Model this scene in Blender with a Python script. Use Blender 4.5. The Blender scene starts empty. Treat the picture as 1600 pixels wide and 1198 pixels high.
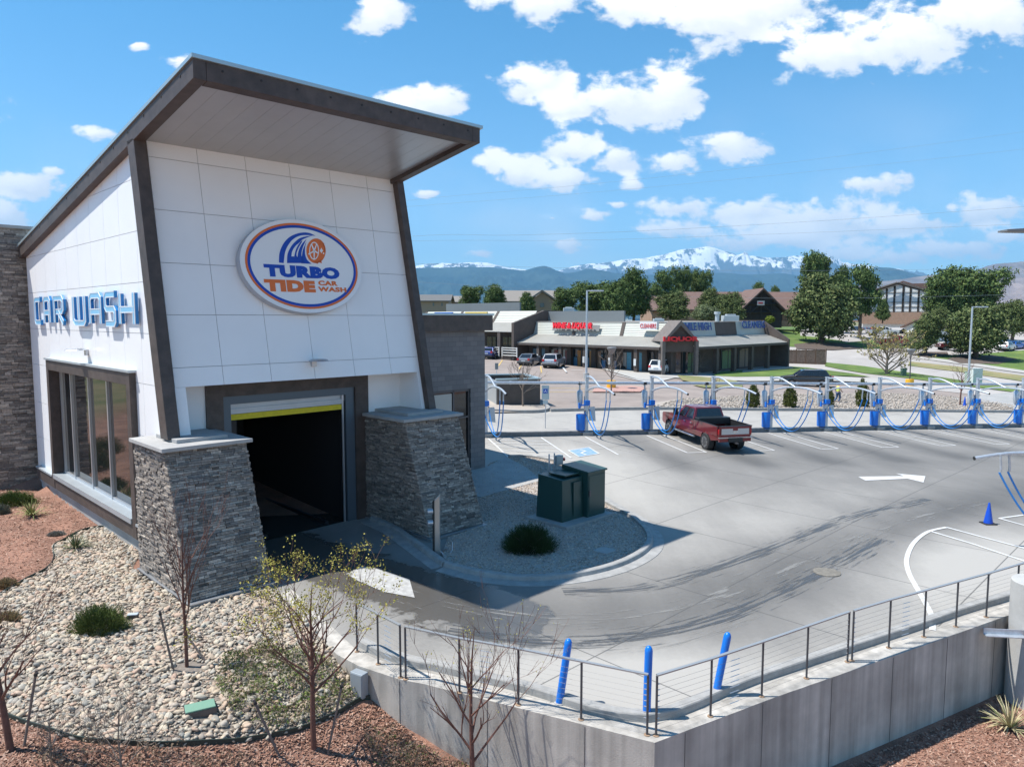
import bpy, bmesh, math, random
import numpy as np
from mathutils import Vector, Matrix
from mathutils.geometry import tessellate_polygon
SC = bpy.context.scene
COL = SC.collection
R = math.radians
rng = random.Random(7)
nrg = np.random.default_rng(5)

# ------------------------------------------------------------ camera
CAM_H = 7.3; FPX = 1138.3; PITCH = 0.0899
cd = bpy.data.cameras.new('camera'); cam = bpy.data.objects.new('camera', cd); COL.objects.link(cam)
cam.location = (0, 0, CAM_H); cam.rotation_euler = (math.pi / 2 - PITCH, 0, 0)
cd.sensor_fit = 'HORIZONTAL'; cd.sensor_width = 36; cd.lens = 36 * FPX / 1600
cd.clip_start = .1; cd.clip_end = 90000
SC.camera = cam

# ------------------------------------------------------------ sun, sky, exposure
SUN = Vector((-.47, .0, .883)).normalized()
sl = bpy.data.lights.new('sun', 'SUN'); sl.energy = 4.3; sl.angle = R(.53); sl.color = (1, .955, .88)
so = bpy.data.objects.new('sun', sl); COL.objects.link(so); so.location = (-30, 0, 60)
so.rotation_euler = SUN.to_track_quat('Z', 'Y').to_euler()
SC.view_settings.view_transform = 'Standard'; SC.view_settings.look = 'None'
SC.view_settings.exposure = 0.88; SC.view_settings.gamma = 1
W = bpy.data.worlds.new('World'); SC.world = W; W.use_nodes = True
wt = W.node_tree; wt.nodes.clear()
def wn(t, **k):
    n = wt.nodes.new(t)
    for a, b in k.items(): setattr(n, a, b)
    return n
def wmath(op, a, b=None, c=None):
    n = wn('ShaderNodeMath', operation=op)
    for i, v in enumerate((a, b, c)):
        if v is None: continue
        if isinstance(v, (int, float)): n.inputs[i].default_value = v
        else: wt.links.new(v, n.inputs[i])
    return n.outputs[0]
sky = wn('ShaderNodeTexSky', sky_type='NISHITA', sun_disc=False, sun_elevation=R(62), sun_rotation=R(-90),
         altitude=1900, air_density=1.15, dust_density=.05, ozone_density=2.2)
tc = wn('ShaderNodeTexCoord'); sp = wn('ShaderNodeSeparateXYZ'); wt.links.new(tc.outputs['Generated'], sp.inputs[0])
ay = wmath('MAXIMUM', wmath('ABSOLUTE', sp.outputs[1]), .02)
ca = wmath('DIVIDE', sp.outputs[0], ay); cb = wmath('DIVIDE', sp.outputs[2], ay)
cv = wn('ShaderNodeCombineXYZ'); wt.links.new(ca, cv.inputs[0]); wt.links.new(cb, cv.inputs[1])
HY = 496.4
def skyab(px, py):
    t = (599 - py) / FPX; s, c = math.sin(PITCH), math.cos(PITCH)
    dy = c + t * s; dz = -s + t * c
    return (px - 800) / FPX / dy, dz / dy
nz = wn('ShaderNodeTexNoise'); nz.inputs['Scale'].default_value = 13; nz.inputs['Detail'].default_value = 12
nz.inputs['Roughness'].default_value = .6; nz.inputs['Distortion'].default_value = .25
mp = wn('ShaderNodeMapping'); mp.inputs['Scale'].default_value = (1, 1.5, 1); mp.inputs['Location'].default_value = (.37, .11, 0)
wt.links.new(cv.outputs[0], mp.inputs[0]); wt.links.new(mp.outputs[0], nz.inputs['Vector'])
# clouds: centre, half width and half height of each, as directions in the sky
CL = [(850,133,85,42),(965,160,105,42),(1050,150,72,55),(900,170,70,26),(815,270,60,32),(880,280,62,24),(775,258,34,28),(915,232,72,36),(965,248,62,30),
 (1045,256,50,24),(1140,226,66,34),(840,8,70,34),(780,-5,60,20),(592,18,52,48),(1010,5,95,45),(1130,22,150,62),(1225,5,95,62),(1300,85,95,42),(1420,62,130,66),
 (1540,25,130,62),(1370,287,64,19),(1060,325,66,20),(1050,358,78,20),(1180,335,90,34),(1300,345,110,44),(1250,372,150,26),(1420,350,120,24),(1540,330,90,30),(880,382,50,16),
 (665,165,92,32),(150,209,36,11),(35,290,72,34),(10,335,60,34),(80,268,30,9),(285,97,28,15),(990,288,32,14),(930,337,34,14),(965,320,18,6),(862,341,22,6),
 (668,303,20,6),(1500,390,110,20),(1400,402,70,18),(1590,370,70,18),(1340,395,60,18),(745,395,30,10),(220,72,20,7),(-150,150,160,60),(1800,200,160,60),(1750,320,140,40),(-80,40,90,30)]
cur = None; cur2 = None
for (x, y, rx, ry) in CL:
    a0, b0 = skyab(x, y)
    m = wn('ShaderNodeVectorMath', operation='SUBTRACT'); wt.links.new(cv.outputs[0], m.inputs[0]); m.inputs[1].default_value = (a0, b0, 0)
    m2 = wn('ShaderNodeVectorMath', operation='MULTIPLY'); wt.links.new(m.outputs[0], m2.inputs[0]); m2.inputs[1].default_value = (FPX / rx, FPX / ry, 0)
    m3 = wn('ShaderNodeVectorMath', operation='LENGTH'); wt.links.new(m2.outputs[0], m3.inputs[0])
    v = wmath('MULTIPLY', wmath('SUBTRACT', 1, m3.outputs['Value']), min(1, .5 + ry / 70))
    cur = v if cur is None else wmath('SMOOTH_MAX', cur, v, .08)
    m4 = wn('ShaderNodeVectorMath', operation='ADD'); wt.links.new(m2.outputs[0], m4.inputs[0]); m4.inputs[1].default_value = (.3, -.55, 0)
    m5 = wn('ShaderNodeVectorMath', operation='LENGTH'); wt.links.new(m4.outputs[0], m5.inputs[0])
    v2 = wmath('SUBTRACT', 1, m5.outputs['Value'])
    cur2 = v2 if cur2 is None else wmath('MAXIMUM', cur2, v2)
n1 = wmath('MULTIPLY', wmath('SUBTRACT', nz.outputs['Fac'], .5), 2.3)
nf = wn('ShaderNodeTexNoise'); nf.inputs['Scale'].default_value = 46; nf.inputs['Detail'].default_value = 6; wt.links.new(mp.outputs[0], nf.inputs['Vector'])
n1 = wmath('ADD', n1, wmath('MULTIPLY', wmath('SUBTRACT', nf.outputs['Fac'], .5), .95))
dens = wmath('ADD', cur, n1)
def wramp(v, a, b):
    n = wn('ShaderNodeMapRange', interpolation_type='SMOOTHSTEP'); wt.links.new(v, n.inputs[0])
    n.inputs[1].default_value = a; n.inputs[2].default_value = b; return n.outputs[0]
mask = wmath('MULTIPLY', wramp(dens, .06, .5), wramp(sp.outputs[2], .01, .06))
nz2 = wn('ShaderNodeTexNoise'); nz2.inputs['Scale'].default_value = 2.6; nz2.inputs['Detail'].default_value = 6
wt.links.new(mp.outputs[0], nz2.inputs['Vector'])
thin = wmath('MULTIPLY', wmath('MULTIPLY', wramp(nz2.outputs['Fac'], .44, .74), wramp(cb, .34, .05)), .6)
mask = wmath('MAXIMUM', mask, thin)
lit = wramp(wmath('ADD', cur2, wmath('MULTIPLY', n1, .55)), -.15, .75)
cc = wn('ShaderNodeMix', data_type='RGBA'); wt.links.new(lit, cc.inputs[0])
cc.inputs[6].default_value = (6.7, 6.8, 7.0, 1); cc.inputs[7].default_value = (9.2, 8.9, 8.6, 1)
tn = wn('ShaderNodeMix', data_type='RGBA'); wt.links.new(wramp(sp.outputs[2], .0, .42), tn.inputs[0]); tn.inputs[6].default_value = (.90, 1.12, 1.2, 1); tn.inputs[7].default_value = (.42, .98, 1.14, 1)
hs = wn('ShaderNodeVectorMath', operation='MULTIPLY'); wt.links.new(sky.outputs[0], hs.inputs[0]); wt.links.new(tn.outputs[2], hs.inputs[1])
mx = wn('ShaderNodeMix', data_type='RGBA'); wt.links.new(mask, mx.inputs[0]); wt.links.new(hs.outputs[0], mx.inputs[6]); wt.links.new(cc.outputs[2], mx.inputs[7])
bg = wn('ShaderNodeBackground'); bg.inputs[1].default_value = .088; wt.links.new(mx.outputs[2], bg.inputs[0])
wo = wn('ShaderNodeOutputWorld'); wt.links.new(bg.outputs[0], wo.inputs[0])

# ------------------------------------------------------------ measuring helpers
def ray(px, py):
    s, c = math.sin(PITCH), math.cos(PITCH)
    a = (px - 800) / FPX; t = (599 - py) / FPX
    return Vector((a, c + t * s, -s + t * c))
C0 = Vector((0, 0, CAM_H))
def sst(a, b, x):
    t = max(0, min(1, (x - a) / (b - a))); return t * t * (3 - 2 * t)
def G(X, Y):                                  # level of the paved ground
    far = .67 - .033 * (min(max(X, -60), 110) - 4) + .012 * (min(Y, 200) - 41) + sst(100, 170, Y) * 4
    s = sst(20, 38, Y); return .3 * (1 - s) + far * s
def M_(X, Y):                                 # level of the planted ground in front
    l = .4 * (X + 4) + .3 * (14.5 - Y); w = .15
    spl = w * math.log1p(math.exp(max(-40, min(40, l / w)))) if l / w < 40 else l
    return .3 - 1.9 * math.tanh(spl / 1.9)
def hitf(px, py, fn, dz=0):
    d = ray(px, py); z = .3
    for _ in range(60):
        t = (z - CAM_H) / d.z; P = C0 + d * t; z = .5 * z + .5 * (fn(P.x, P.y) + dz)
    return Vector((P.x, P.y, fn(P.x, P.y)))
def hg(px, py): return hitf(px, py, G)
def hm(px, py): return hitf(px, py, M_)
def hz(px, py, z): d = ray(px, py); return C0 + d * ((z - CAM_H) / d.z)
def atY(px, py, Y): d = ray(px, py); return C0 + d * (Y / d.y)
YW = .7871
U = Vector((math.sin(YW), math.cos(YW), 0)); V = Vector((-math.cos(YW), math.sin(YW), 0))
P0 = Vector((-7.83, 17.07, 0))
def L(u, v, z=0): return P0 + U * u + V * v + Vector((0, 0, z))
def pu(px, py, u):
    d = ray(px, py); t = ((L(u, 0) - C0).dot(U)) / d.dot(U); q = C0 + d * t - P0
    return q.dot(V), q.z

# ------------------------------------------------------------ materials
MATS = {}
def mat(name, col, rough=.7, metal=0, var=.0, vs=3., bump=0., bs=40., island=0., spec=.5, stretch=(1, 1, 1), col2=None, detail=6, emit=0, coat=0, bd=.01, var2=0, vs2=.4, trans=0):
    if name in MATS: return MATS[name]
    m = bpy.data.materials.new(name); m.use_nodes = True; t = m.node_tree; b = t.nodes['Principled BSDF']
    b.inputs['Roughness'].default_value = rough; b.inputs['Metallic'].default_value = metal
    b.inputs['Specular IOR Level'].default_value = spec
    if coat: b.inputs['Coat Weight'].default_value = coat; b.inputs['Coat Roughness'].default_value = .05
    c = tuple(col) + (1,)
    b.inputs['Base Color'].default_value = c
    ln = t.links.new
    def node(k): return t.nodes.new(k)
    if var or island or bump or col2 or var2:
        g = node('ShaderNodeNewGeometry'); mpn = node('ShaderNodeMapping'); mpn.inputs['Scale'].default_value = stretch
        ln(g.outputs['Position'], mpn.inputs[0])
    out = None
    if var or col2:
        n = node('ShaderNodeTexNoise'); n.inputs['Scale'].default_value = vs; n.inputs['Detail'].default_value = detail; n.inputs['Roughness'].default_value = .65
        ln(mpn.outputs[0], n.inputs['Vector'])
        r = node('ShaderNodeMapRange'); r.inputs[1].default_value = .32; r.inputs[2].default_value = .68; ln(n.outputs['Fac'], r.inputs[0])
        mixn = node('ShaderNodeMix'); mixn.data_type = 'RGBA'; ln(r.outputs[0], mixn.inputs[0])
        if col2: mixn.inputs[6].default_value = c; mixn.inputs[7].default_value = tuple(col2) + (1,)
        else:
            mixn.inputs[6].default_value = tuple(min(1, x * (1 - var)) for x in col) + (1,); mixn.inputs[7].default_value = tuple(min(1, x * (1 + var)) for x in col) + (1,)
        out = mixn.outputs[2]
    if var2:
        n = node('ShaderNodeTexNoise'); n.inputs['Scale'].default_value = vs2; n.inputs['Detail'].default_value = 3; ln(g.outputs['Position'], n.inputs['Vector'])
        r = node('ShaderNodeMapRange'); r.inputs[1].default_value = .35; r.inputs[2].default_value = .65; r.inputs[3].default_value = 1 - var2; r.inputs[4].default_value = 1 + var2; ln(n.outputs['Fac'], r.inputs[0])
        h = node('ShaderNodeVectorMath'); h.operation = 'SCALE'
        if out: ln(out, h.inputs[0])
        else: h.inputs[0].default_value = col
        ln(r.outputs[0], h.inputs['Scale']); out = h.outputs[0]
    if island:
        r = node('ShaderNodeMapRange'); r.inputs[3].default_value = 1 - island; r.inputs[4].default_value = 1 + island; ln(g.outputs['Random Per Island'], r.inputs[0])
        h = node('ShaderNodeVectorMath'); h.operation = 'SCALE'
        if out: ln(out, h.inputs[0])
        else: h.inputs[0].default_value = col
        ln(r.outputs[0], h.inputs['Scale']); out = h.outputs[0]
    if out: ln(out, b.inputs['Base Color'])
    if bump:
        n = node('ShaderNodeTexNoise'); n.inputs['Scale'].default_value = bs; n.inputs['Detail'].default_value = 5; ln(mpn.outputs[0], n.inputs['Vector'])
        bp = node('ShaderNodeBump'); bp.inputs['Strength'].default_value = bump; bp.inputs['Distance'].default_value = bd; ln(n.outputs['Fac'], bp.inputs['Height']); ln(bp.outputs[0], b.inputs['Normal'])
    if emit:
        b.inputs['Emission Color'].default_value = c; b.inputs['Emission Strength'].default_value = emit
    if trans: b.inputs['Transmission Weight'].default_value = trans
    MATS[name] = m; return m
def islandramp(name, cols, rough=.8, bump=0, bs=60, var=.15, vs=20):
    m = mat(name, (.3, .3, .3), rough, bump=bump, bs=bs, var=.01); t = m.node_tree; b = t.nodes['Principled BSDF']; ln = t.links.new
    g = t.nodes.new('ShaderNodeNewGeometry'); cr = t.nodes.new('ShaderNodeValToRGB'); ln(g.outputs['Random Per Island'], cr.inputs[0])
    cr.color_ramp.interpolation = 'LINEAR'
    while len(cr.color_ramp.elements) < len(cols): cr.color_ramp.elements.new(.5)
    for i, c in enumerate(cols): e = cr.color_ramp.elements[i]; e.position = i / (len(cols) - 1); e.color = tuple(c) + (1,)
    n = t.nodes.new('ShaderNodeTexNoise'); n.inputs['Scale'].default_value = vs; n.inputs['Detail'].default_value = 5; ln(g.outputs['Position'], n.inputs['Vector'])
    r = t.nodes.new('ShaderNodeMapRange'); r.inputs[1].default_value = .3; r.inputs[2].default_value = .7; r.inputs[3].default_value = 1 - var; r.inputs[4].default_value = 1 + var; ln(n.outputs['Fac'], r.inputs[0])
    h = t.nodes.new('ShaderNodeVectorMath'); h.operation = 'SCALE'; ln(cr.outputs[0], h.inputs[0]); ln(r.outputs[0], h.inputs['Scale']); ln(h.outputs[0], b.inputs['Base Color'])
    return m

# ------------------------------------------------------------ mesh builder
INV = {}
class MB:
    def __init__(s, tf=None): s.v = []; s.f = []; s.tf = tf
    def add(s, vs, fs):
        o = len(s.v)
        if s.tf: vs = [s.tf(*v) for v in vs]
        s.v += [tuple(v) for v in vs]; s.f += [tuple(i + o for i in f) for f in fs]; return s
    def box(s, x0, x1, y0, y1, z0, z1):
        if x0 > x1: x0, x1 = x1, x0
        if y0 > y1: y0, y1 = y1, y0
        return s.add([(x0,y0,z0),(x1,y0,z0),(x1,y1,z0),(x0,y1,z0),(x0,y0,z1),(x1,y0,z1),(x1,y1,z1),(x0,y1,z1)],
              [(0,3,2,1),(4,5,6,7),(0,1,5,4),(1,2,6,5),(2,3,7,6),(3,0,4,7)])
    def hexa(s, p): return s.add(p, [(0,3,2,1),(4,5,6,7),(0,1,5,4),(1,2,6,5),(2,3,7,6),(3,0,4,7)])
    def prism(s, poly, d):          # polygon (3d points) swept by vector d
        n = len(poly); d = Vector(d); a = [Vector(p) for p in poly]; b = [p + d for p in a]
        return s.add(a + b, [tuple(range(n))[::-1], tuple(range(n, 2 * n))] + [(i, (i + 1) % n, n + (i + 1) % n, n + i) for i in range(n)])
    def quad(s, *p): return s.add(p, [tuple(range(len(p)))])
    def tube(s, pts, r, seg=8, cap=True):
        pts = [Vector(p) for p in pts]; n = len(pts)
        rs = r if isinstance(r, (list, tuple)) else [r] * n
        vs = []; fs = []; prev = None
        for i, p in enumerate(pts):
            d = (pts[min(i + 1, n - 1)] - pts[max(i - 1, 0)])
            if d.length < 1e-9: d = Vector((0, 0, 1))
            d.normalize()
            if prev is None:
                a = d.cross(Vector((0, 0, 1)))
                if a.length < .1: a = d.cross(Vector((1, 0, 0)))
            else: a = prev - d * prev.dot(d)
            a.normalize(); prev = a; b = d.cross(a)
            for k in range(seg):
                t = 2 * math.pi * k / seg; vs.append(p + (a * math.cos(t) + b * math.sin(t)) * rs[i])
        for i in range(n - 1):
            for k in range(seg):
                k2 = (k + 1) % seg; fs.append((i * seg + k, i * seg + k2, (i + 1) * seg + k2, (i + 1) * seg + k))
        if cap: fs += [tuple(range(seg))[::-1], tuple(range((n - 1) * seg, n * seg))]
        return s.add(vs, fs)
    def lathe(s, prof, c=(0, 0, 0), seg=16, axis='z', scale=(1, 1)):
        vs = []; fs = []; n = len(prof)
        for (r, h) in prof:
            for k in range(seg):
                t = 2 * math.pi * k / seg; x, y = r * math.cos(t) * scale[0], r * math.sin(t) * scale[1]
                q = {'z': (x, y, h), 'y': (x, h, y), 'x': (h, x, y)}[axis]
                vs.append((c[0] + q[0], c[1] + q[1], c[2] + q[2]))
        for i in range(n - 1):
            for k in range(seg):
                k2 = (k + 1) % seg; fs.append((i * seg + k, i * seg + k2, (i + 1) * seg + k2, (i + 1) * seg + k))
        fs += [tuple(range(seg))[::-1], tuple(range((n - 1) * seg, n * seg))]
        return s.add(vs, fs)
    def build(s, name, m, parent=None, smooth=False, bevel=0, recalc=True):
        v = s.v
        if parent is not None:
            im = INV.get(parent.name)
            if im is not None: v = [im @ Vector(p) for p in v]
        me = bpy.data.meshes.new(name); me.from_pydata([tuple(p) for p in v], [], s.f)
        if recalc:
            bm = bmesh.new(); bm.from_mesh(me); bmesh.ops.recalc_face_normals(bm, faces=bm.faces); bm.to_mesh(me); bm.free()
        if smooth:
            me.polygons.foreach_set('use_smooth', [True] * len(me.polygons))
            if smooth == 2: me.set_sharp_from_angle(angle=R(40))
        o = bpy.data.objects.new(name, me); COL.objects.link(o)
        if m: me.materials.append(m)
        if parent is not None:
            o.parent = parent
            if parent.name in INV: INV[o.name] = INV[parent.name]
        if bevel:
            b = o.modifiers.new('bevel', 'BEVEL'); b.width = bevel; b.segments = 2; b.limit_method = 'ANGLE'; b.angle_limit = R(40)
        return o
def tag(o, label=None, cat=None, group=None, kind=None):
    if label: o['label'] = label
    if cat: o['category'] = cat
    if group: o['group'] = group
    if kind: o['kind'] = kind
    return o
def thing(name, label, cat, loc=(0, 0, 0), rz=0, group=None):
    o = bpy.data.objects.new(name, None); COL.objects.link(o); o.empty_display_size = .2
    o.location = loc; o.rotation_euler = (0, 0, rz)
    INV[o.name] = (Matrix.Translation(Vector(loc)) @ Matrix.Rotation(rz, 4, 'Z')).inverted()
    return tag(o, label, cat, group)
def proto(name, label, cat, group=None):      # local coordinates
    o = thing(name, label, cat, (0, 0, 0), 0, group); return o
def place(o, loc, rz=0, sc=1): o.location = loc; o.rotation_euler = (0, 0, rz); o.scale = (sc,) * 3 if isinstance(sc, (int, float)) else sc
def copy_tree(o, label=None, parent=None):
    c = o.copy(); COL.objects.link(c); c.parent = parent
    if label: c['label'] = label
    for ch in list(o.children): copy_tree(ch, None, c)
    return c
def fast_mesh(name, verts, faces, m, smooth=False, parent=None):   # numpy arrays, faces all same size
    me = bpy.data.meshes.new(name); n = faces.shape[1]
    me.vertices.add(len(verts)); me.vertices.foreach_set('co', verts.astype(np.float32).ravel())
    me.loops.add(faces.size); me.loops.foreach_set('vertex_index', faces.astype(np.int32).ravel())
    me.polygons.add(len(faces)); me.polygons.foreach_set('loop_start', np.arange(0, faces.size, n, dtype=np.int32))
    if smooth: me.polygons.foreach_set('use_smooth', np.ones(len(faces), bool))
    me.update(calc_edges=True); me.validate()
    me.materials.append(m); o = bpy.data.objects.new(name, me); COL.objects.link(o)
    if parent: o.parent = parent
    return o
def inpoly(x, y, poly):
    c = False; j = len(poly) - 1
    for i in range(len(poly)):
        xi, yi = poly[i][0], poly[i][1]; xj, yj = poly[j][0], poly[j][1]
        if (yi > y) != (yj > y) and x < (xj - xi) * (y - yi) / (yj - yi + 1e-12) + xi: c = not c
        j = i
    return c
def drape(name, poly, m, fn=G, dz=0., maxe=2., skirt=0., parent=None, kind='structure'):
    # a sheet over the polygon, following fn, with a turned-down rim
    bm = bmesh.new(); pts = [Vector((p[0], p[1], 0)) for p in poly]
    vs = [bm.verts.new(p) for p in pts]
    for t in tessellate_polygon([pts]):
        try: bm.faces.new([vs[i] for i in t])
        except ValueError: pass
    for _ in range(12):
        es = [e for e in bm.edges if e.calc_length() > maxe * max(1, e.verts[0].co.y / 40)]
        if not es or len(bm.faces) > 60000: break
        bmesh.ops.subdivide_edges(bm, edges=es, cuts=1)
        bmesh.ops.triangulate(bm, faces=[f for f in bm.faces if len(f.verts) > 3])
    for v in bm.verts: v.co.z = fn(v.co.x, v.co.y) + dz
    bmesh.ops.recalc_face_normals(bm, faces=bm.faces)
    if sum(f.normal.z for f in bm.faces) < 0: bmesh.ops.reverse_faces(bm, faces=bm.faces)
    if skirt:
        be = [e for e in bm.edges if e.is_boundary]; r = bmesh.ops.extrude_edge_only(bm, edges=be)
        for v in r['geom']:
            if isinstance(v, bmesh.types.BMVert): v.co.z -= skirt
    me = bpy.data.meshes.new(name); bm.to_mesh(me); bm.free(); me.materials.append(m)
    o = bpy.data.objects.new(name, me); COL.objects.link(o)
    if parent: o.parent = parent
    elif kind: o['kind'] = kind
    return o
def smoothpath(pts, n=8, closed=False):
    P = [Vector((p[0], p[1], 0)) for p in pts]; out = []; N = len(P)
    for i in range(N if closed else N - 1):
        g = lambda k: P[k % N] if closed else P[max(0, min(N - 1, k))]
        a, b, c, d = g(i - 1), g(i), g(i + 1), g(i + 2)
        for k in range(n):
            t = k / n; out.append(.5 * ((2 * b) + (c - a) * t + (2 * a - 5 * b + 4 * c - d) * t * t + (3 * b - a - 3 * c + d) * t ** 3))
    if not closed: out.append(P[-1])
    return out
def ribbon(path, w, fn=G, dz=.006, mb=None, off=0.):
    # flat strip along path; w is the width
    mb = mb or MB(); n = len(path); vs = []
    for i, p in enumerate(path):
        d = (path[min(i + 1, n - 1)] - path[max(i - 1, 0)]); d.z = 0; d.normalize(); nn = Vector((-d.y, d.x, 0))
        ww = w[i] if isinstance(w, list) else w
        for s in (-.5, .5):
            q = p + nn * (ww * s + off); vs.append((q.x, q.y, fn(q.x, q.y) + dz))
    mb.add(vs, [(2 * i, 2 * i + 2, 2 * i + 3, 2 * i + 1) for i in range(n - 1)]); return mb
def sweep(path, prof, fn=G, closed=False):
    # profile [(offset sideways, height)] along path, heights over fn at the path
    mb = MB(); n = len(path); k = len(prof); vs = []
    for i, p in enumerate(path):
        if closed: d = path[(i + 1) % n] - path[i - 1]
        else: d = path[min(i + 1, n - 1)] - path[max(i - 1, 0)]
        d.z = 0; d.normalize(); nn = Vector((-d.y, d.x, 0)); z = fn(p.x, p.y)
        for (o, h) in prof: vs.append((p.x + nn.x * o, p.y + nn.y * o, z + h))
    fs = []
    for i in range(n if closed else n - 1):
        j = (i + 1) % n
        for a in range(k): b = (a + 1) % k; fs.append((i * k + a, i * k + b, j * k + b, j * k + a))
    if not closed: fs += [tuple(range(k)), tuple(range((n - 1) * k, n * k))[::-1]]
    return mb.add(vs, fs)
def textmesh(txt, size=1, bold=.0, xs=1., align='CENTER', sp_=1.):
    c = bpy.data.curves.new('t', 'FONT'); c.body = txt; c.size = size; c.offset = bold; c.align_x = align; c.align_y = 'CENTER'; c.space_character = sp_; c.resolution_u = 3; c.fill_mode = 'BOTH'
    c.extrude = .02
    o = bpy.data.objects.new('t', c); COL.objects.link(o); dg = bpy.context.evaluated_depsgraph_get(); dg.update()
    me = bpy.data.meshes.new_from_object(o.evaluated_get(dg)); vs = [v.co.copy() for v in me.vertices]; fs = [tuple(p.vertices) for p in me.polygons]
    bpy.data.objects.remove(o); bpy.data.curves.remove(c); bpy.data.meshes.remove(me)
    return [(v.x * xs, v.y, v.z) for v in vs], fs
def addtext(mb, txt, origin, ax, ay, size, bold=0, xs=1., depth=.04, align='CENTER', sp_=1., fit=None, fith=None):
    vs, fs = textmesh(txt, 1, bold / size if size else 0, 1, align, sp_)
    x0 = min(v[0] for v in vs); x1 = max(v[0] for v in vs); y0 = min(v[1] for v in vs); y1 = max(v[1] for v in vs)
    sx = fit / (x1 - x0) if fit else size * xs; sy = (fith / (y1 - y0)) if fith else size
    cx = (x0 + x1) / 2; cy = (y0 + y1) / 2
    ax = Vector(ax); ay = Vector(ay); n = ax.cross(ay).normalized(); o = Vector(origin)
    mb.add([o + ax * ((v[0] - cx) * sx) + ay * ((v[1] - cy) * sy) + n * (v[2] / .02 * depth / 2 + depth / 2) for v in vs], fs); return mb
# ------------------------------------------------------------ common materials
m_white = mat('white_panel', (.84, .85, .86), .38, var=.02, vs=.8)
m_backing = mat('panel_joint', (.4, .42, .45), .8)
m_brown = mat('brown_timber', (.072, .055, .048), .55, var=.28, vs=3, stretch=(1, 1, 1), bump=.3, bs=30, bd=.006, var2=.12)
m_flash = mat('roof_edge_metal', (.42, .52, .55), .35, .5)
m_soffit = mat('soffit_metal', (.42, .43, .44), .32, .35, var=.05, vs=1)
m_sill = mat('sill_metal', (.45, .49, .52), .4, .4, var=.06, vs=2)
m_alu = mat('aluminium', (.5, .52, .55), .35, .7)
m_galv = mat('galvanised_steel', (.5, .54, .59), .42, .55, var=.14, vs=9)
m_dsteel = mat('dark_steel', (.1, .1, .11), .45, .6)
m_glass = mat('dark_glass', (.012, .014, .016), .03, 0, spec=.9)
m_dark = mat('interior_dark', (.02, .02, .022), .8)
m_cmu = mat('dark_block_wall', (.115, .115, .125), .85, var=.15, vs=2, bump=.3, bs=60)
m_conc = mat('concrete', (.34, .335, .325), .85, var=.12, vs=1.5, bump=.25, bs=50, var2=.08)
m_cap = mat('cast_stone_cap', (.36, .355, .35), .8, var=.1, vs=3, bump=.15, bs=40)
m_blue = mat('blue_plastic', (.005, .16, .62), .32, var=.05, vs=3)
m_black = mat('black_rubber', (.02, .02, .02), .7)
m_paint = mat('white_road_paint', (.56, .56, .555), .7, var=.14, vs=6)
m_green = mat('green_enamel', (.018, .06, .055), .35, var=.06, vs=2)
m_stone = islandramp('stacked_ledge_stone', [(.10, .085, .075), (.27, .23, .195), (.16, .145, .135), (.44, .385, .33), (.13, .118, .11), (.34, .29, .245), (.2, .18, .165)], .85, bump=.6, bs=35, var=.28, vs=14)

def cmu_material():
    m = mat('annex_block', (.1, .1, .11), .85); t = m.node_tree; b = t.nodes['Principled BSDF']; ln = t.links.new
    g = t.nodes.new('ShaderNodeNewGeometry'); v = t.nodes.new('ShaderNodeVectorMath'); v.operation = 'DOT_PRODUCT'; v.inputs[1].default_value = (U.x, U.y, 0); ln(g.outputs['Position'], v.inputs[0])
    s = t.nodes.new('ShaderNodeSeparateXYZ'); ln(g.outputs['Position'], s.inputs[0]); c = t.nodes.new('ShaderNodeCombineXYZ'); ln(v.outputs['Value'], c.inputs[0]); ln(s.outputs[2], c.inputs[1])
    br = t.nodes.new('ShaderNodeTexBrick'); ln(c.outputs[0], br.inputs[0]); br.inputs['Scale'].default_value = 1; br.inputs['Brick Width'].default_value = .405; br.inputs['Row Height'].default_value = .203
    br.inputs['Mortar Size'].default_value = .006; br.inputs['Color1'].default_value = (.155, .15, .155, 1); br.inputs['Color2'].default_value = (.2, .19, .19, 1); br.inputs['Mortar'].default_value = (.1, .1, .105, 1)
    ln(br.outputs['Color'], b.inputs['Base Color'])
    bp = t.nodes.new('ShaderNodeBump'); bp.inputs['Strength'].default_value = .5; bp.inputs['Distance'].default_value = .008; bp.invert = True; ln(br.outputs['Fac'], bp.inputs['Height']); ln(bp.outputs[0], b.inputs['Normal'])
    return m
m_annex = cmu_material()

# ------------------------------------------------------------ car wash building
BW = thing('car_wash_building', 'white panelled car wash building with tall forward-leaning slanted roof and stone piers', 'building', tuple(L(5, 8, .3)), 0)
K = .1976
def wv(z): return 2.60 + K * (z - 5.425)          # slanted front wall: depth at a height
WU0, WU1 = .84, 9.25
def roofz(v, top=13.2): return top + (v + .45) * (10.2 - 13.2) / (17.64 + .45)
def clip(poly, f):
    out = []; n = len(poly)
    for i in range(n):
        a, b = poly[i], poly[(i + 1) % n]; fa, fb = f(a), f(b)
        if fa >= 0: out.append(a)
        if (fa >= 0) != (fb >= 0):
            t = fa / (fa - fb); out.append((a[0] + (b[0] - a[0]) * t, a[1] + (b[1] - a[1]) * t))
    return out
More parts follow.
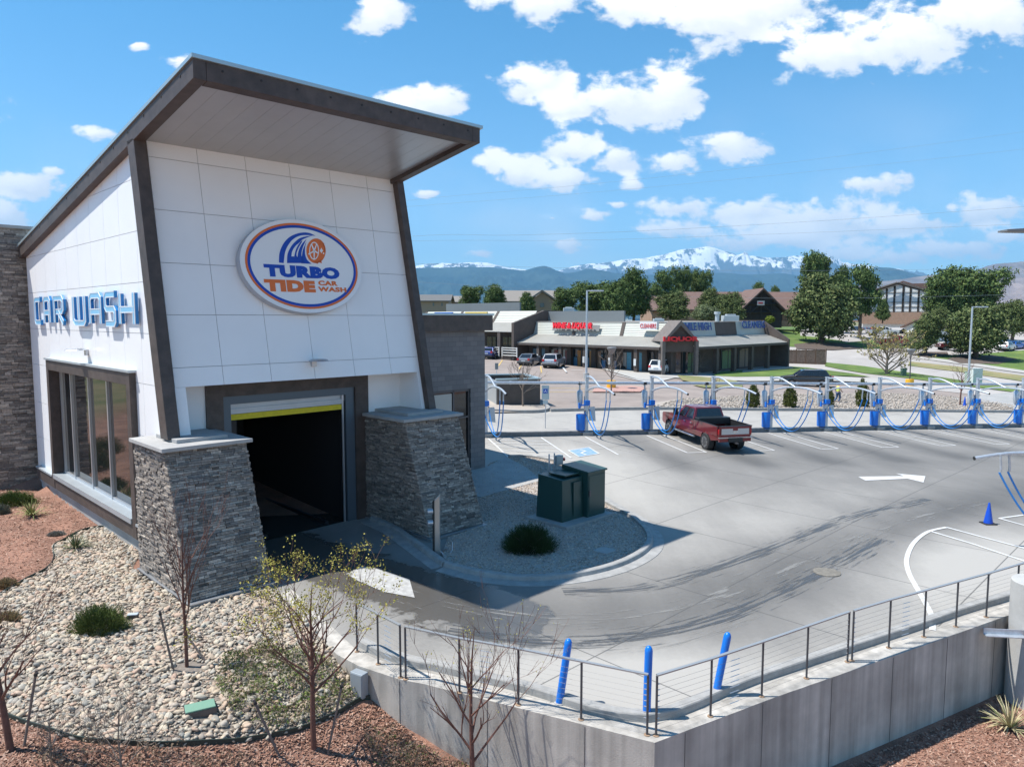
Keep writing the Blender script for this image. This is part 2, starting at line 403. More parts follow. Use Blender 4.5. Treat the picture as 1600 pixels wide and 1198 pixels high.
# front panels
ZR = [5.425, 5.95, 7.378, 8.794, 10.245, 11.69, 12.6]; UC = [WU0, 2.19, 3.62, 5.055, 6.49, 7.91, WU1]
mb = MB(L); g = .007
for a in range(6):
    for b in range(6):
        u0, u1, z0, z1 = UC[b] + g, UC[b + 1] - g, ZR[a] + g, ZR[a + 1] - g
        z1 = min(z1, 12.45)
        if a == 0: z0 = ZR[0]
        mb.hexa([(u0, wv(z0), z0), (u1, wv(z0), z0), (u1, wv(z0) + .03, z0), (u0, wv(z0) + .03, z0), (u0, wv(z1), z1), (u1, wv(z1), z1), (u1, wv(z1) + .03, z1), (u0, wv(z1) + .03, z1)])
for side in (0, 1):       # slanted fins that carry the leaning wall beside the door recess
    u0, u1 = (WU0, 1.12) if side == 0 else (8.98, WU1)
    mb.hexa([(u0, wv(4.0), 4.0), (u1, wv(4.0), 4.0), (u1, 4.0, 4.0), (u0, 4.0, 4.0), (u0, wv(5.42), 5.42), (u1, wv(5.42), 5.42), (u1, 4.0, 5.42), (u0, 4.0, 5.42)])
mb.box(WU0, 2.1, 3.62, 3.7, 3.9, 5.42); mb.box(7.62, WU1, 3.62, 3.7, 3.9, 5.42)
mb.build('front_wall_panel', m_white, BW)
mb = MB(L)
mb.hexa([(WU0, wv(5.43) + .04, 5.43), (WU1, wv(5.43) + .04, 5.43), (WU1, 4.6, 5.43), (WU0, 4.6, 5.43), (WU0, wv(12.5) + .04, 12.5), (WU1, wv(12.5) + .04, 12.5), (WU1, 4.6, 12.4), (WU0, 4.6, 12.4)])
mb.build('front_wall', m_backing, BW)
# side panels in plane u=.64
JV = [3.0, 4.41, 5.87, 7.3, 8.75, 10.2, 11.66, 13.1, 14.6, 16.1, 17.5]; JZ = [.75, 2.45, 3.9, 5.43, 6.86, 8.29, 9.71, 11.14, 12.6]
SU = .64
mb = MB()
WIN = (5.35, 14.2, 1.35, 5.35)
def vclip(P):
    P = clip(P, lambda p: roofz(p[0]) - .42 - p[1]); 
    if len(P) > 2: P = clip(P, lambda p: p[0] - (wv(p[1]) + .05))
    return P
for i in range(len(JV) - 1):
    for j in range(len(JZ) - 1):
        rects = [(JV[i] + g, JV[i + 1] - g, JZ[j] + g, JZ[j + 1] - g)]
        res = []
        for (a, b, c, d) in rects:
            if b <= WIN[0] or a >= WIN[1] or d <= WIN[2] or c >= WIN[3]: res.append((a, b, c, d)); continue
            if a < WIN[0]: res.append((a, WIN[0], c, d))
            if b > WIN[1]: res.append((WIN[1], b, c, d))
            if c < WIN[2]: res.append((max(a, WIN[0]), min(b, WIN[1]), c, WIN[2]))
            if d > WIN[3]: res.append((max(a, WIN[0]), min(b, WIN[1]), WIN[3], d))
        for (a, b, c, d) in res:
            P = vclip([(a, c), (b, c), (b, d), (a, d)])
            if len(P) > 2: mb.prism([L(SU, p[0], p[1]) for p in P], U * .03)
mb.build('side_wall_panel', m_white, BW)
mb = MB()
for (a, b, c, d) in [(3.0, WIN[0], .3, 12.5), (WIN[1], 17.6, .3, 12.5), (WIN[0], WIN[1], .3, WIN[2]), (WIN[0], WIN[1], WIN[3], 12.5)]:
    P = vclip([(a, c), (b, c), (b, d), (a, d)]); mb.prism([L(SU + .035, p[0], p[1]) for p in P], U * .25)
mb.build('side_wall', m_backing, BW)
mb = MB(L)      # right and rear shell
mb.box(9.0, 9.25, 4.0, 17.6, .3, 9.5); mb.box(.9, 9.2, 17.4, 17.6, .3, 9.4)
mb.hexa([(9.05, 3.9, 9.5), (9.25, 3.9, 9.5), (9.25, 17.6, 9.5), (9.05, 17.6, 9.5), (9.05, 3.9, 11.7), (9.25, 3.9, 11.7), (9.25, 17.6, 9.55), (9.05, 17.6, 9.55)])
mb.build('rear_wall', m_white, BW)
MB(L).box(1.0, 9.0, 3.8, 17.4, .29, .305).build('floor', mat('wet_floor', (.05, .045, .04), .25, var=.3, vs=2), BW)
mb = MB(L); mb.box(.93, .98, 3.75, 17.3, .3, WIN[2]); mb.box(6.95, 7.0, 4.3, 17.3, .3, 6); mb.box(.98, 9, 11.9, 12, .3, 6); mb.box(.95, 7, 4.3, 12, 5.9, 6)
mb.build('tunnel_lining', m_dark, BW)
# roof slab with its metal edge
def rslab(u0, u1, v0, v1, t0, t1, mb):
    mb.hexa([(u0, v0, roofz(v0) - t0), (u1, v0, roofz(v0) - t0), (u1, v1, roofz(v1) - t0), (u0, v1, roofz(v1) - t0), (u0, v0, roofz(v0) - t1), (u1, v0, roofz(v0) - t1), (u1, v1, roofz(v1) - t1), (u0, v1, roofz(v1) - t1)])
mb = MB(L); rslab(.38, 9.28, -.5, 17.7, .06, -.03, mb); rf = mb.build('roof', m_flash, BW)
mb = MB(L)
rslab(.42, .72, -.45, 17.64, .5, .06, mb); rslab(.725, 8.9, -.45, -.15, .5, .06, mb); rslab(8.905, 9.2, -.45, 17.64, .5, .06, mb)
fas = mb.build('fascia', m_brown, BW, bevel=.012)
for i in range(14):
    v = .3 + i * 1.25
    MB(L).lathe([(.03, 0), (.03, -.012), (.0, -.013)], (.42, v, roofz(v) - .17), 8, 'x').build('bolt', m_black, fas)
for i in range(9):
    u = 1.1 + i * .95
    MB(L).lathe([(.03, 0), (.03, -.012), (.0, -.013)], (u, -.45, roofz(-.45) - .2), 8, 'y').build('bolt', m_black, fas)
mb = MB(L)
nst = 16
for i in range(nst):
    u0 = .73 + i * (8.17 / nst); u1 = u0 + 8.17 / nst - .002
    z = lambda v, e=0: roofz(v) - .36 + e * .12
    mb.hexa([(u0, -.14, z(-.14)), (u1, -.14, z(-.14, .018)), (u1, 4.3, z(4.3, .018)), (u0, 4.3, z(4.3)), (u0, -.14, z(-.14, .2)), (u1, -.14, z(-.14, .2)), (u1, 4.3, z(4.3, .2)), (u0, 4.3, z(4.3, .2))])
mb.build('soffit', m_soffit, BW)
# columns (leaning timbers) at both front corners
for (u0, u1, ub) in ((.42, .80, .42), (9.0, 9.34, 9.12)):
    mb = MB(L); zt = 12.75
    d = u1 - u0 - .05
    cf = lambda z: wv(z) - .26
    zt2 = 12.08
    mb.hexa([(ub, cf(4.1), 4.1), (ub + d, cf(4.1), 4.1), (ub + d, cf(4.1) + .52, 4.1), (ub, cf(4.1) + .52, 4.1), (u0, cf(zt2), zt2), (u0 + d, cf(zt2), zt2), (u0 + d, cf(zt2) + .52, zt2), (u0, cf(zt2) + .52, zt2)])
    mb.build('column', m_brown, BW, bevel=.012)
# timber trims on the side wall: base rail and window surround
mb = MB(L)
mb.box(.48, .64, 3.4, 17.0, .78, 1.2)
mb.box(.46, .9, 5.02, 5.36, .79, 5.72); mb.box(.46, .9, 14.19, 14.5, .79, 5.72); mb.box(.465, .9, 5.36, 14.19, 5.34, 5.70)
mb.build('timber_trim', m_brown, BW, bevel=.01)
MB(L).box(.62, .85, 3.4, 17.0, .3, .78).build('plinth', m_conc, BW)
for bb in ((.44, .64, 3.4, 5.02, 1.2, 1.27), (.44, .64, 14.5, 17.0, 1.2, 1.27), (.42, .82, 5.36, 14.19, 1.2, 1.36), (.42, .64, 4.95, 14.6, 5.72, 5.79)): MB(L).box(*bb).build('sill', m_sill, BW)
win = MB(L).box(.86, .88, 5.36, 14.19, 1.36, 5.34).build('window', m_glass, BW)
mb = MB(L)
for px in (400, 462, 570, 685):
    v = pu(px / 3.99, 700, .8)[0]; mb.box(.78, .86, v - .05, v + .05, 1.36, 5.34)
mb.box(.8, .86, 5.36, 14.19, 1.36, 1.45); mb.box(.8, .86, 5.36, 14.19, 5.26, 5.34)
mb.build('mullion', m_alu, win)
# door recess
mb = MB(L); vd = 3.6
mb.box(2.05, 7.6, vd - .06, vd + .2, 4.97, 5.42); mb.box(2.05, 2.55, vd - .06, vd + .2, .3, 4.97); mb.box(7.08, 7.6, vd - .06, vd + .2, .3, 4.97)
dfr = mb.build('door_surround', m_brown, BW)
mb = MB(L)
mb.box(2.55, 7.08, vd + .02, vd + .2, 4.72, 4.97); mb.box(2.55, 2.8, vd + .02, vd + .2, .3, 4.72); mb.box(6.75, 7.08, vd + .02, vd + .2, .3, 4.72)
mb.build('door_frame', mat('blue_grey_frame', (.10, .13, .16), .45, .3), BW)
rd = MB(L); rd.box(2.8, 6.75, vd + .12, vd + .2, 4.52, 4.72); rd.box(2.8, 6.62, vd + .06, vd + .12, 4.42, 4.58)
rdo = rd.build('roller_door', m_sill, BW)
MB(L).box(2.8, 6.6, vd + .04, vd + .14, 4.24, 4.41).build('yellow_bar', mat('yellow_rubber', (.62, .5, .015), .6, var=.12, vs=8), rdo)
mb = MB(L); mb.box(6.62, 6.68, vd + .05, vd + .1, .3, 4.72); mb.build('door_track', m_alu, BW)
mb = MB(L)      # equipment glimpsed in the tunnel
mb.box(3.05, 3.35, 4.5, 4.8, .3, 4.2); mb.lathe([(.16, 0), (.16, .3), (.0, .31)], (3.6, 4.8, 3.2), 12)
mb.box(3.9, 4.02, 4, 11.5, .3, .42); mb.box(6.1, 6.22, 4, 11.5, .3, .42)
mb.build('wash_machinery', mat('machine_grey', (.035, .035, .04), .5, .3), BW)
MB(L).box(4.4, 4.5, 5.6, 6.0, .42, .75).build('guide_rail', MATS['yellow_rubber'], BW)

# stacked stone cladding: real stones course by course
def stonewall(mb, a, b, h0, h1, fn, outn, avg=.24, dep=.045, rows=.056, r_=rng):
    """a,b: parameters along the wall; fn(s,z)->point on the wall face; outn: outward normal"""
    z = h0
    while z < h1 - .01:
        rh = min(r_.uniform(rows * .75, rows * 1.35), h1 - z); s = a
        while s < b - .01:
            w = min(r_.uniform(avg * .4, avg * 1.6), b - s)
            if b - s - w < .06: w = b - s
            sub = 2 if (r_.random() < .35 and rh > .07) else 1
            for q in range(sub):
                d = r_.uniform(.0, dep) + .008; za = z + rh * q / sub + .004; zb = z + rh * (q + 1) / sub - .004
                t1, t2 = r_.uniform(-.012, .012), r_.uniform(-.01, .01)
                p = [fn(s + .004, za), fn(s + w - .004, za), fn(s + w - .004, zb), fn(s + .004, zb)]
                o = [p[0] + outn * (d + t1), p[1] + outn * (d + t2), p[2] + outn * (d + t2), p[3] + outn * (d + t1)]
                mb.add([p[0] - outn * .03, p[1] - outn * .03, p[2] - outn * .03, p[3] - outn * .03] + o, [(4, 5, 6, 7), (0, 1, 5, 4), (1, 2, 6, 5), (2, 3, 7, 6), (3, 0, 4, 7)])
            s += w
        z += rh
PT = 3.95          # top of the piers below the cap
def bat(z): return (z - .3) / (PT - .3) * 1.3
for (u0, u1, tag_) in ((.06, 2.16, 0), (7.46, 9.72, 1)):
    core = MB(L); zc = PT
    core.hexa([(u0 + .03, bat(.3) + .05, .0), (u1 - .03, bat(.3) + .05, .0), (u1 - .03, 3.55 + 1.4 * tag_, .0), (u0 + .03, 3.55 + 1.4 * tag_, .0), (u0 + .03, bat(zc) + .05, zc), (u1 - .03, bat(zc) + .05, zc), (u1 - .03, 3.55 + 1.4 * tag_, zc), (u0 + .03, 3.55 + 1.4 * tag_, zc)])
    pier = core.build('stone_pier', m_cmu, BW)
    mb = MB()
    f0 = .42
    stonewall(mb, u0, u1, f0, PT, lambda s, z: L(s, bat(z) + .03, z), (-V + Vector((0, 0, .3))).normalized())
    # left face (runs along v, clipped by the batter through start depth per row)
    z = f0
    for (uu, nn) in ((u0 + .02, -U), (u1 - .02, U)):
        z = f0
        while z < PT - .01:
            rh = min(rng.uniform(.042, .075), PT - z)
            stonewall(mb, bat(z) + .0, 5.3 if tag_ else 3.55, z, z + rh, lambda s, zz: L(uu, s, zz), nn, rows=rh)
            z += rh
    mb.build('ledge_stone', m_stone, pier)
    mb = MB(L); b0 = bat(PT)
    ve = 5.25 if tag_ else 3.6
    mb.box(u0 - .12, u1 + .14, b0 - .14, ve, PT, PT + .1)
    cp = mb.build('cap', m_cap, pier, bevel=.008)
    mb = MB(L); mb.box(u0 + .45, u1 - .3, b0 + .42, ve - .4, PT + .1, PT + .2); mb.build('upper_cap', m_cap, pier, bevel=.008)
    mb = MB(L); mb.box(u0 - .03, u1 + .03, -.06, ve, .1, .38); mb.build('pier_base', m_conc, pier)
    mb = MB(L); mb.box(u0 - .07, u1 + .07, -.1, ve, .385, .41); mb.build('base_flashing', m_alu, pier)
# stone tower at the rear corner
tw = MB(L).box(-.85, 1.2, 17.9, 21, .2, 10.9).build('stone_tower', m_cmu, BW)
mb = MB()
stonewall(mb, -.9, 1.25, .3, 10.9, lambda s, z: L(s, 17.87, z), -V, dep=.05, avg=.35, rows=.1)
stonewall(mb, 17.88, 21, .3, 10.9, lambda s, z: L(-.88, s, z), -U, dep=.06, avg=.35, rows=.1)
mb.build('ledge_stone', m_stone, tw)
MB(L).box(-1.0, 1.4, 17.75, 21.1, 10.9, 11.02).build('cap', m_cap, tw)
# dark block annex on the far side
AV = 5.85; AU = 15.2
mb = MB(L)
mb.box(9.3, 12.25, AV, AV + .3, .2, 6.75); mb.box(14.35, AU, AV, AV + .3, .2, 6.75); mb.box(12.25, 14.35, AV, AV + .3, 4.25, 6.75); mb.box(AU - .3, AU, AV + .3, 30, .2, 6.75); mb.box(9.3, AU, 29.7, 30, .2, 6.75)
mb.build('annex_wall', m_annex, BW)
MB(L).box(9.3, AU + .25, AV - .25, 30.2, 6.75, 7.4).build('annex_fascia', m_brown, BW)
MB(L).box(9.25, AU + .3, AV - .3, 30.3, 7.4, 7.48).build('annex_roof', m_flash, BW)
aw = MB(L).box(12.25, 14.35, AV + .14, AV + .16, .45, 4.25).build('annex_door', m_glass, BW)
mb = MB(L); mb.box(12.25, 12.33, AV + .06, AV + .14, .45, 4.25); mb.box(14.27, 14.35, AV + .06, AV + .14, .45, 4.25); mb.box(13.4, 13.48, AV + .06, AV + .14, .45, 4.25); mb.box(12.33, 14.27, AV + .06, AV + .14, 4.15, 4.25); mb.box(12.33, 14.27, AV + .06, AV + .14, 3.0, 3.07)
mb.build('frame', m_dsteel, aw)
MB(L).box(12.4, 13.35, AV + .07, AV + .13, 3.2, 4.1).build('blind', mat('blind', (.5, .47, .42), .8), aw)

# wall lamps
def wall_lamp(name, label, base, outd, along):
    t = thing(name, label, 'wall lamp', tuple(base), 0, 'small metal wall lamps of the car wash')
    mb = MB(); o = outd; a = along; z = Vector((0, 0, 1))
    mb.prism([base + a * .08 - z * .1, base - a * .08 - z * .1, base - a * .08 + z * .1, base + a * .08 + z * .1], o * .1)
    mb.build('bracket', m_alu, t)
    mb = MB(); pts = []
    for k in range(14):
        an = 2 * math.pi * k / 14; pts.append(base + o * (.38 + .34 * math.cos(an)) + a * (.3 * math.sin(an)) + z * .08)
    top = [base + o * .36 + (p - (base + o * .36)) * .75 + z * .08 for p in pts]
    mb.add(pts + top, [tuple(range(14))[::-1], tuple(range(14, 28))] + [(i, (i + 1) % 14, 14 + (i + 1) % 14, 14 + i) for i in range(14)])
    mb.build('lamp_head', m_alu, t, smooth=2)
wall_lamp('wall_lamp', 'small metal lamp on the leaning white front above the tunnel door', L(5.03, wv(5.9), 5.9), -V, U)
wall_lamp('wall_lamp', 'small metal lamp on the sunlit side wall above the big window', L(.64, 9.6, 6.15), -U, V)

# oval sign
ez = Vector((0, 0, 1)); sb = (ez + V * K).normalized(); sn = (-V + ez * K).normalized()
SCN = L(5.0, wv(8.83), 8.83); SA, SB = 2.06, 1.47
OS = thing('oval_sign', 'oval white sign with blue and orange rings and wave logo on the leaning front wall', 'sign', tuple(SCN), 0)
def E_(a, b, n=0.): return SCN + U * a + sb * b + sn * n
def ell(ra, rb, n, N=72): return [E_(ra * math.cos(2 * math.pi * k / N), rb * math.sin(2 * math.pi * k / N), n) for k in range(N)]
def ring(mb, r0, r1, n, t=.004):
    a, b, c, d = ell(*r0, n), ell(*r1, n), ell(*r0, n + t), ell(*r1, n + t); N = len(a)
    mb.add(a + b + c + d, [(i, (i + 1) % N, N + (i + 1) % N, N + i) for i in range(N)] + [(2 * N + i, 2 * N + (i + 1) % N, 3 * N + (i + 1) % N, 3 * N + i) for i in range(N)] + [(i, (i + 1) % N, 2 * N + (i + 1) % N, 2 * N + i) for i in range(N)] + [(N + i, N + (i + 1) % N, 3 * N + (i + 1) % N, 3 * N + i) for i in range(N)])
mb = MB(); mb.prism(ell(SA, SB, .03), sn * .24); mb.build('sign_cabinet', mat('sign_side', (.42, .45, .5), .45), OS, smooth=2)
mb = MB(); mb.prism(ell(SA - .01, SB - .01, .272), sn * .012); mb.build('sign_face', mat('sign_white', (.8, .82, .84), .35), OS)
m_or = mat('sign_orange', (.72, .16, .025), .4); m_bl = mat('sign_blue', (.008, .06, .42), .4)
F = .286
mb = MB(); ring(mb, (1.90, 1.345), (1.83, 1.28), F); mb.build('orange_ring', m_or, OS)
mb = MB(); ring(mb, (1.83, 1.28), (1.745, 1.195), F + .002); mb.build('blue_ring', m_bl, OS)
# picture coordinates of the sign crop -> sign plane (measured)
def q_(x, y):     # crop pixels of region 350..600 x 320..510 at 6.304
    px = 350 + x / 6.304; py = 320 + y / 6.304
    d = ray(px, py); o = E_(0, 0, .28); t = (o - C0).dot(sn) / d.dot(sn); p = C0 + d * t - SCN
    return p.dot(U), p.dot(sb)
def pic(mb, pts, n=F):
    P = [E_(*q_(*p), n) for p in pts]; mb.prism(P, sn * .006)
def bez(pts, n=6):
    P = smoothpath([(p[0], p[1]) for p in pts], n); return [(p.x, p.y) for p in P]
mb = MB()
pic(mb, bez([(540,570),(545,480),(575,400),(625,335),(690,295),(770,275),(840,280),(900,308)]) + bez([(900,308),(830,300),(750,305),(680,340),(630,400),(600,470),(586,575)])[1:])
pic(mb, bez([(620,575),(625,490),(655,420),(700,365),(760,325),(880,300)]) + bez([(830,318),(770,345),(745,370),(700,410),(670,460),(662,510)])[0:] + [(690,510),(690,575)])
pic(mb, bez([(690,520),(705,450),(735,390),(770,350)]) + bez([(765,370),(735,420),(715,470),(712,500)]) + [(725,525),(720,575),(690,575)])
pic(mb, bez([(722,520),(735,450),(765,390),(812,338)]) + bez([(800,360),(775,420),(762,470),(762,505)]) + [(775,530),(790,575),(720,575)])
pic(mb, bez([(765,520),(775,450),(795,400),(812,360)]) + bez([(800,400),(795,450),(800,500),(820,545),(860,583)]) + [(760,578)])
mb.build('wave', m_bl, OS)
mb = MB()
pic(mb, [(905 + 95 * math.cos(t) , 455 + 122 * math.sin(t)) for t in [2 * math.pi * k / 36 for k in range(36)]])
for a in [[(940,350),(952,345),(950,400),(935,390)],[(965,370),(985,380),(975,420)],[(880,560),(920,583),(935,560)],[(920,560),(962,578),(955,540)],[(985,395),(998,430),(998,470),(985,460)]]: pic(mb, a)
whl = mb.build('orange_wheel', m_or, OS)
mb = MB(); N = 30
o_ = [(885 + 48 * math.cos(2 * math.pi * k / N), 455 + 88 * math.sin(2 * math.pi * k / N)) for k in range(N)]; i_ = [(885 + 40 * math.cos(2 * math.pi * k / N), 455 + 78 * math.sin(2 * math.pi * k / N)) for k in range(N)]
for k in range(N):
    pic(mb, [o_[k], o_[(k + 1) % N], i_[(k + 1) % N], i_[k]], F + .007)
for k in range(5):
    t = 2 * math.pi * k / 5 + .3; ex, ey = 885 + 42 * math.cos(t), 455 + 80 * math.sin(t); wx, wy = -math.sin(t) * 7, math.cos(t) * 9
    pic(mb, [(885 - wx, 455 - wy), (ex - wx * .6, ey - wy * .6), (ex + wx * .6, ey + wy * .6), (885 + wx, 455 + wy)], F + .009)
pic(mb, [(940,455),(950,440),(957,425),(964,442),(975,455),(963,466),(957,480),(950,466)], F + .007)
for c in ((835,485),(978,480)): pic(mb, [(c[0] + 7 * math.cos(t), c[1] + 8 * math.sin(t)) for t in [2 * math.pi * k / 8 for k in range(8)]], F + .007)
mb.build('wheel_spokes', MATS['sign_white'], whl)
def stext(name, txt, x0, x1, y0, y1, m, xs, bold):
    a0, b0 = q_((x0 + x1) / 2, (y0 + y1) / 2); A = q_(x0, (y0 + y1) / 2)[0]; B = q_(x1, (y0 + y1) / 2)[0]; hb = q_((x0 + x1) / 2, y0)[1] - q_((x0 + x1) / 2, y1)[1]
    mb = MB(); addtext(mb, txt, E_(a0, b0, F), U, sb, 1, bold, depth=.008, fit=B - A, fith=hb, sp_=1.1); mb.build(name, m, OS)
stext('turbo_lettering', 'TURBO', 412, 1147, 603, 722, m_bl, 1, .075)
stext('tide_lettering', 'TIDE', 405, 903, 742, 858, m_or, 1, .075)
stext('car_lettering', 'CAR', 928, 1118, 750, 797, m_or, 1, .05)
stext('wash_lettering', 'WASH', 928, 1205, 812, 858, m_or, 1, .05)

# CAR WASH channel letters
LW = thing('channel_letter_sign', 'blue three-dimensional CAR WASH letters standing off the sunlit side wall', 'sign', tuple(L(.3, 10, 7.05)), 0)
m_lf = mat('letter_face', (.22, .52, .78), .3); m_ls = mat('letter_side', (.006, .2, .52), .35)
Z0, Z1 = 7.02, 8.1; LU = .50; LD = .085; SWD = .2
GL = {'C': [[(1,1),(.12,1),(0,.9),(0,.1),(.12,0),(1,0)]],
 'A': [[(0,0),(0,.88),(.14,1),(.86,1),(1,.88),(1,0)],[(0,.42),(1,.42)]],
 'R': [[(0,0),(0,1),(.86,1),(1,.88),(1,.56),(.86,.45),(.2,.45)],[(.45,.45),(1,0)]],
 'W': [[(0,1),(0,.12),(.12,0),(.88,0),(1,.12),(1,1)],[(.5,0),(.5,1)]],
 'S': [[(1,1),(.12,1),(0,.9),(0,.6),(.12,.5),(.88,.5),(1,.4),(1,.1),(.88,0),(0,0)]],
 'H': [[(0,0),(0,1)],[(1,0),(1,1)],[(0,.47),(1,.47)]]}
def mitre(pl, h):
    L_, R_ = [], []; n = len(pl)
    for i in range(n):
        p = Vector(pl[i]); d0 = (p - Vector(pl[i - 1])).normalized() if i else None; d1 = (Vector(pl[i + 1]) - p).normalized() if i < n - 1 else None
        if d0 is None: d0 = d1
        if d1 is None: d1 = d0
        b = (d0 + d1).normalized(); nn = Vector((-b.y, b.x)); k = h / max(.35, nn.dot(Vector((-d0.y, d0.x))))
        L_.append(p + nn * k); R_.append(p - nn * k)
    return L_, R_
for ch, x0, x1 in (('C',215,270),('A',272,330),('R',334,412),('W',452,550),('A',557,648),('S',652,738),('H',742,858)):
    va = pu(x0 / 3.99, 340 + 560 / 3.99, LU)[0]; vb = pu((x1 - 16) / 3.99, 340 + 560 / 3.99, LU)[0]
    w = va - vb - SWD
    body, face, edge = MB(), MB(), MB()
    for q, pl in enumerate(GL[ch]):
        P = [(SWD / 2 + p[0] * w, SWD / 2 + p[1] * (Z1 - Z0 - SWD)) for p in pl]
        l, r = mitre(P, SWD / 2); l2, r2 = mitre(P, SWD / 2 - .035)
        for i in range(len(P) - 1):
            T = lambda c, u: L(u, va - c[0], Z0 + c[1])
            body.prism([T(l[i], LU), T(l[i + 1], LU), T(r[i + 1], LU), T(r[i], LU)], U * LD)
            face.prism([T(l2[i], LU - .012 - .002 * q), T(l2[i + 1], LU - .012 - .002 * q), T(r2[i + 1], LU - .012 - .002 * q), T(r2[i], LU - .012 - .002 * q)], U * .01)
            for (A, B, A2, B2) in ((l[i], l[i + 1], l2[i], l2[i + 1]), (r[i], r[i + 1], r2[i], r2[i + 1])):
                edge.prism([T(A, LU - .02), T(B, LU - .02), T(B2, LU - .02), T(A2, LU - .02)], U * .019)
    lo = body.build('letter', m_ls, LW, recalc=True); face.build('letter_face', m_lf, lo); edge.build('letter_trim', mat('letter_trim', (.7, .76, .82), .4), lo)
    mb = MB()
    for zz in (Z0 + .15, Z1 - .15):
        mb.tube([L(LU + LD - .01, va - .1, zz), L(.63, va - .1, zz)], .015, 6)
    mb.build('standoff', m_alu, lo)
# ------------------------------------------------------------ the lot, wall line and terrain
wall_px = [(431,927),(470,965),(526,1022),(560,1040),(624,1061),(662,1068),(807,1105),(1023,1160),(1214,1088),(1472,998),(1569.5,963)]
WP = [hz(x, y, .3) for x, y in wall_px]
wp = [(p.x, p.y) for p in WP] + [(17.5, 19.5), (34, 27), (60, 36)]
ROW = lambda k: (4.23 + 3.9 * k, 41.05 + 1.149 * k)
lot_back = [hg(760, 645), hg(1010, 639), hg(1300, 641), hg(1600, 644)]
lot_poly = [tuple(L(2.0, 3.7).xy)] + wp + [(75, 52), tuple(hg(1700, 646).xy)] + [tuple(p.xy) for p in lot_back[::-1]] + [tuple(hg(700, 650).xy), tuple(L(15.2, 12).xy), tuple(L(15.2, 5.9).xy), tuple(L(9.7, 5.9).xy), tuple(L(9.7, .1).xy), tuple(L(7.5, .1).xy), tuple(L(7.5, 3.7).xy)]
def segd(x, y, pts):
    b = 1e9; 
    for i in range(len(pts) - 1):
        ax, ay = pts[i][0], pts[i][1]; bx, by = pts[i + 1][0], pts[i + 1][1]; dx, dy = bx - ax, by - ay
        t = max(0, min(1, ((x - ax) * dx + (y - ay) * dy) / (dx * dx + dy * dy + 1e-9))); b = min(b, math.hypot(x - ax - t * dx, y - ay - t * dy))
    return b
front_poly = [(-200, -100), (200, -100), (200, 80), (60, 36)] + wp[::-1][1:] + [tuple(L(2.0, 3.7).xy), tuple(L(.8, 3.5).xy), tuple(L(.8, 22).xy), (-60, 80), (-200, 80)]
def wob(x, y): return .04 * math.sin(x * 1.7 + y * .6) * math.sin(y * 1.3 - x * .4) + .02 * math.sin(x * 4.1) * math.sin(y * 3.7)
def T(x, y):
    if inpoly(x, y, front_poly):
        z = M_(x, y); d = segd(x, y, wp[:]) if y < 40 else 9
        h = z + wob(x, y) * min(1, d)
        if x > 30 or y > 40: return min(h, G(x, y) - .1)
        return h
    d = segd(x, y, wp) if (y < 60) else 9
    low = min(M_(x, y), G(x, y) - .12)
    s = sst(.4, 3, d); return low * (1 - s) + (G(x, y) - .12) * s
def axis(a):
    return a
xs = sorted(set([round(-20 + .35 * i, 3) for i in range(115)] + [-60, -50, -40, -34, -29, -25, -22] + [round(20.5 + 1.5 * i, 2) for i in range(40)] + [-12000, -8000, -4000, -2000, -1000, -500, -300, -200, -150, -110, -80] + [90, 100, 112, 130, 160, 200, 260, 340, 500, 800, 1300, 2000, 4000, 8000, 14000]))
ys = sorted(set([-200, -60, -20, -10, -4] + [round(0 + .35 * i, 3) for i in range(80)] + [round(28 + 1.3 * i, 2) for i in range(60)] + [108, 112, 117, 122, 128, 134, 140, 146, 152, 158, 165, 172, 180, 200, 240, 300, 400, 600, 1000, 1800, 3000, 5000, 9000, 16000, 26000]))
gv = np.array([(x, y, T(x, y) - (0 if y < 260 else (y - 260) * .004)) for y in ys for x in xs]); nx = len(xs)
gf = np.array([(j * nx + i, j * nx + i + 1, (j + 1) * nx + i + 1, (j + 1) * nx + i) for j in range(len(ys) - 1) for i in range(nx - 1)])
m_mulch = mat('bark_mulch', (.20, .095, .062), .95, col2=(.36, .20, .145), vs=26, bump=.9, bs=60, bd=.03, var2=.22, vs2=1.1, detail=9)
# beyond the lot the same sheet is dry grass and soil
t_ = m_mulch.node_tree; b_ = t_.nodes['Principled BSDF']; src = b_.inputs['Base Color'].links[0].from_socket
g_ = t_.nodes.new('ShaderNodeNewGeometry'); s_ = t_.nodes.new('ShaderNodeSeparateXYZ'); t_.links.new(g_.outputs['Position'], s_.inputs[0])
r_ = t_.nodes.new('ShaderNodeMapRange'); r_.inputs[1].default_value = 38; r_.inputs[2].default_value = 44; t_.links.new(s_.outputs[1], r_.inputs[0])
nn_ = t_.nodes.new('ShaderNodeTexNoise'); nn_.inputs['Scale'].default_value = .15; nn_.inputs['Detail'].default_value = 8; t_.links.new(g_.outputs['Position'], nn_.inputs['Vector'])
cr_ = t_.nodes.new('ShaderNodeValToRGB'); cr_.color_ramp.elements[0].position = .35; cr_.color_ramp.elements[0].color = (.10, .13, .045, 1); cr_.color_ramp.elements[1].position = .65; cr_.color_ramp.elements[1].color = (.27, .22, .12, 1); t_.links.new(nn_.outputs['Fac'], cr_.inputs[0])
mx_ = t_.nodes.new('ShaderNodeMix'); mx_.data_type = 'RGBA'; t_.links.new(r_.outputs[0], mx_.inputs[0]); t_.links.new(src, mx_.inputs[6]); t_.links.new(cr_.outputs[0], mx_.inputs[7]); t_.links.new(mx_.outputs[2], b_.inputs['Base Color'])
tag(fast_mesh('ground', gv, gf, m_mulch, True), kind='structure')

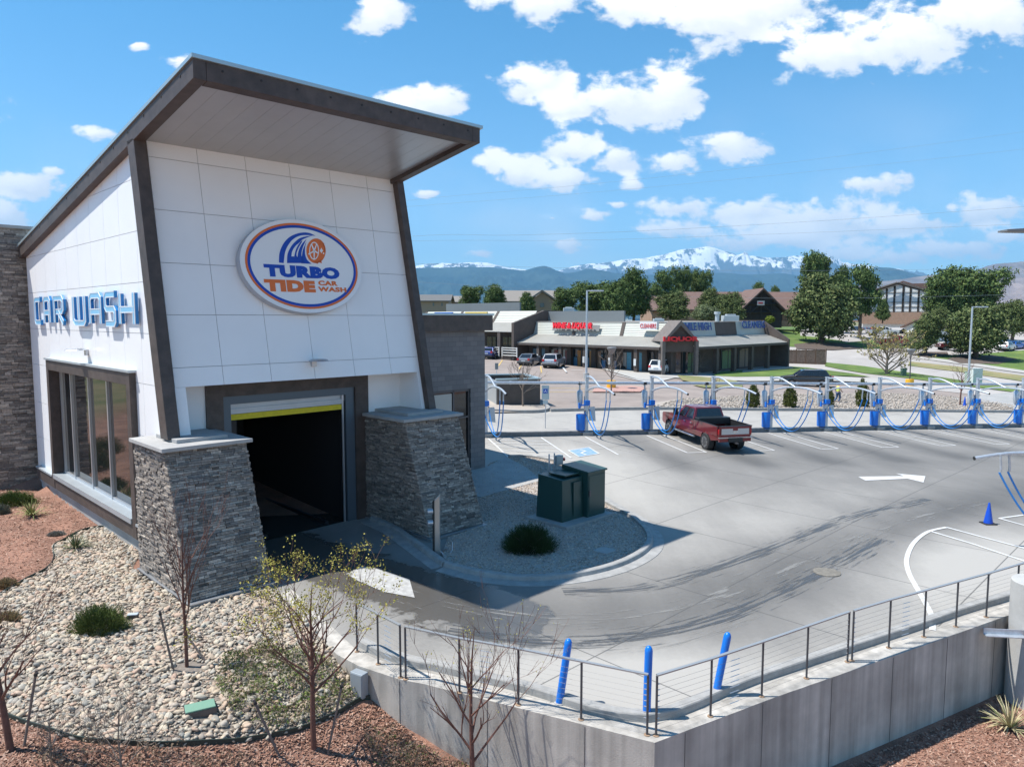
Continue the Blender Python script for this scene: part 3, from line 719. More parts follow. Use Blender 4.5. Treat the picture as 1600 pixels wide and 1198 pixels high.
# concrete lot with traffic stains held as a mesh attribute
def lotmat():
    m = mat('lot_concrete', (.5, .5, .5), .8); t = m.node_tree; b = t.nodes['Principled BSDF']; ln = t.links.new; N = t.nodes.new
    g = N('ShaderNodeNewGeometry'); a = N('ShaderNodeAttribute'); a.attribute_name = 'stain'; w = N('ShaderNodeAttribute'); w.attribute_name = 'wet'
    def noise(s, d, st=None, rough=.6):
        n = N('ShaderNodeTexNoise'); n.inputs['Scale'].default_value = s; n.inputs['Detail'].default_value = d; n.inputs['Roughness'].default_value = rough
        if st: mp = N('ShaderNodeMapping'); mp.inputs['Scale'].default_value = st[0]; mp.inputs['Rotation'].default_value = (0, 0, st[1]); ln(g.outputs['Position'], mp.inputs[0]); ln(mp.outputs[0], n.inputs['Vector'])
        else: ln(g.outputs['Position'], n.inputs['Vector'])
        return n.outputs['Fac']
    def mr(v, a0, a1, b0=0, b1=1): r = N('ShaderNodeMapRange'); r.inputs[1].default_value = a0; r.inputs[2].default_value = a1; r.inputs[3].default_value = b0; r.inputs[4].default_value = b1; ln(v, r.inputs[0]); return r.outputs[0]
    def mth(op, x, y):
        n = N('ShaderNodeMath'); n.operation = op
        for i, q in enumerate((x, y)):
            if isinstance(q, (int, float)): n.inputs[i].default_value = q
            else: ln(q, n.inputs[i])
        return n.outputs[0]
    n1 = noise(.35, 6); n2 = noise(9, 8, None, .7); n3 = noise(.9, 5, ((1, .18, 1), R(14)))
    st = mth('ADD', a.outputs['Fac'], mth('MULTIPLY', mth('SUBTRACT', n1, .5), .5)); st = mth('ADD', st, mth('MULTIPLY', mth('SUBTRACT', n3, .5), .35)); st = mth('ADD', st, mth('MULTIPLY', mth('SUBTRACT', n2, .5), .22))
    st = mr(st, 0, 1)
    cr = N('ShaderNodeValToRGB'); e = cr.color_ramp.elements; e[0].position = 0; e[0].color = (.37, .352, .325, 1); e[1].position = 1; e[1].color = (.105, .102, .098, 1); k = e.new(.5); k.color = (.20, .191, .179, 1); ln(st, cr.inputs[0])
    # joints: a grid along the building axes
    v1 = N('ShaderNodeVectorMath'); v1.operation = 'DOT_PRODUCT'; v1.inputs[1].default_value = (U.x, U.y, 0); ln(g.outputs['Position'], v1.inputs[0])
    v2 = N('ShaderNodeVectorMath'); v2.operation = 'DOT_PRODUCT'; v2.inputs[1].default_value = (V.x, V.y, 0); ln(g.outputs['Position'], v2.inputs[0])
    def line(v, off, per=4.6):
        f = mth('ABSOLUTE', mth('SUBTRACT', mth('FRACT', mth('DIVIDE', mth('ADD', v, off), per), 0), .5), 0)
        return mth('LESS_THAN', f, .0036)
    j = mth('MAXIMUM', line(v1.outputs['Value'], 101.2), line(v2.outputs['Value'], 99.0))
    dk = N('ShaderNodeMix'); dk.data_type = 'RGBA'; ln(mth('MULTIPLY', j, .7), dk.inputs[0]); ln(cr.outputs[0], dk.inputs[6]); dk.inputs[7].default_value = (.06, .06, .06, 1)
    # wet film
    wn_ = noise(1.6, 9, None, .62)
    wet = mr(mth('ADD', w.outputs['Fac'], mth('MULTIPLY', mth('SUBTRACT', wn_, .5), .9)), .46, .54)
    wm = N('ShaderNodeMix'); wm.data_type = 'RGBA'; ln(mth('MULTIPLY', wet, .64), wm.inputs[0]); ln(dk.outputs[2], wm.inputs[6]); wm.inputs[7].default_value = (.055, .048, .04, 1); ln(wm.outputs[2], b.inputs['Base Color'])
    ln(mr(wet, 0, 1, .82, .22), b.inputs['Roughness'])
    bp = N('ShaderNodeBump'); bp.inputs['Strength'].default_value = .18; bp.inputs['Distance'].default_value = .006; ln(n2, bp.inputs['Height']); ln(bp.outputs[0], b.inputs['Normal'])
    return m
m_lot = lotmat()
lot = drape('parking_lot', lot_poly, m_lot, G, 0, .55)
def hgp(l): return [tuple(hg(x, y).xy) for x, y in l]
T_wash = hgp([(500,850),(560,880),(640,915),(760,950),(900,962),(1040,945),(1180,900),(1300,850),(1420,805),(1560,770),(1750,745)])
T_wash2 = hgp([(700,955),(860,985),(1040,975),(1180,925),(1300,872),(1400,830),(1520,790)])
T_mid = hgp([(960,800),(1060,765),(1180,735),(1330,725),(1480,722),(1750,725)])
T_band = hgp([(760,1000),(900,1015),(1050,1005),(1180,960),(1280,905),(1380,850),(1480,810),(1700,775)])
light_ = [(hg(900, 790 - 50), 4.5, .5), (hg(1010, 800), 4, .45), (hg(1530, 880), 4.5, .5), (hg(830, 1060), 2.2, .55), (hg(1060, 1070), 2.2, .6), (hg(800, 720), 6, .3), (hg(1250, 760), 4, .1)]
bays = []
for i in range(9): a = ROW(i); bays.append([(a[0] + 2.0 + .24 * t, a[1] - .5 - .97 * t) for t in (0, 7.5)])
N_ = len(lot.data.vertices); sa = np.zeros(N_); wa = np.zeros(N_)
wet_path = hgp([(440,850),(520,880),(600,905),(700,935),(800,962)]); wet2 = hgp([(600,960),(700,985),(800,1000),(960,1000)])
for i, v in enumerate(lot.data.vertices):
    x, y = v.co.x, v.co.y; s = .28
    d = segd(x, y, T_wash); s += .46 * math.exp(-(d / 1.7) ** 2)
    d = segd(x, y, T_mid); s += .34 * math.exp(-(d / 5.5) ** 2)
    d = segd(x, y, T_band); s += .25 * math.exp(-(d / 1.6) ** 2)
    if y > 30:
        for b in bays:
            if abs(x - b[0][0]) < 8: s += .42 * math.exp(-(segd(x, y, b) / .95) ** 2)
    for (p, r, k) in light_: s -= .85 * k * math.exp(-((x - p.x) ** 2 + (y - p.y) ** 2) / r ** 2)
    if y > ROW((x - 4.23) / 3.9)[1] + .4: s = .06
    sa[i] = s + (.10 * math.exp(-(segd(x, y, T_wash2) / .45) ** 2) if y < 30 else 0)
    wa[i] = math.exp(-(segd(x, y, wet_path) / 1.5) ** 2) * 1.05 * (1 if x < 0 else max(0, 1 - x / 3)) if y < 26 else 0
    if y < 20 and x < 3: wa[i] = max(wa[i], .52 * math.exp(-(segd(x, y, wet2) / .8) ** 2))
for nm, arr in (('stain', sa), ('wet', wa)):
    at = lot.data.attributes.new(nm, 'FLOAT', 'POINT'); at.data.foreach_set('value', arr.astype(np.float32))
# tyre tracks left on the curve: narrow broken streaks
def trackmat(name, col, thr, rough=.4):
    m = mat(name, col, rough); t = m.node_tree; b = t.nodes['Principled BSDF']; ln = t.links.new; N = t.nodes.new
    uv = N('ShaderNodeUVMap'); mp = N('ShaderNodeMapping'); mp.inputs['Scale'].default_value = (.32, 8, 1); ln(uv.outputs[0], mp.inputs[0])
    n = N('ShaderNodeTexNoise'); n.inputs['Scale'].default_value = 1.6; n.inputs['Detail'].default_value = 12; n.inputs['Roughness'].default_value = .72; ln(mp.outputs[0], n.inputs['Vector'])
    sx = N('ShaderNodeSeparateXYZ'); ln(uv.outputs[0], sx.inputs[0])
    e = N('ShaderNodeMath'); e.operation = 'PINGPONG'; e.inputs[1].default_value = .5; ln(sx.outputs[1], e.inputs[0])
    f = N('ShaderNodeMath'); f.operation = 'MULTIPLY_ADD'; f.inputs[1].default_value = .30; f.inputs[2].default_value = -.08; ln(e.outputs[0], f.inputs[0])
    s = N('ShaderNodeMath'); s.operation = 'ADD'; ln(f.outputs[0], s.inputs[0]); ln(n.outputs['Fac'], s.inputs[1])
    r = N('ShaderNodeMapRange'); r.inputs[1].default_value = thr; r.inputs[2].default_value = thr + .05; ln(s.outputs[0], r.inputs[0])
    r2 = N('ShaderNodeMath'); r2.operation = 'MULTIPLY'; r2.inputs[1].default_value = .75; ln(r.outputs[0], r2.inputs[0]); ln(r2.outputs[0], b.inputs['Alpha']); return m
def uvribbon(name, pts, w, m, dz):
    P = smoothpath(pts, 10); mb = ribbon(P, w, G, dz); o = mb.build(name, m, recalc=False); me = o.data
    uvl = me.uv_layers.new(name='UVMap'); ln_ = [0]
    for i in range(1, len(P)): ln_.append(ln_[-1] + (P[i] - P[i - 1]).length)
    for lp in me.loops: k = lp.vertex_index; uvl.data[lp.index].uv = (ln_[k // 2] / 1.0, (k % 2) * 1.0)
    o['kind'] = 'structure'; return o
m_trk = trackmat('tyre_film', (.25, .245, .235), .59, .8); m_trk2 = trackmat('damp_streaks', (.08, .083, .088), .535, .35)
uvribbon('tyre_marks', hgp([(560,893),(640,925),(760,955),(900,965),(1040,950),(1180,908),(1300,860),(1420,812),(1540,785)]), 2.4, m_trk, .006)
uvribbon('tyre_marks', hgp([(880,925),(1000,918),(1110,890),(1220,850),(1330,808),(1450,780)]), 1.1, m_trk2, .010)
uvribbon('tyre_marks', hgp([(700,985),(860,1002),(1020,990),(1160,950),(1290,890),(1380,842)]), 1.3, m_trk2, .008)
uvribbon('tyre_marks', hgp([(700,1010),(860,1022),(1040,1010),(1190,962)]), .5, m_trk, .012)
# white paint on the lot
def paint(name, pts, w=.1, dz=.016): o = ribbon([Vector((p.x, p.y, 0)) for p in (pts if isinstance(pts[0], Vector) else [hg(*p) for p in pts])], w, G, dz).build(name, m_paint, recalc=False); o['kind'] = 'structure'; return o
D_ = Vector((.235, -.972, 0))
for k in range(-1, 9):
    kk = k if k >= 0 else -1.45
    a = Vector(ROW(kk) + (0,)); q = a + D_ * .6; r = a + D_ * 5.6; w = Vector((3.9, 1.149, 0)).normalized()
    n = 14; seg = lambda s, e: [s + (e - s) * i / n for i in range(n + 1)]
    if k == -1:
        paint('bay_marking', seg(q, a + D_ * 5.9)); paint('bay_marking', seg(q + w * 3.0, a + w * 3.0 + D_ * 5.9)); paint('bay_marking', seg(a + D_ * 5.9, a + w * 3.0 + D_ * 5.9))
        for j in range(6): s0 = a + D_ * (1 + j * .95); paint('hatch_marking', seg(s0, s0 + w * 3.0 + D_ * .75)[:15], .09)
        continue
    if k == 0: paint('bay_marking', seg(q + w * -.3, r + w * -.3)); continue
    paint('bay_marking', seg(q - w * .55, r - w * .55)); paint('bay_marking', seg(q + w * .55, r + w * .55)); paint('bay_marking', seg(r - w * .55, r + w * .55))
def flatpoly(name, px, m, dz=.016): o = drape(name, [tuple(hg(*p).xy) for p in px], m, G, dz, 1.); return o
flatpoly('arrow_marking', [(1341,745),(1352,751),(1418,748),(1443,754),(1446,744),(1400,740),(1412,744)], m_paint)
m_wpaint = mat('worn_road_paint', (.5, .5, .485), .7, col2=(.3, .29, .28), vs=7, detail=10)
flatpoly('arrow_marking', [(541,897),(566,885),(590,889),(640,906),(648,934),(600,925),(560,908)], m_wpaint)
paint('curved_marking', [Vector((p.x, p.y, 0)) for p in smoothpath(hgp([(1479,824),(1450,831),(1428,848),(1417,872),(1420,895),(1436,925),(1450,950),(1456,965),(1457,985)]), 6)], .13)
paint('bay_marking', [(1479,824),(1530,838),(1620,862)], .11); paint('bay_marking', [(1450,829),(1520,850),(1640,890)], .11)
paint('bay_marking', [(1561,810),(1620,802)], .1); paint('bay_marking', [(1561,810),(1640,832)], .1)
hc = flatpoly('accessible_marking', [(888,704),(920,699),(936,709),(905,714)], mat('faded_blue_paint', (.13, .3, .5), .7, col2=(.3, .38, .46), vs=5))
paint('accessible_marking', [(888,704),(920,699),(936,709),(905,714),(888,704)], .1, .02); paint('accessible_marking', [(906,703),(915,705),(908,708),(916,711)], .12, .024)
flatpoly('storm_drain', [(808,711),(816,711),(819,713),(809,713)], mat('rust_grate', (.16, .09, .07), .8))
mb = MB(); c = hg(1292, 894)
mb.lathe([(.36, 0), (.36, .02), (.3, .026), (.0, .03)], tuple(c), 20); tag(mb.build('manhole_cover', mat('iron_cover', (.18, .165, .14), .8, var=.3, vs=14, bump=.6, bs=26)), 'round rusty iron cover set in the stained lot', 'manhole cover')

# ------------------------------------------------------------ retaining wall and its kerb
mcw = mat('formed_concrete', (.41, .385, .35), .85, var=.12, vs=1.3, bump=.35, bs=34, var2=.12, vs2=.9)
t = mcw.node_tree; b = t.nodes['Principled BSDF']; src = b.inputs['Base Color'].links[0].from_socket; g_ = t.nodes.new('ShaderNodeNewGeometry')
mpp = t.nodes.new('ShaderNodeMapping'); mpp.inputs['Scale'].default_value = (3.2, 3.2, .12); t.links.new(g_.outputs['Position'], mpp.inputs[0]); nn = t.nodes.new('ShaderNodeTexNoise'); nn.inputs['Scale'].default_value = 1.4; nn.inputs['Detail'].default_value = 6; t.links.new(mpp.outputs[0], nn.inputs['Vector'])
rr = t.nodes.new('ShaderNodeMapRange'); rr.inputs[1].default_value = .35; rr.inputs[2].default_value = .65; rr.inputs[3].default_value = .78; rr.inputs[4].default_value = 1.18; t.links.new(nn.outputs['Fac'], rr.inputs[0])
hh = t.nodes.new('ShaderNodeVectorMath'); hh.operation = 'SCALE'; t.links.new(src, hh.inputs[0]); t.links.new(rr.outputs[0], hh.inputs['Scale']); t.links.new(hh.outputs[0], b.inputs['Base Color'])
def offs(pts, d):
    o = []; n = len(pts)
    for i in range(n):
        p = Vector((pts[i][0], pts[i][1])); a = (p - Vector(pts[i - 1][:2])).normalized() if i else None; b = (Vector(pts[i + 1][:2]) - p).normalized() if i < n - 1 else None
        a = a or b; b = b or a; m = (a + b).normalized(); nn = Vector((-m.y, m.x)); k = d / max(.4, nn.dot(Vector((-a.y, a.x)))); o.append((p.x + nn.x * k, p.y + nn.y * k))
    return o
wl = wp[:-2]
mb = MB(); inn = offs(wl, .42); n = len(wl)
top = [(p[0], p[1], G(*p) + .004) for p in wl]; topi = [(p[0], p[1], G(*p) + .004) for p in inn]; bot = [(p[0], p[1], -3.2) for p in wl]; boti = [(p[0], p[1], -3.2) for p in inn]
mb.add(top + topi + bot + boti, [(i, i + 1, n + i + 1, n + i) for i in range(n - 1)] + [(2 * n + i, 2 * n + i + 1, i + 1, i) for i in range(n - 1)] + [(0, n, 3 * n, 2 * n), (n - 1, 3 * n - 1, 4 * n - 1, 2 * n - 1)])
RW = mb.build('retaining_wall', mcw); tag(RW, 'long grey board-formed concrete wall carrying the cable railing along the curve', 'retaining wall')
mb = MB(); 
def along(pts, step):
    out = []; acc = 0
    for i in range(len(pts) - 1):
        a, b = Vector(pts[i][:2]), Vector(pts[i + 1][:2]); l = (b - a).length; d = (b - a) / l
        while acc < l: out.append((a + d * acc, d)); acc += step
        acc -= l
    return out
for p, d in along(wl[4:], 1.9): nn = Vector((d.y, -d.x)); q = p + nn * .002; mb.box(0, 0, 0, 0, 0, 0) if False else mb.prism([(q.x - d.x * .006, q.y - d.y * .006, -3), (q.x + d.x * .006, q.y + d.y * .006, -3), (q.x + d.x * .006, q.y + d.y * .006, .27), (q.x - d.x * .006, q.y - d.y * .006, .27)], Vector((nn.x, nn.y, 0)) * .004)
mb.build('panel_joint', mat('joint_dark', (.14, .135, .13), .9), RW)
kp = smoothpath(offs(wl[2:], .62), 4)
kb = sweep(kp, [(-.11, -.02), (-.10, .13), (-.085, .15), (.085, .15), (.10, .13), (.11, -.02)]).build('kerb', mat('kerb_concrete', (.31, .305, .295), .85, var=.18, vs=4, bump=.3, bs=50)); kb['kind'] = 'structure'
m_kerb = MATS['kerb_concrete']
mb = MB(); P_ = along(offs(wl[2:6], .62), .75)
for p, d in P_[1:]:
    nn = Vector((-d.y, d.x)); z = G(p.x, p.y)
    mb.add([(p.x + d.x * a + nn.x * b_, p.y + d.y * a + nn.y * b_, z + h) for a in (-.05, .05) for (b_, h) in ((-.113, -.0), (-.104, .134), (-.087, .154), (.087, .154), (.104, .134))], [(0, 1, 6, 5), (1, 2, 7, 6), (2, 3, 8, 7), (3, 4, 9, 8), (0, 5, 9, 4)])

# ------------------------------------------------------------ cable railings
m_cable = mat('cable_wire', (.16, .16, .165), .5, .5)
m_rail = mat('rail_top_metal', (.38, .395, .405), .4, .45); m_post = mat('rail_post_steel', (.085, .09, .1), .5, .4)
def railing(pxs, label, extra=None, posts3=None):
    P = [hz(x, y, .3) for x, y in pxs] if posts3 is None else posts3
    t = thing('cable_railing', label, 'railing', tuple(P[0]), 0, 'cable railing sections on the concrete wall')
    H_ = 1.05
    for p in P:
        mb = MB(); mb.tube([p, p + Vector((0, 0, H_))], .021, 8); po = mb.build('post', m_post, t, smooth=2)
        mb = MB(); mb.lathe([(.055, 0), (.055, .012), (.03, .016)], (p.x, p.y, .304), 10); mb.build('base_plate', mat('rusty_plate', (.3, .2, .13), .8, var=.3, vs=20), po)
    mb = MB(); path = [Vector(p) + Vector((0, 0, H_ + .015)) for p in P]
    if extra: path = ([extra[0]] if extra[0] else []) + path + ([extra[1]] if extra[1] else [])
    for i in range(len(path) - 1):
        a, b = path[i], path[i + 1]; d = (b - a).normalized(); s = Vector((-d.y, d.x, 0)).normalized() * .03
        mb.hexa([a - s - ez * .012, b - s - ez * .012, b + s - ez * .012, a + s - ez * .012, a - s + ez * .012, b - s + ez * .012, b + s + ez * .012, a + s + ez * .012])
    mb.build('top_rail', m_rail, t)
    for k in range(9):
        h = .1 + k * .1; mb = MB()
        for i in range(len(P) - 1): mb.tube([P[i] + ez * h, P[i + 1] + ez * h], .0022, 4, cap=False)
        mb.build('cable', m_cable, t)
    mb = MB(); j = 1 if len(P) > 3 else len(P) - 2
    for k in range(9):
        h = .1 + k * .1; a, b = P[j] + ez * h, P[j + 1] + ez * h; d = (b - a).normalized()
        m0 = a + (b - a) * .45; mb.tube([m0 - d * .12, m0 - d * .10, m0 + d * .10, m0 + d * .12], [.004, .008, .008, .004], 5)
        for q in (P[0], P[-1]):
            s = (P[1] - P[0]).normalized() * .06 if q is P[0] else (P[-2] - P[-1]).normalized() * .06
            mb.tube([q + ez * h, q + ez * h + s], .009, 5)
    tb = mb.build('turnbuckle', m_alu, t); tb['kind'] = 'stuff'
    return t
railing([(558,1018),(591,1037.5),(626,1058.5)], 'short cable railing section at the left end beside the grey utility box')
railing([(634,1061),(718,1082),(810,1101),(908,1124),(1011,1148)], 'cable railing section crossing in front of the left blue bollard')
railing([(1025,1149),(1110,1119),(1190,1088),(1260,1059.7),(1324,1034)], 'cable railing section crossing in front of the right blue bollard')
railing([(1331,1032),(1388.5,1012),(1443.4,995),(1493.4,979),(1540.8,964),(1588,948),(1640,930)], 'cable railing section ending at the round concrete column')

# bollards
def bollard(base, tip, label):
    b = base; P = Vector(tip)
    t = thing('bollard', label, 'bollard', tuple(b), 0, 'blue bollards inside the railing'); d = (P - b).normalized()
    mb = MB(); l = (P - b).length; r = .07
    pts = [b - d * .05] + [b + d * (l - .1)] + [b + d * (l - .1 + .1 * math.sin(a)) for a in (R(25), R(50), R(70), R(85))]; rs = [r, r] + [r * math.cos(a) for a in (R(25), R(50), R(70), R(85))]
    mb.tube(pts, rs, 20); mb.build('sleeve', m_blue, t, smooth=2)
    mb = MB(); mb.lathe([(.1, 0), (.1, .02), (.075, .03)], (b.x, b.y, b.z - .005), 16); mb.build('base_ring', m_conc, t)
for (bx, by, tx, ty, lab) in ((874,1098,889,997,'blue leaning bollard behind the railing, left of the wall corner'), (1010,1122,1014,1008,'upright blue bollard right behind the railing corner'), (1118,1086,1138,987,'blue bollard leaning right, furthest to the right of the three')):
    b = hz(bx, by, .3); tp = atY(tx, ty, b.y + .02); bollard(b, tp, lab)

# grey box on the wall end
c = hz(560, 1022, .3); w_ = (WP[4] - WP[3]).normalized(); o_ = Vector((w_.y, -w_.x, 0))
bx_t = thing('utility_box', 'grey metal electrical box fixed to the outside of the concrete wall end', 'utility box', (WP[3].x, WP[3].y, -.1))
q = Vector((WP[3].x, WP[3].y, -.02)) + w_ * .12
mb = MB(); mb.hexa([q + a * w_ + b_ * o_ + ez * h for h in (-.22, .28) for (a, b_) in ((-.16, .02), (.16, .02), (.16, .2), (-.16, .2))]); mb.build('box', mat('box_grey', (.36, .4, .44), .4, .3), bx_t, bevel=.008)
mb = MB(); mb.hexa([q + a * w_ + b_ * o_ + ez * h for h in (-.2, .26) for (a, b_) in ((-.14, .2), (.14, .2), (.14, .21), (-.14, .21))]); mb.build('cover', MATS['box_grey'], bx_t)
mb = MB(); mb.tube([q + o_ * .1 - ez * .22, q + o_ * .1 - ez * .8], .02, 6); mb.build('conduit', m_galv, bx_t)

# round concrete column with bracket at the right edge
cc_ = Vector((12.05, 16.2, 0))
ct = thing('concrete_column', 'pale round concrete column with a steel bracket beside the railing end', 'column', (cc_.x, cc_.y, -1.7))
mb = MB(); mb.lathe([(.52, -3), (.52, 1.28), (.5, 1.3), (0, 1.3)], tuple(cc_), 40); col_ = mb.build('shaft', mat('column_concrete', (.42, .42, .41), .8, var=.1, vs=2, bump=.25, bs=30), ct, smooth=2)
mb = MB(); mb.tube([cc_ + Vector((.1, 0, 1.3)), cc_ + Vector((.1, 0, 6.0))], .12, 12); mb.box(cc_.x - .15, cc_.x + .35, cc_.y - .25, cc_.y + .25, 1.3, 1.34); mb.build('pole', m_galv, ct, smooth=2)
a_ = hz(1548, 985, .05)
mb = MB(); d = Vector((1, -.12, 0)).normalized(); s = Vector((d.y, -d.x, 0)); q = Vector((10.75, 16.05, .12)); mb.prism([q + ez * .14, q + ez * .14 + s * .02, q + s * .02 + ez * .02, q + s * .16 + ez * .02, q + s * .16, q], d * .85); mb.build('bracket', m_galv, ct)

# ------------------------------------------------------------ gravel island with its kerb
isl = hgp([(700,884),(760,899),(830,905),(900,899),(955,886),(994,868),(1010,851),(1007,833),(985,811),(958,796),(935,782),(905,755),(875,727),(850,720),(822,716),(795,716)])
isl = [(p.x, p.y) for p in smoothpath(isl, 6)]
gpoly = isl + hgp([(765,725),(758,738)]) + [tuple(L(9.8, 5.9).xy), tuple(L(9.8, -.05).xy), tuple(L(8.0, -.2).xy)] + hgp([(690,868)])
m_grav = mat('gravel_bed', (.32, .28, .25), .95, col2=(.52, .47, .43), vs=34, bump=1, bs=70, bd=.02, detail=8)
tag(drape('gravel_bed', gpoly, m_grav, lambda x, y: G(x, y) + .05, 0, .6), kind='structure')
kf = [Vector((p[0], p[1], 0)) for p in isl]
k1 = sweep(kf, [(.0, -.05), (.0, .15), (-.14, .15), (-.17, .13), (-.20, .03), (-.52, .012), (-.52, -.05)]).build('kerb', m_kerb); k1['kind'] = 'structure'
# curving kerb below the pier, inside the tunnel mouth
kf2 = smoothpath(hgp([(585,812),(620,828),(655,852),(680,870),(700,884)]), 5)
k2 = sweep(kf2, [(.0, -.05), (.0, .15), (-.14, .15), (-.17, .13), (-.20, .03), (-.52, .012), (-.52, -.05)]).build('kerb', m_kerb); k2['kind'] = 'structure'
ap = hgp([(744,742),(758,738),(762,712),(800,718),(832,738),(845,752),(750,779)])
tag(drape('door_apron', [tuple(L(9.9, 5.84).xy), tuple(L(15.3, 5.84).xy)] + hgp([(790,716),(815,728),(832,740),(845,753),(752,779)]), m_conc, lambda x, y: G(x, y) + .075, 0, .8, skirt=.2), kind='structure')
def stones(name, poly, n, smin, smax, fn, m, label, cat, flat=.55, lod=0, excl=(), seed=1):
    rg = np.random.default_rng(seed); bb = np.array(poly); x0, y0 = bb.min(0); x1, y1 = bb.max(0)
    if lod: t = (1 + 5 ** .5) / 2; bv = np.array([(-1,t,0),(1,t,0),(-1,-t,0),(1,-t,0),(0,-1,t),(0,1,t),(0,-1,-t),(0,1,-t),(t,0,-1),(t,0,1),(-t,0,-1),(-t,0,1)]) / 1.9; bf = np.array([(0,11,5),(0,5,1),(0,1,7),(0,7,10),(0,10,11),(1,5,9),(5,11,4),(11,10,2),(10,7,6),(7,1,8),(3,9,4),(3,4,2),(3,2,6),(3,6,8),(3,8,9),(4,9,5),(2,4,11),(6,2,10),(8,6,7),(9,8,1)])
    else: bv = np.array([(1,0,0),(0,1,0),(-1,0,0),(0,-1,0),(0,0,1),(0,0,-1.)]); bf = np.array([(0,1,4),(1,2,4),(2,3,4),(3,0,4),(1,0,5),(2,1,5),(3,2,5),(0,3,5)])
    if lod == 2:
        b2 = bmesh.new(); bmesh.ops.create_icosphere(b2, subdivisions=2, radius=1); b2.verts.ensure_lookup_table(); bv = np.array([v.co[:] for v in b2.verts]); bf = np.array([[v.index for v in f.verts] for f in b2.faces]); b2.free()
    VV = []; FF = []; c = 0; o = 0
    while c < n:
        x, y = rg.uniform(x0, x1), rg.uniform(y0, y1); c += 1
        if not inpoly(x, y, poly): continue
        if any((x - e[0]) ** 2 + (y - e[1]) ** 2 < e[2] ** 2 for e in excl): continue
        r = smin + (smax - smin) * rg.random() ** 1.8; sc = np.array([r * rg.uniform(.9, 1.5), r * rg.uniform(.65, 1), r * rg.uniform(flat * .8, flat * 1.2)])
        v = bv * (1 + rg.uniform(-.1, .1, bv.shape)) * sc; a, tx, ty = rg.uniform(0, 6.28), rg.normal(0, .3), rg.normal(0, .3)
        ca_, sa_ = math.cos(a), math.sin(a); v = v @ np.array([[ca_, -sa_, 0], [sa_, ca_, 0], [0, 0, 1]]).T; v[:, 2] += v[:, 0] * tx + v[:, 1] * ty
        v += (x, y, fn(x, y) + sc[2] * rg.uniform(.1, .75)); VV.append(v); FF.append(bf + o); o += len(bv)
    ob = fast_mesh(name, np.vstack(VV), np.vstack(FF), m, lod > 0); tag(ob, label, cat, kind='stuff'); return ob
m_gs = islandramp('gravel_stones', [(.54, .46, .38), (.36, .3, .26), (.64, .56, .47), (.46, .36, .29), (.3, .26, .23), (.6, .49, .4)], .9)
stones('gravel', gpoly, 42000, .018, .042, lambda x, y: G(x, y) + .05, m_gs, 'pinkish tan gravel filling the kerbed island beside the tunnel mouth', 'gravel', .6, 0, seed=3)
# river rock bed
edge_px = [(218,836),(180,828),(145,826),(110,838),(85,855),(84,875),(72,890),(40,905),(0,930),(-60,960)]
bot_px = [(-80,1085),(0,1116),(60,1138),(120,1153),(200,1162),(300,1166),(380,1160),(450,1145),(520,1120),(560,1096),(578,1092)]
rock = [tuple(hm(x, y).xy) for x, y in edge_px] + [tuple(hm(x, y).xy) for x, y in bot_px]
rs1 = [(p.x, p.y) for p in smoothpath(rock[:len(edge_px)], 5)]; rs2 = [(p.x, p.y) for p in smoothpath(rock[len(edge_px):], 5)]
rock = rs1 + rs2 + [wp[3], wp[2], wp[1], wp[0], tuple(L(2.2, 0).xy), tuple(L(2.2, -.08).xy), tuple(L(0, -.08).xy), tuple(L(0, 4).xy), tuple(L(.6, 5.2).xy)]
m_rk = islandramp('river_stones', [(.44, .37, .28), (.31, .28, .24), (.5, .40, .29), (.23, .23, .21), (.47, .35, .26), (.35, .33, .29), (.52, .45, .34), (.40, .27, .2), (.48, .40, .30)], .75, var=.2, vs=30)
tag(drape('stone_bed', rock, mat('stone_bed', (.2, .17, .145), .95, var=.3, vs=20, bump=.6, bs=40), lambda x, y: T(x, y) + .012, 0, .5), kind='structure')
TR = [(hm(292, 1042), .28), (hm(315, 1115), .22), (hm(155, 975), .28)]
ex = [(p.x, p.y, r) for p, r in TR]
stones('river_rocks', rock, 15000, .03, .08, lambda x, y: T(x, y) + .02, m_rk, 'rounded tan and grey river rocks covering the bed in front of the stone pier', 'river rocks', .55, 2, ex, seed=8)
stones('small_river_rocks', rock, 36000, .016, .045, lambda x, y: T(x, y) + .02, m_rk, 'smaller tan pebbles mixed between the rounded rocks in front of the stone pier', 'river rocks', .6, 1, ex, seed=18)
# metal edging
for nm, pl, lab in (('garden_edging', rs1, 'thin dark metal edging curving between red mulch and rocks by the big window'), ('garden_edging', rs2, 'dark green metal edging along the lower rim of the river rock bed')):
    P = [Vector((p[0], p[1], 0)) for p in pl]; tag(sweep(P, [(-.012, -.05), (-.012, .09), (.012, .09), (.012, -.05)], T).build(nm, mat('edging_green', (.02, .035, .03), .6)), lab, 'edging', 'garden edging around the rock bed')
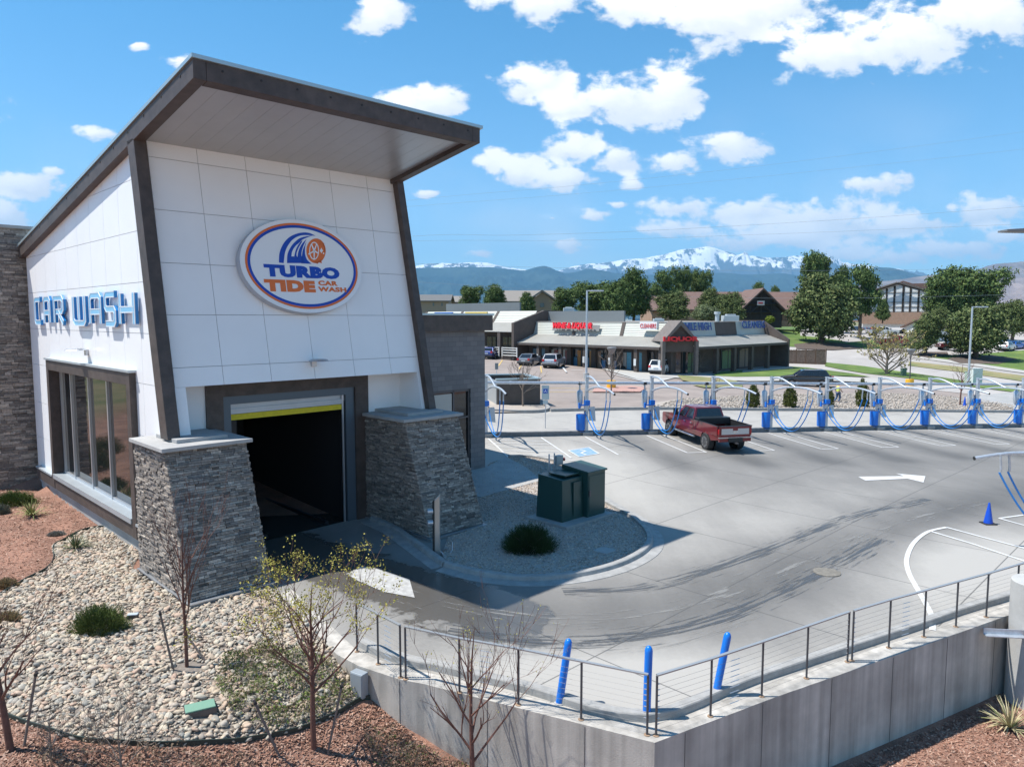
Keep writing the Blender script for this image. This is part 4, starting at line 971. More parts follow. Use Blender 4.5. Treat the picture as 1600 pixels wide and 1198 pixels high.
# bark chips
def chips(name, poly, n, fn, cols, label, cat, s=(.03, .008), seed=4, excl=None):
    rg = np.random.default_rng(seed); bb = np.array(poly); x0, y0 = bb.min(0); x1, y1 = bb.max(0); VV = []; c = 0
    for _ in range(n):
        x, y = rg.uniform(x0, x1), rg.uniform(y0, y1)
        if not inpoly(x, y, poly) or (excl and inpoly(x, y, excl)): continue
        a = rg.uniform(0, 6.28); l = s[0] * rg.uniform(.5, 1.5); w = s[1] * rg.uniform(.6, 1.6); tz = rg.normal(0, .35); z = fn(x, y) + .012
        dx, dy = math.cos(a) * l, math.sin(a) * l; ex_, ey = -math.sin(a) * w, math.cos(a) * w; tw = rg.normal(0, .4) * w
        VV.append([(x - dx - ex_, y - dy - ey, z - tz * l - tw), (x + dx - ex_, y + dy - ey, z + tz * l - tw), (x + dx + ex_, y + dy + ey, z + tz * l + tw), (x - dx + ex_, y - dy + ey, z - tz * l + tw)])
    v = np.array(VV).reshape(-1, 3); f = np.arange(len(v)).reshape(-1, 4); o = fast_mesh(name, v, f, islandramp(name + '_bark', cols, .9)); tag(o, label, cat, kind='stuff')
bk = [(.30, .15, .10), (.16, .075, .05), (.42, .25, .18), (.23, .11, .075), (.5, .34, .26), (.2, .1, .07)]
mp1 = [tuple(hm(x, y).xy) for x, y in ((-60,1090),(-60,1240),(900,1240),(700,1190),(624,1130),(585,1098),(560,1104),(450,1150),(300,1172),(150,1165))]
chips('mulch_chips', mp1, 40000, T, bk, 'red brown bark mulch along the bottom edge below the rock bed', 'mulch', (.035, .009))
mp2 = [tuple(hm(x, y).xy) for x, y in ((-60,740),(60,765),(215,840),(140,828),(100,842),(84,865),(72,890),(0,930),(-60,960))]
chips('mulch_chips', mp2, 30000, T, bk, 'red brown bark mulch beside the big window of the car wash', 'mulch', (.035, .009), 5)
mp3 = [(3, 8), (3, 11.5), (5, 12.8), (9, 15), (12.5, 17), (16, 17), (16, 8)]
chips('mulch_chips', mp3, 60000, T, bk, 'red brown bark mulch below the concrete wall at the lower right', 'mulch', (.035, .009), 6)
# irrigation lids
for (px, py, ang, lab, m, sc) in ((313,1114,.5,'green plastic irrigation box lid among the river rocks', mat('faded_green_plastic', (.16, .3, .22), .6), 1), (208,965,.2,'small pale blue valve lid buried in the river rocks', mat('pale_blue_plastic', (.4, .45, .5), .6), .45)):
    p = hm(px, py); z = T(p.x, p.y) + .1; t = thing('irrigation_box', lab, 'irrigation box', (p.x, p.y, z)); q = Vector((p.x, p.y, z)); a = Vector((math.cos(ang), math.sin(ang), 0)); b_ = Vector((-a.y, a.x, 0))
    bxf = lambda w, d, z0, z1: [q + a * x + b_ * y + ez * h for h in (z0, z1) for (x, y) in ((-w, -d), (w, -d), (w, d), (-w, d))]
    MB().hexa(bxf(.26 * sc, .16 * sc, -.15, 0)).build('body', m_dsteel, t); MB().hexa(bxf(.25 * sc, .15 * sc, 0, .03)).build('lid', m, t, bevel=.01)
p = hg(945, 864); a = Vector((.8, .6, 0)); 
t = thing('valve_cover', 'square pale concrete utility cover lying in the island gravel', 'utility lid', (p.x, p.y, p.z + .05)); mb = MB(); mb.hexa([Vector((p.x, p.y, p.z)) + U * x + V * y + ez * h for h in (.0, .1) for (x, y) in ((-.25, -.25), (.25, -.25), (.25, .25), (-.25, .25))]); mb.build('lid', m_conc, t, bevel=.01)

# ------------------------------------------------------------ transformer cabinets on the island
pb = hg(864, 800)
def ubox(mb, u0, u1, v0, v1, z0, z1): mb.hexa([TC + U * u + V * v + ez * z for z in (z0, z1) for (u, v) in ((u0, v0), (u1, v0), (u1, v1), (u0, v1))])
TC = hg(945, 806); TC.z = G(TC.x, TC.y) + .06
MB_ = MB(); ubox(MB_, -2.35, .2, -.25, 1.6, -.1, .07); tag(MB_.build('concrete_pad', m_conc), 'pale concrete pad under the two green cabinets', 'concrete pad')
t = thing('transformer_cabinet', 'tall dark green steel transformer cabinet with sloped lid, nearest the driving lane', 'transformer', tuple(TC))
mb = MB(); ubox(mb, -.95, 0, 0, 1.1, .07, 1.62); mb.build('cabinet', m_green, t, bevel=.015)
mb = MB(); mb.hexa([TC + U * u + V * v + ez * z for (u, v, z) in ((-1.0, -.06, 1.6), (.05, -.06, 1.6), (.05, 1.15, 1.6), (-1.0, 1.15, 1.6), (-1.0, -.06, 1.66), (.05, -.06, 1.66), (.05, 1.15, 1.78), (-1.0, 1.15, 1.78))]); mb.build('lid', m_green, t, bevel=.012)
mb = MB(); ubox(mb, -.9, -.05, -.02, .0, .25, 1.5); dr = mb.build('door', m_green, t)
mb = MB(); ubox(mb, -.93, -.85, -.06, -.02, .8, 1.0); mb.build('handle', m_dsteel, dr)
t = thing('switch_cabinet', 'lower dark green steel cabinet joined to the left of the tall one', 'utility cabinet', tuple(TC + U * -1.5))
mb = MB(); mb.hexa([TC + U * u + V * v + ez * z for (u, v, z) in ((-2.05, .2, .07), (-.96, .2, .07), (-.96, 1.4, .07), (-2.05, 1.4, .07), (-2.0, .25, 1.48), (-.96, .25, 1.48), (-.96, 1.35, 1.55), (-2.0, 1.35, 1.55))]); mb.build('cabinet', m_green, t, bevel=.015)
mb = MB(); ubox(mb, -1.75, -1.0, .35, 1.1, 1.55, 1.6); mb.build('lid', m_green, t, bevel=.01)
mb = MB(); ubox(mb, -1.5, -1.1, .17, .21, .2, 1.35); mb.build('door', m_green, t)
t = thing('meter_stand', 'steel strut stand with an electric meter behind the green cabinets', 'meter', tuple(TC + U * -.6 + V * 1.9))
for x in (-1.0, -.72):
    mb = MB(); mb.tube([TC + U * x + V * 1.75, TC + U * x + V * 1.75 + ez * 2.05], .03, 6); mb.build('strut', m_galv, t)
mb = MB(); ubox(mb, -.7, -.35, 1.65, 1.8, 1.6, 1.95); mb.build('meter_box', mat('meter_grey', (.3, .36, .38), .5, .3), t, bevel=.01)
mb = MB(); mb.tube([TC + U * -.35 + V * 1.7 + ez * 1.78, TC + U * -.26 + V * 1.66 + ez * 1.78], .06, 10); mb.build('red_lamp', mat('dark_red', (.2, .03, .03), .4), t)
# sensor post beside the tunnel
p = hg(683, 867); t = thing('sensor_post', 'brushed steel post with two round sensor heads beside the tunnel mouth', 'sensor post', tuple(p))
mb = MB(); A = Vector((.9, .2, 0)); mb.prism([p + Vector((-.13, 0, 0)), p + Vector((.10, -.04, 0)), p + Vector((.10, .1, 0)), p + Vector((-.13, .12, 0))], ez * .01); mb.build('base_plate', m_dsteel, t)
mb = MB(); mb.hexa([p + Vector(q) for q in ((-.07, -.03, 0), (.1, -.05, 0), (.1, .07, 0), (-.07, .09, 0), (-.07, -.03, 1.66), (.1, -.05, 1.84), (.1, .07, 1.84), (-.07, .09, 1.66))]); mb.build('housing', mat('brushed_steel', (.42, .4, .38), .32, .6), t, bevel=.02)
mb = MB(); mb.hexa([p + Vector(q) for q in ((-.13, .0, .02), (-.072, -.02, .02), (-.072, .1, .02), (-.13, .1, .02), (-.13, .0, 1.6), (-.072, -.02, 1.66), (-.072, .1, 1.66), (-.13, .1, 1.6))]); mb.build('back_channel', m_black, t)
for h in (.98, 1.32):
    mb = MB(); mb.tube([p + Vector((-.12, .02, h)), p + Vector((-.27, -.02, h)), p + Vector((-.29, -.025, h))], [.085, .085, .06], 14); mb.build('sensor_head', m_alu, t, smooth=2)
mb = MB(); mb.tube([p + Vector((.1, 0, .12)), p + Vector((.2, -.02, .03)), p + Vector((.36, 0, .02)), p + Vector((.44, .1, .12)), p + Vector((.45, .16, .35))], .015, 6); mb.build('conduit', m_galv, t)
# ------------------------------------------------------------ vacuum row
ROWA = math.atan2(1.149, 3.9)
m_hose = mat('blue_hose', (.02, .2, .56), .35)
m_panelw = mat('printed_panel', (.55, .58, .6), .5, col2=(.42, .46, .5), vs=14)
def vacuum_proto():
    t = proto('vacuum_post', 'x', 'vacuum station', 'vacuum stations along the parking bays')
    MB().box(-.3, .3, -.3, .3, 0, .2).build('concrete_base', m_conc, t, bevel=.02)
    mb = MB(); mb.box(-.085, .085, -.085, .085, .2, 3.36); mb.box(-.1, .1, -.1, .1, 3.36, 3.4); mb.box(-.14, .14, -.14, .14, .2, .22); mb.build('post', m_galv, t)
    mb = MB(); up = smoothpath([(-.05, 3.28), (-.5, 3.36), (-1.0, 3.3), (-1.5, 3.14), (-2.15, 2.9)], 5); mb.tube([(0, p.x, p.y) for p in up], .055, 10); mb.build('upper_arm', m_galv, t, smooth=2)
    mb = MB(); lo = smoothpath([(-.05, 2.5), (-.7, 2.72), (-1.6, 2.88), (-2.5, 2.93), (-3.3, 2.9), (-4.2, 2.74)], 5); mb.tube([(0, p.x, p.y) for p in lo], .055, 10); arm = mb.build('lower_arm', m_galv, t, smooth=2)
    MB().tube([(0, -4.2, 2.74), (0, -4.23, 2.735)], .06, 10).build('end_cap', m_black, arm)
    for i, (y, x, tx, lowz, ex_) in enumerate(((-3.2, -.05, .14, .42, 1.62), (-3.5, .05, -.12, .28, 1.35))):
        mb = MB(); z0 = 2.88; pts = smoothpath([(0, z0), (.02, z0 - .2), (.04, z0 - .42), (.03, z0 - .55)], 3)
        mb.tube([(x, y + p.x, p.y) for p in pts], .035, 8); mb.build('drop_pipe', m_galv, t, smooth=2)
        path = []; n = 26
        for k in range(n + 1):
            s = k / n; yy = y * (1 - s) - .05 * s; zz = (2.33 * (1 - s) + ex_ * s); sag = 4 * s * (1 - s); zz = zz - sag * ((2.33 + ex_) / 2 - lowz)
            path.append((x * (1 - s) + tx * s + .25 * math.sin(math.pi * s) * (1 if i else .4), yy, zz))
        mb = MB(); mb.tube(path, .03, 8); mb.build('hose', m_hose, t, smooth=2)
        mb = MB(); mb.tube([path[-1], (tx, -.16, ex_ + .05)], [.03, .022], 8); mb.build('nozzle', m_black, t)
    mb = MB(); mb.lathe([(.05, 1.5), (.12, 1.62), (.17, 1.8), (.17, 2.45), (.12, 2.52), (.05, 2.56), (.05, 2.9)], (-.34, .22, 0), 16); mb.build('separator', m_galv, t, smooth=2)
    mb = MB(); mb.box(-.44, -.24, .12, .34, 2.86, 3.02); mb.build('beam_clamp', m_black, t)
    mb = MB(); mb.lathe([(.235, .3), (.25, .34), (.26, 1.16), (.25, 1.2), (.22, 1.2), (.2, .9)], (-.36, -.02, 0), 20); bn = mb.build('bin', m_blue, t, smooth=2)
    mb = MB(); mb.lathe([(.05, .2), (.05, .32)], (-.36, -.02, 0), 8); mb.box(-.5, -.2, -.14, .1, .2, .23); mb.build('bin_foot', m_blue, bn)
    mb = MB(); mb.box(-.5, .12, -.13, -.09, 1.68, 1.76); mb.box(-.14, .16, -.16, .1, 1.7, 1.98); mb.box(-.52, -.42, -.17, -.05, 1.55, 1.85); mb.build('tool_holder', m_blue, t, bevel=.01)
    mb = MB(); mb.prism([(.1, -.16, .85), (.52, -.1, .78), (.46, -.1, 1.62), (.1, -.16, 1.62)], (0, .03, 0)); mb.build('information_panel', m_panelw, t)
    mb = MB(); mb.box(-.1, .1, .09, .2, 1.0, 2.2); mb.build('control_box', m_galv, t, bevel=.01)
    return t
vac = vacuum_proto()
VL = ['vacuum station half hidden by the block annex, leftmost of the row', 'vacuum station beside the blue accessible parking symbol', 'vacuum station at the front wheel of the red pickup truck', 'vacuum station right behind the cab of the red pickup truck', 'vacuum station just right of the red pickup, in front of the first round evergreen shrub',
      'vacuum station nearest the walking person in the yellow vest', 'vacuum station right of the fourth round evergreen shrub', 'vacuum station in front of the brown twiggy roadside tree and lamp', 'vacuum station beside the tall light pole and small blue cone', 'vacuum station at the right edge of the row']
VACS = []
for i, k in enumerate([-1.45, 0, 1, 2, 3, 4, 5, 6, 7, 8]):
    o = vac if i == 0 else copy_tree(vac); o['label'] = VL[i]; VACS.append((o, k))
far = copy_tree(vac, 'closer separate vacuum station whose arm and hose reach in from the right edge')
for o, k in VACS: x, y = ROW(k); place(o, (x, y, G(x, y)), ROWA + R((k * 37 % 7 - 3) * .9))
place(far, (18.3, 21.5, G(18.3, 21.5)), R(-96))
a, b = ROW(-1.6), ROW(9.6); off = Vector((-math.sin(ROWA), math.cos(ROWA), 0)) * .22
t = thing('vacuum_pipe', 'long straight galvanised suction pipe running overhead along all the vacuum posts', 'pipe', (a[0], a[1], 3.5))
P = []
for i in range(23):
    s = i / 22; x, y = a[0] + (b[0] - a[0]) * s, a[1] + (b[1] - a[1]) * s; P.append(Vector((x, y, G(x, y) + 2.95)) + off)
MB().tube(P, .085, 14).build('pipe', m_galv, t, smooth=2)
mb = MB()
for i in range(0, 23): d = (P[1] - P[0]).normalized(); mb.tube([P[i] - d * .05, P[i] + d * .05], .1, 12)
c_ = mb.build('coupling', m_galv, t); c_['kind'] = 'stuff'
kp = [Vector(ROW(-1.6 + i * .4) + (0,)) for i in range(29)]
kb = sweep(kp, [(-.12, -.05), (-.12, .22), (-.09, .25), (.09, .25), (.12, .22), (.12, -.05)]).build('kerb', mat('worn_kerb', (.2, .2, .2), .85, var=.25, vs=5)); kb['kind'] = 'structure'

# ------------------------------------------------------------ vehicles
m_tyre = mat('tyre', (.022, .022, .024), .8, bump=.4, bs=80); m_rim = mat('alloy_rim', (.4, .41, .43), .3, .8)
m_carglass = mat('car_glass', (.015, .018, .022), .04, spec=.8); m_trim = mat('black_trim', (.02, .02, .022), .5); m_chrome = mat('chrome', (.6, .61, .63), .15, .9)
m_tail = mat('tail_lamp', (.45, .015, .02), .2); m_head = mat('head_lamp', (.6, .62, .65), .1); m_plate = mat('number_plate', (.45, .5, .55), .5)
def paintm(n, c, met=0.): return mat('car_paint_' + n, c, .28, met, coat=1.)
def arc(cx, r, zb, n=9, r2=None):
    # arch over a wheel, from +x side to -x side, starting at height zb
    a0 = math.asin(max(-1, min(1, (zb - r[1]) / r[0]))); return [(cx + r[0] * math.cos(a), r[1] + r[0] * math.sin(a)) for a in [a0 + (math.pi - 2 * a0) * k / (n - 1) for k in range(n)]]
def vehicle(name, label, cat, S, pm, group=None):
    t = proto(name, label, cat, group)
    wb, w, wr, fo, ro, zb = S['wb'], S['w'] / 2, S['wr'], S['fo'], S['ro'], S['zb']; fx, rx = wb / 2, -wb / 2; F_, Rr = fx + fo, rx - ro; AR = wr * 1.2
    up = S['up'](F_, Rr)                       # outline from the nose over the top to the tail
    pts = [(Rr + .05, zb + .08), (rx - AR - .02, zb)] 
    bottom = [(Rr + .04, zb + .12)] + arc(rx, (AR, wr), zb)[::-1] + arc(fx, (AR, wr), zb)[::-1] + [(F_ - .05, zb + .1)]
    prof = bottom + up
    mb = MB(); n = len(prof)
    cx = [(w, 0), (w * .985, .0)]
    def wd(z): return w * (1 - .05 * max(0, (z - S['bz'] + .25) / .3) if z > S['bz'] - .25 else 1 - .04 * max(0, (zb + .25 - z) / .25))
    def taper(x): e = max(0, (abs(x) - (max(F_, -Rr) - .45)) / .45); return 1 - .10 * e * e
    V_ = []; 
    for sgn in (1, -1): V_ += [(x, sgn * wd(z) * taper(x), z) for (x, z) in prof]
    fs = [(i, (i + 1) % n, n + (i + 1) % n, n + i) for i in range(n)]
    poly = [Vector((x, z, 0)) for (x, z) in prof]
    for tr in tessellate_polygon([poly]): fs += [tuple(tr), tuple(i + n for i in tr)[::-1]]
    mb.add(V_, fs); body = mb.build('body', pm, t, smooth=2, bevel=.0)
    # greenhouse
    g = S['gh']; xb0, xb1, xt0, xt1, zt = g; zbt = S['bz'] - .02; wb_, wt_ = w * .93, w * .74
    B = [(xb0, -wb_, zbt), (xb1, -wb_, zbt), (xb1, wb_, zbt), (xb0, wb_, zbt), (xt0, -wt_, zt), (xt1, -wt_, zt), (xt1, wt_, zt), (xt0, wt_, zt)]
    mb = MB(); mb.hexa(B); mb.add([(xt0 + .03, -wt_ + .03, zt), (xt1 - .03, -wt_ + .03, zt), (xt1 - .03, wt_ - .03, zt), (xt0 + .03, wt_ - .03, zt), (xt0 + .25, -wt_ + .2, zt + .05), (xt1 - .25, -wt_ + .2, zt + .05), (xt1 - .25, wt_ - .2, zt + .05), (xt0 + .25, wt_ - .2, zt + .05)], [(4, 5, 6, 7), (0, 1, 5, 4), (1, 2, 6, 5), (2, 3, 7, 6), (3, 0, 4, 7)])
    mb.build('roof', pm, t, smooth=2, bevel=.02)
    def face(i0, i1, i2, i3, s0, s1, t0, t1, e=.012):
        a, b, c, d = [Vector(B[i]) for i in (i0, i1, i2, i3)]; nrm = (b - a).cross(d - a).normalized(); P = []
        cen = sum((Vector(q) for q in B), Vector()) / 8
        if nrm.dot((a + b + c + d) / 4 - cen) < 0: nrm = -nrm
        for (s, q) in ((s0, t0), (s1, t0), (s1, t1), (s0, t1)): P.append((a * (1 - s) + b * s) * (1 - q) + (d * (1 - s) + c * s) * q + nrm * e)
        return P, nrm
    for (lo, hi) in S['sw']:
        for f_ in ((0, 1, 5, 4), (3, 2, 6, 7)):
            P, nm = face(*f_, lo, hi, .1, .88); MB().prism(P, nm * .004).build('side_window', m_carglass, t)
    P, nm = face(1, 2, 6, 5, .05, .95, .06, .93); MB().prism(P, nm * .004).build('windscreen', m_carglass, t)
    P, nm = face(0, 3, 7, 4, .07, .93, S.get('rwb', .12), .9); MB().prism(P, nm * .004).build('rear_window', m_carglass, t)
    for (x, y) in ((fx, 1), (fx, -1), (rx, 1), (rx, -1)):
        tw = S.get('tw', .22); yc = y * (w - tw / 2 + S.get('out', .0)); mb = MB(); h = tw / 2
        mb.lathe([(wr * .62, -h), (wr * .93, -h), (wr, -h * .8), (wr, h * .8), (wr * .93, h), (wr * .62, h)], (x, yc, wr), 28, 'y'); wh = mb.build('wheel', m_tyre, t, smooth=2)
        mb = MB(); yo = yc + y * (h + .004); mb.lathe([(wr * .62, 0), (wr * .56, -.02 * y), (wr * .12, -.035 * y), (.0, -.02 * y)], (x, yo, wr), 20, 'y')
        for k in range(S.get('spk', 5)):
            an = 2 * math.pi * k / S.get('spk', 5) + .3; c, s = math.cos(an), math.sin(an); rr_ = wr * .58; q = .035
            mb.add([(x + c * .05 - s * q, yo + y * .012, wr + s * .05 + c * q), (x + c * rr_ - s * q, yo + y * .012, wr + s * rr_ + c * q), (x + c * rr_ + s * q, yo + y * .012, wr + s * rr_ - c * q), (x + c * .05 + s * q, yo + y * .012, wr + s * .05 - c * q)], [(0, 1, 2, 3), (3, 2, 1, 0)])
        mb.build('rim', m_rim if not S.get('drim') else mat('dark_rim', (.12, .12, .13), .3, .7), wh)
        MB().lathe([(AR * .97, -.02 * 1), (AR * .97, .02), (AR * .9, .02), (AR * .9, -.02)], (x, y * (w - .35), wr), 20, 'y').build('wheel_well', m_trim, t)
    tz = S['tz']
    for y in (1, -1):
        mb = MB(); mb.box(Rr - .015, Rr + .12, y * w * .62 if not S.get('pk') else y * w * .84, y * w * .915, tz - .13, tz + .13); mb.build('tail_light', m_tail, t, bevel=.02)
        mb = MB(); mb.box(F_ - .16, F_ + .012, y * w * .55, y * w * .89, S['hz'] - .08, S['hz'] + .08); mb.build('headlight', m_head, t, bevel=.02)
        mb = MB(); xm = g[1] - .35; mb.box(xm - .08, xm + .06, y * (w * .95), y * (w + .2), zbt + .02, zbt + .2 + S.get('mh', 0)); mb.build('mirror', m_trim if S.get('bm') else pm, t, bevel=.03)
    MB().box(Rr - .02, Rr + .02, -.26, .26, S.get('pz', tz - .25), S.get('pz', tz - .25) + .14).build('number_plate', m_plate, t)
    mb = MB(); mb.box(Rr - .06, Rr + .1, -w * .88, w * .88, zb + .02, zb + .22); mb.build('rear_bumper', S.get('bump', m_trim), t, bevel=.03)
    mb = MB(); mb.box(F_ - .1, F_ + .05, -w * .86, w * .86, zb + .02, zb + .2); mb.build('front_bumper', m_trim, t, bevel=.03)
    MB().box(F_ - .02, F_ + .02, -w * .5, w * .5, S['hz'] - .14, S['hz'] + .05).build('grille', m_trim, t)
    MB().box(Rr + .3, F_ - .3, -w * .8, w * .8, zb - .1 if not S.get('pk') else zb - .02, zb + .06).build('underbody', m_trim, t)
    for x in S.get('doors', ()):
        for y in (1, -1):
            pass
    return t, body, dict(F=F_, R=Rr, w=w, fx=fx, rx=rx)
PICK = dict(wb=4.35, w=2.03, wr=.46, fo=.95, ro=1.22, zb=.62, bz=1.38, tw=.33, out=.03, spk=8, hz=1.1, tz=1.16, pk=1, pz=.74, bm=1, mh=.2, gh=(-.72, 1.55, -.55, .72, 2.02), sw=((.06, .42), (.47, .82)), rwb=.1,
    up=lambda F_, Rr: [(F_, .8), (F_, 1.22), (F_ - .12, 1.3), (1.75, 1.4), (1.55, 1.42), (-.75, 1.42), (-.78, .95), (Rr + .09, .95), (Rr + .09, 1.42), (Rr, 1.42), (Rr, .75)])
SUV = dict(wb=2.8, w=1.95, wr=.37, fo=.9, ro=1.05, zb=.34, bz=1.08, spk=6, hz=.82, tz=1.0, gh=(-2.28, 1.25, -1.85, .35, 1.72), sw=((.08, .28), (.31, .56), (.59, .83)),
    up=lambda F_, Rr: [(F_, .5), (F_ - .02, .85), (F_ - .12, .96), (1.35, 1.1), (1.2, 1.12), (Rr + .12, 1.12), (Rr + .03, 1.02), (Rr, .55)])
SED = dict(wb=2.72, w=1.84, wr=.335, fo=.9, ro=1.05, zb=.28, bz=.93, spk=6, hz=.66, tz=.82, gh=(-1.85, 1.15, -1.15, .3, 1.44), sw=((.14, .44), (.48, .82)),
    up=lambda F_, Rr: [(F_, .4), (F_ - .03, .66), (F_ - .2, .78), (1.25, .95), (1.1, .97), (-1.8, .98), (Rr + .12, .95), (Rr, .86), (Rr, .45)])
def pickup(label, pm, group=None, detail=True):
    t, body, d = vehicle('pickup_truck', label, 'pickup truck', dict(PICK, bump=pm), pm, group); w = d['w']; Rr = d['R']
    mb = MB()
    for y in (1, -1): mb.box(Rr + .08, -.78, y * (w - .085), y * (w * .975 - .0), .95, 1.43)
    mb.build('bed_side', pm, t, bevel=.01)
    mb = MB(); 
    for y in (1, -1): mb.box(Rr + .02, -.76, y * (w - .1), y * (w * .972), 1.43, 1.455)
    mb.box(Rr, Rr + .09, -w * .85, w * .85, 1.43, 1.455); mb.build('bed_rail', m_trim, t)
    MB().box(Rr + .09, -.78, -w + .09, w - .09, .952, .965).build('bed_liner', m_trim, t)
    MB().box(Rr + .09, -.78, -w + .084, -w + .0895, .96, 1.42).build('bed_liner', m_trim, t); MB().box(Rr + .09, -.78, w - .0895, w - .084, .96, 1.42).build('bed_liner', m_trim, t)
    mb = MB(); mb.box(-1.3, -.8, -w * .92, w * .92, 1.2, 1.56); mb.build('toolbox', mat('black_chest', (.03, .04, .045), .35, .4), t, bevel=.03)
    tg = MB().box(Rr - .015, Rr, -w * .80, w * .80, .98, 1.38).build('tailgate', pm, t)
    mb = MB(); mb.box(Rr - .026, Rr - .016, -w * .76, w * .76, 1.02, 1.32); mb.build('silver_panel', mat('satin_silver', (.5, .52, .56), .3, .7), tg)
    mb = MB(); mb.box(Rr - .034, Rr - .027, -.14, .14, 1.22, 1.33); mb.build('latch', pm, tg); 
    MB().lathe([(.0, 0), (.11, 0), (.11, -.006), (.0, -.008)], (Rr - .028, 0, 1.14), 18, 'x', (1, .5)).build('badge', m_chrome, tg)
    MB().box(Rr - .09, Rr + .05, -w * .9, w * .9, .84, .885).build('chrome_step', m_chrome, t)
    MB().box(Rr - .11, Rr + .02, -.4, .4, .64, .86).build('hitch_mount', m_trim, t)
    MB().box(Rr - .3, Rr, -.05, .05, .55, .63).build('tow_hitch', m_dsteel, t)
    for y in (1, -1): MB().tube([(-.95, y * (w - .02), .53), (1.35, y * (w - .02), .53)], .055, 8).build('running_board', m_chrome, t)
    for y in (1, -1):
        for x in (.18, -.55 + .0): MB().box(x - .1, x + .08, y * (w * .985), y * (w + .03), 1.2, 1.24).build('door_handle', m_chrome, t)
    return t
m_red = paintm('red', (.17, .003, .01), .35)
pk = pickup('dark red crew cab pickup with black tool chest, parked nose-in at the vacuums', m_red)
pr, pf, prr = hg(1102.5, 702), hg(1045, 679), hg(1155, 701); ctr = (pf + pr) / 2 + (prr - pr) / 2
hd = (pf - pr); place(pk, (ctr.x, ctr.y, G(ctr.x, ctr.y) - .02), math.atan2(hd.y, hd.x)); pk.rotation_euler[1] = -math.atan2(G(pf.x, pf.y) - G(pr.x, pr.y), hd.length)
wet = None; _x = 0 and drape('puddle', [tuple((Vector((p.x, p.y)) ).xy) for p in smoothpath(hgp([(1110,706),(1125,690),(1160,700),(1190,712),(1165,718),(1130,716)]), 5, True)], mat('wet_film', (.06, .06, .065), .12), G, .022, .5)
def put(t, px, py, rz, dz=0):
    p = hg(px, py); place(t, (p.x, p.y, p.z + dz), rz); return p
u_ang = math.pi / 2 - YW          # heading along U
white = vehicle('suv', 'white suv parked facing the corner shop entrance', 'suv', SUV, paintm('white', (.72, .72, .72)), 'cars parked at the shops')[0]; put(white, 1034, 584, R(62))
silver = vehicle('suv', 'silver suv parked nose-in under the wine shop sign', 'suv', SUV, paintm('silver', (.34, .36, .40), .4), 'cars parked at the shops')[0]; put(silver, 866, 574, R(72))
grey = vehicle('sedan', 'small grey sedan parked to the left of the silver suv', 'sedan', SED, paintm('grey', (.24, .26, .29), .4), 'cars parked at the shops')[0]; put(grey, 828, 570, R(68))
blue = vehicle('suv', 'dark blue car parked by the white fence at the left shops', 'car', dict(SUV, gh=(-2.1, 1.2, -1.7, .35, 1.6)), paintm('blue', (.01, .03, .16), .3), 'cars parked at the shops')[0]; put(blue, 769, 560, R(72))
black = vehicle('suv', 'black suv driving on the lane past the lawn', 'suv', dict(SUV, wb=2.95, fo=.95, ro=1.1), paintm('black', (.012, .014, .018)), None)[0]; put(black, 1258, 603, R(168))
wpk = copy_tree(pk, 'white pickup truck parked side-on in the far car park'); 
def repaint(o, a, b):
    for c in [o] + list(o.children_recursive):
        if c.type == 'MESH' and c.data.materials and c.data.materials[0] == a: c.data = c.data.copy(); c.data.materials[0] = b
repaint(wpk, m_red, paintm('white', (.72, .72, .72))); wpk.rotation_euler = (0, 0, 0); put(wpk, 1379, 525, R(-2)); wpk['group'] = 'cars in the far car park'
rpk = copy_tree(pk, 'bright red pickup truck on the road behind the bare roadside tree'); repaint(rpk, m_red, paintm('bright_red', (.5, .01, .015))); put(rpk, 1399, 541, R(4)); rpk['group'] = 'cars in the far car park'
mpk = copy_tree(pk, 'maroon pickup truck mostly hidden between the two spreading junipers'); repaint(mpk, m_red, paintm('maroon', (.16, .01, .015))); put(mpk, 1492, 548, R(178)); mpk['group'] = 'cars in the far car park'
FC = [('sedan', SED, 'navy', (.01, .02, .05), 1338, 517, 100, 'navy sedan parked at the left end of the far row'), ('sedan', SED, 'steel', (.1, .14, .2), 1350, 516, 100, 'steel blue sedan parked second from the left in the far row'),
      ('sedan', SED, 'cherry', (.42, .01, .015), 1366, 515, 100, 'cherry red sedan in the far row beside the brick hall'), ('suv', SUV, 'pearl', (.5, .5, .52), 1386, 510, 20, 'pearl grey suv parked directly below the timbered hall'),
      ('suv', SUV, 'white', (.72, .72, .72), 1405, 510, 20, 'white suv with dark rear parked right below the timbered hall'), ('sedan', SED, 'ink', (.008, .01, .02), 1420, 522, 15, 'black sedan parked right behind the white pickup'),
      ('sedan', SED, 'silver', (.34, .36, .40), 1440, 517, 15, 'silver sedan parked next to the spreading juniper in the far car park'), ('sedan', SED, 'azure', (.01, .12, .5), 1586, 545, 30, 'azure blue car parked at the right edge by the lawn'),
      ('sedan', SED, 'slate', (.12, .12, .15), 1590, 519, 10, 'slate grey car at the far right above the blue one'), ('suv', SUV, 'pearl', (.5, .5, .52), 1572, 548, 40, 'pale suv behind the large juniper near the right edge')]
for nm, S_, cn, c, px, py, rz, lab in FC: put(vehicle(nm, lab, nm, S_, paintm(cn, c, .2), 'cars in the far car park')[0], px, py, R(rz))

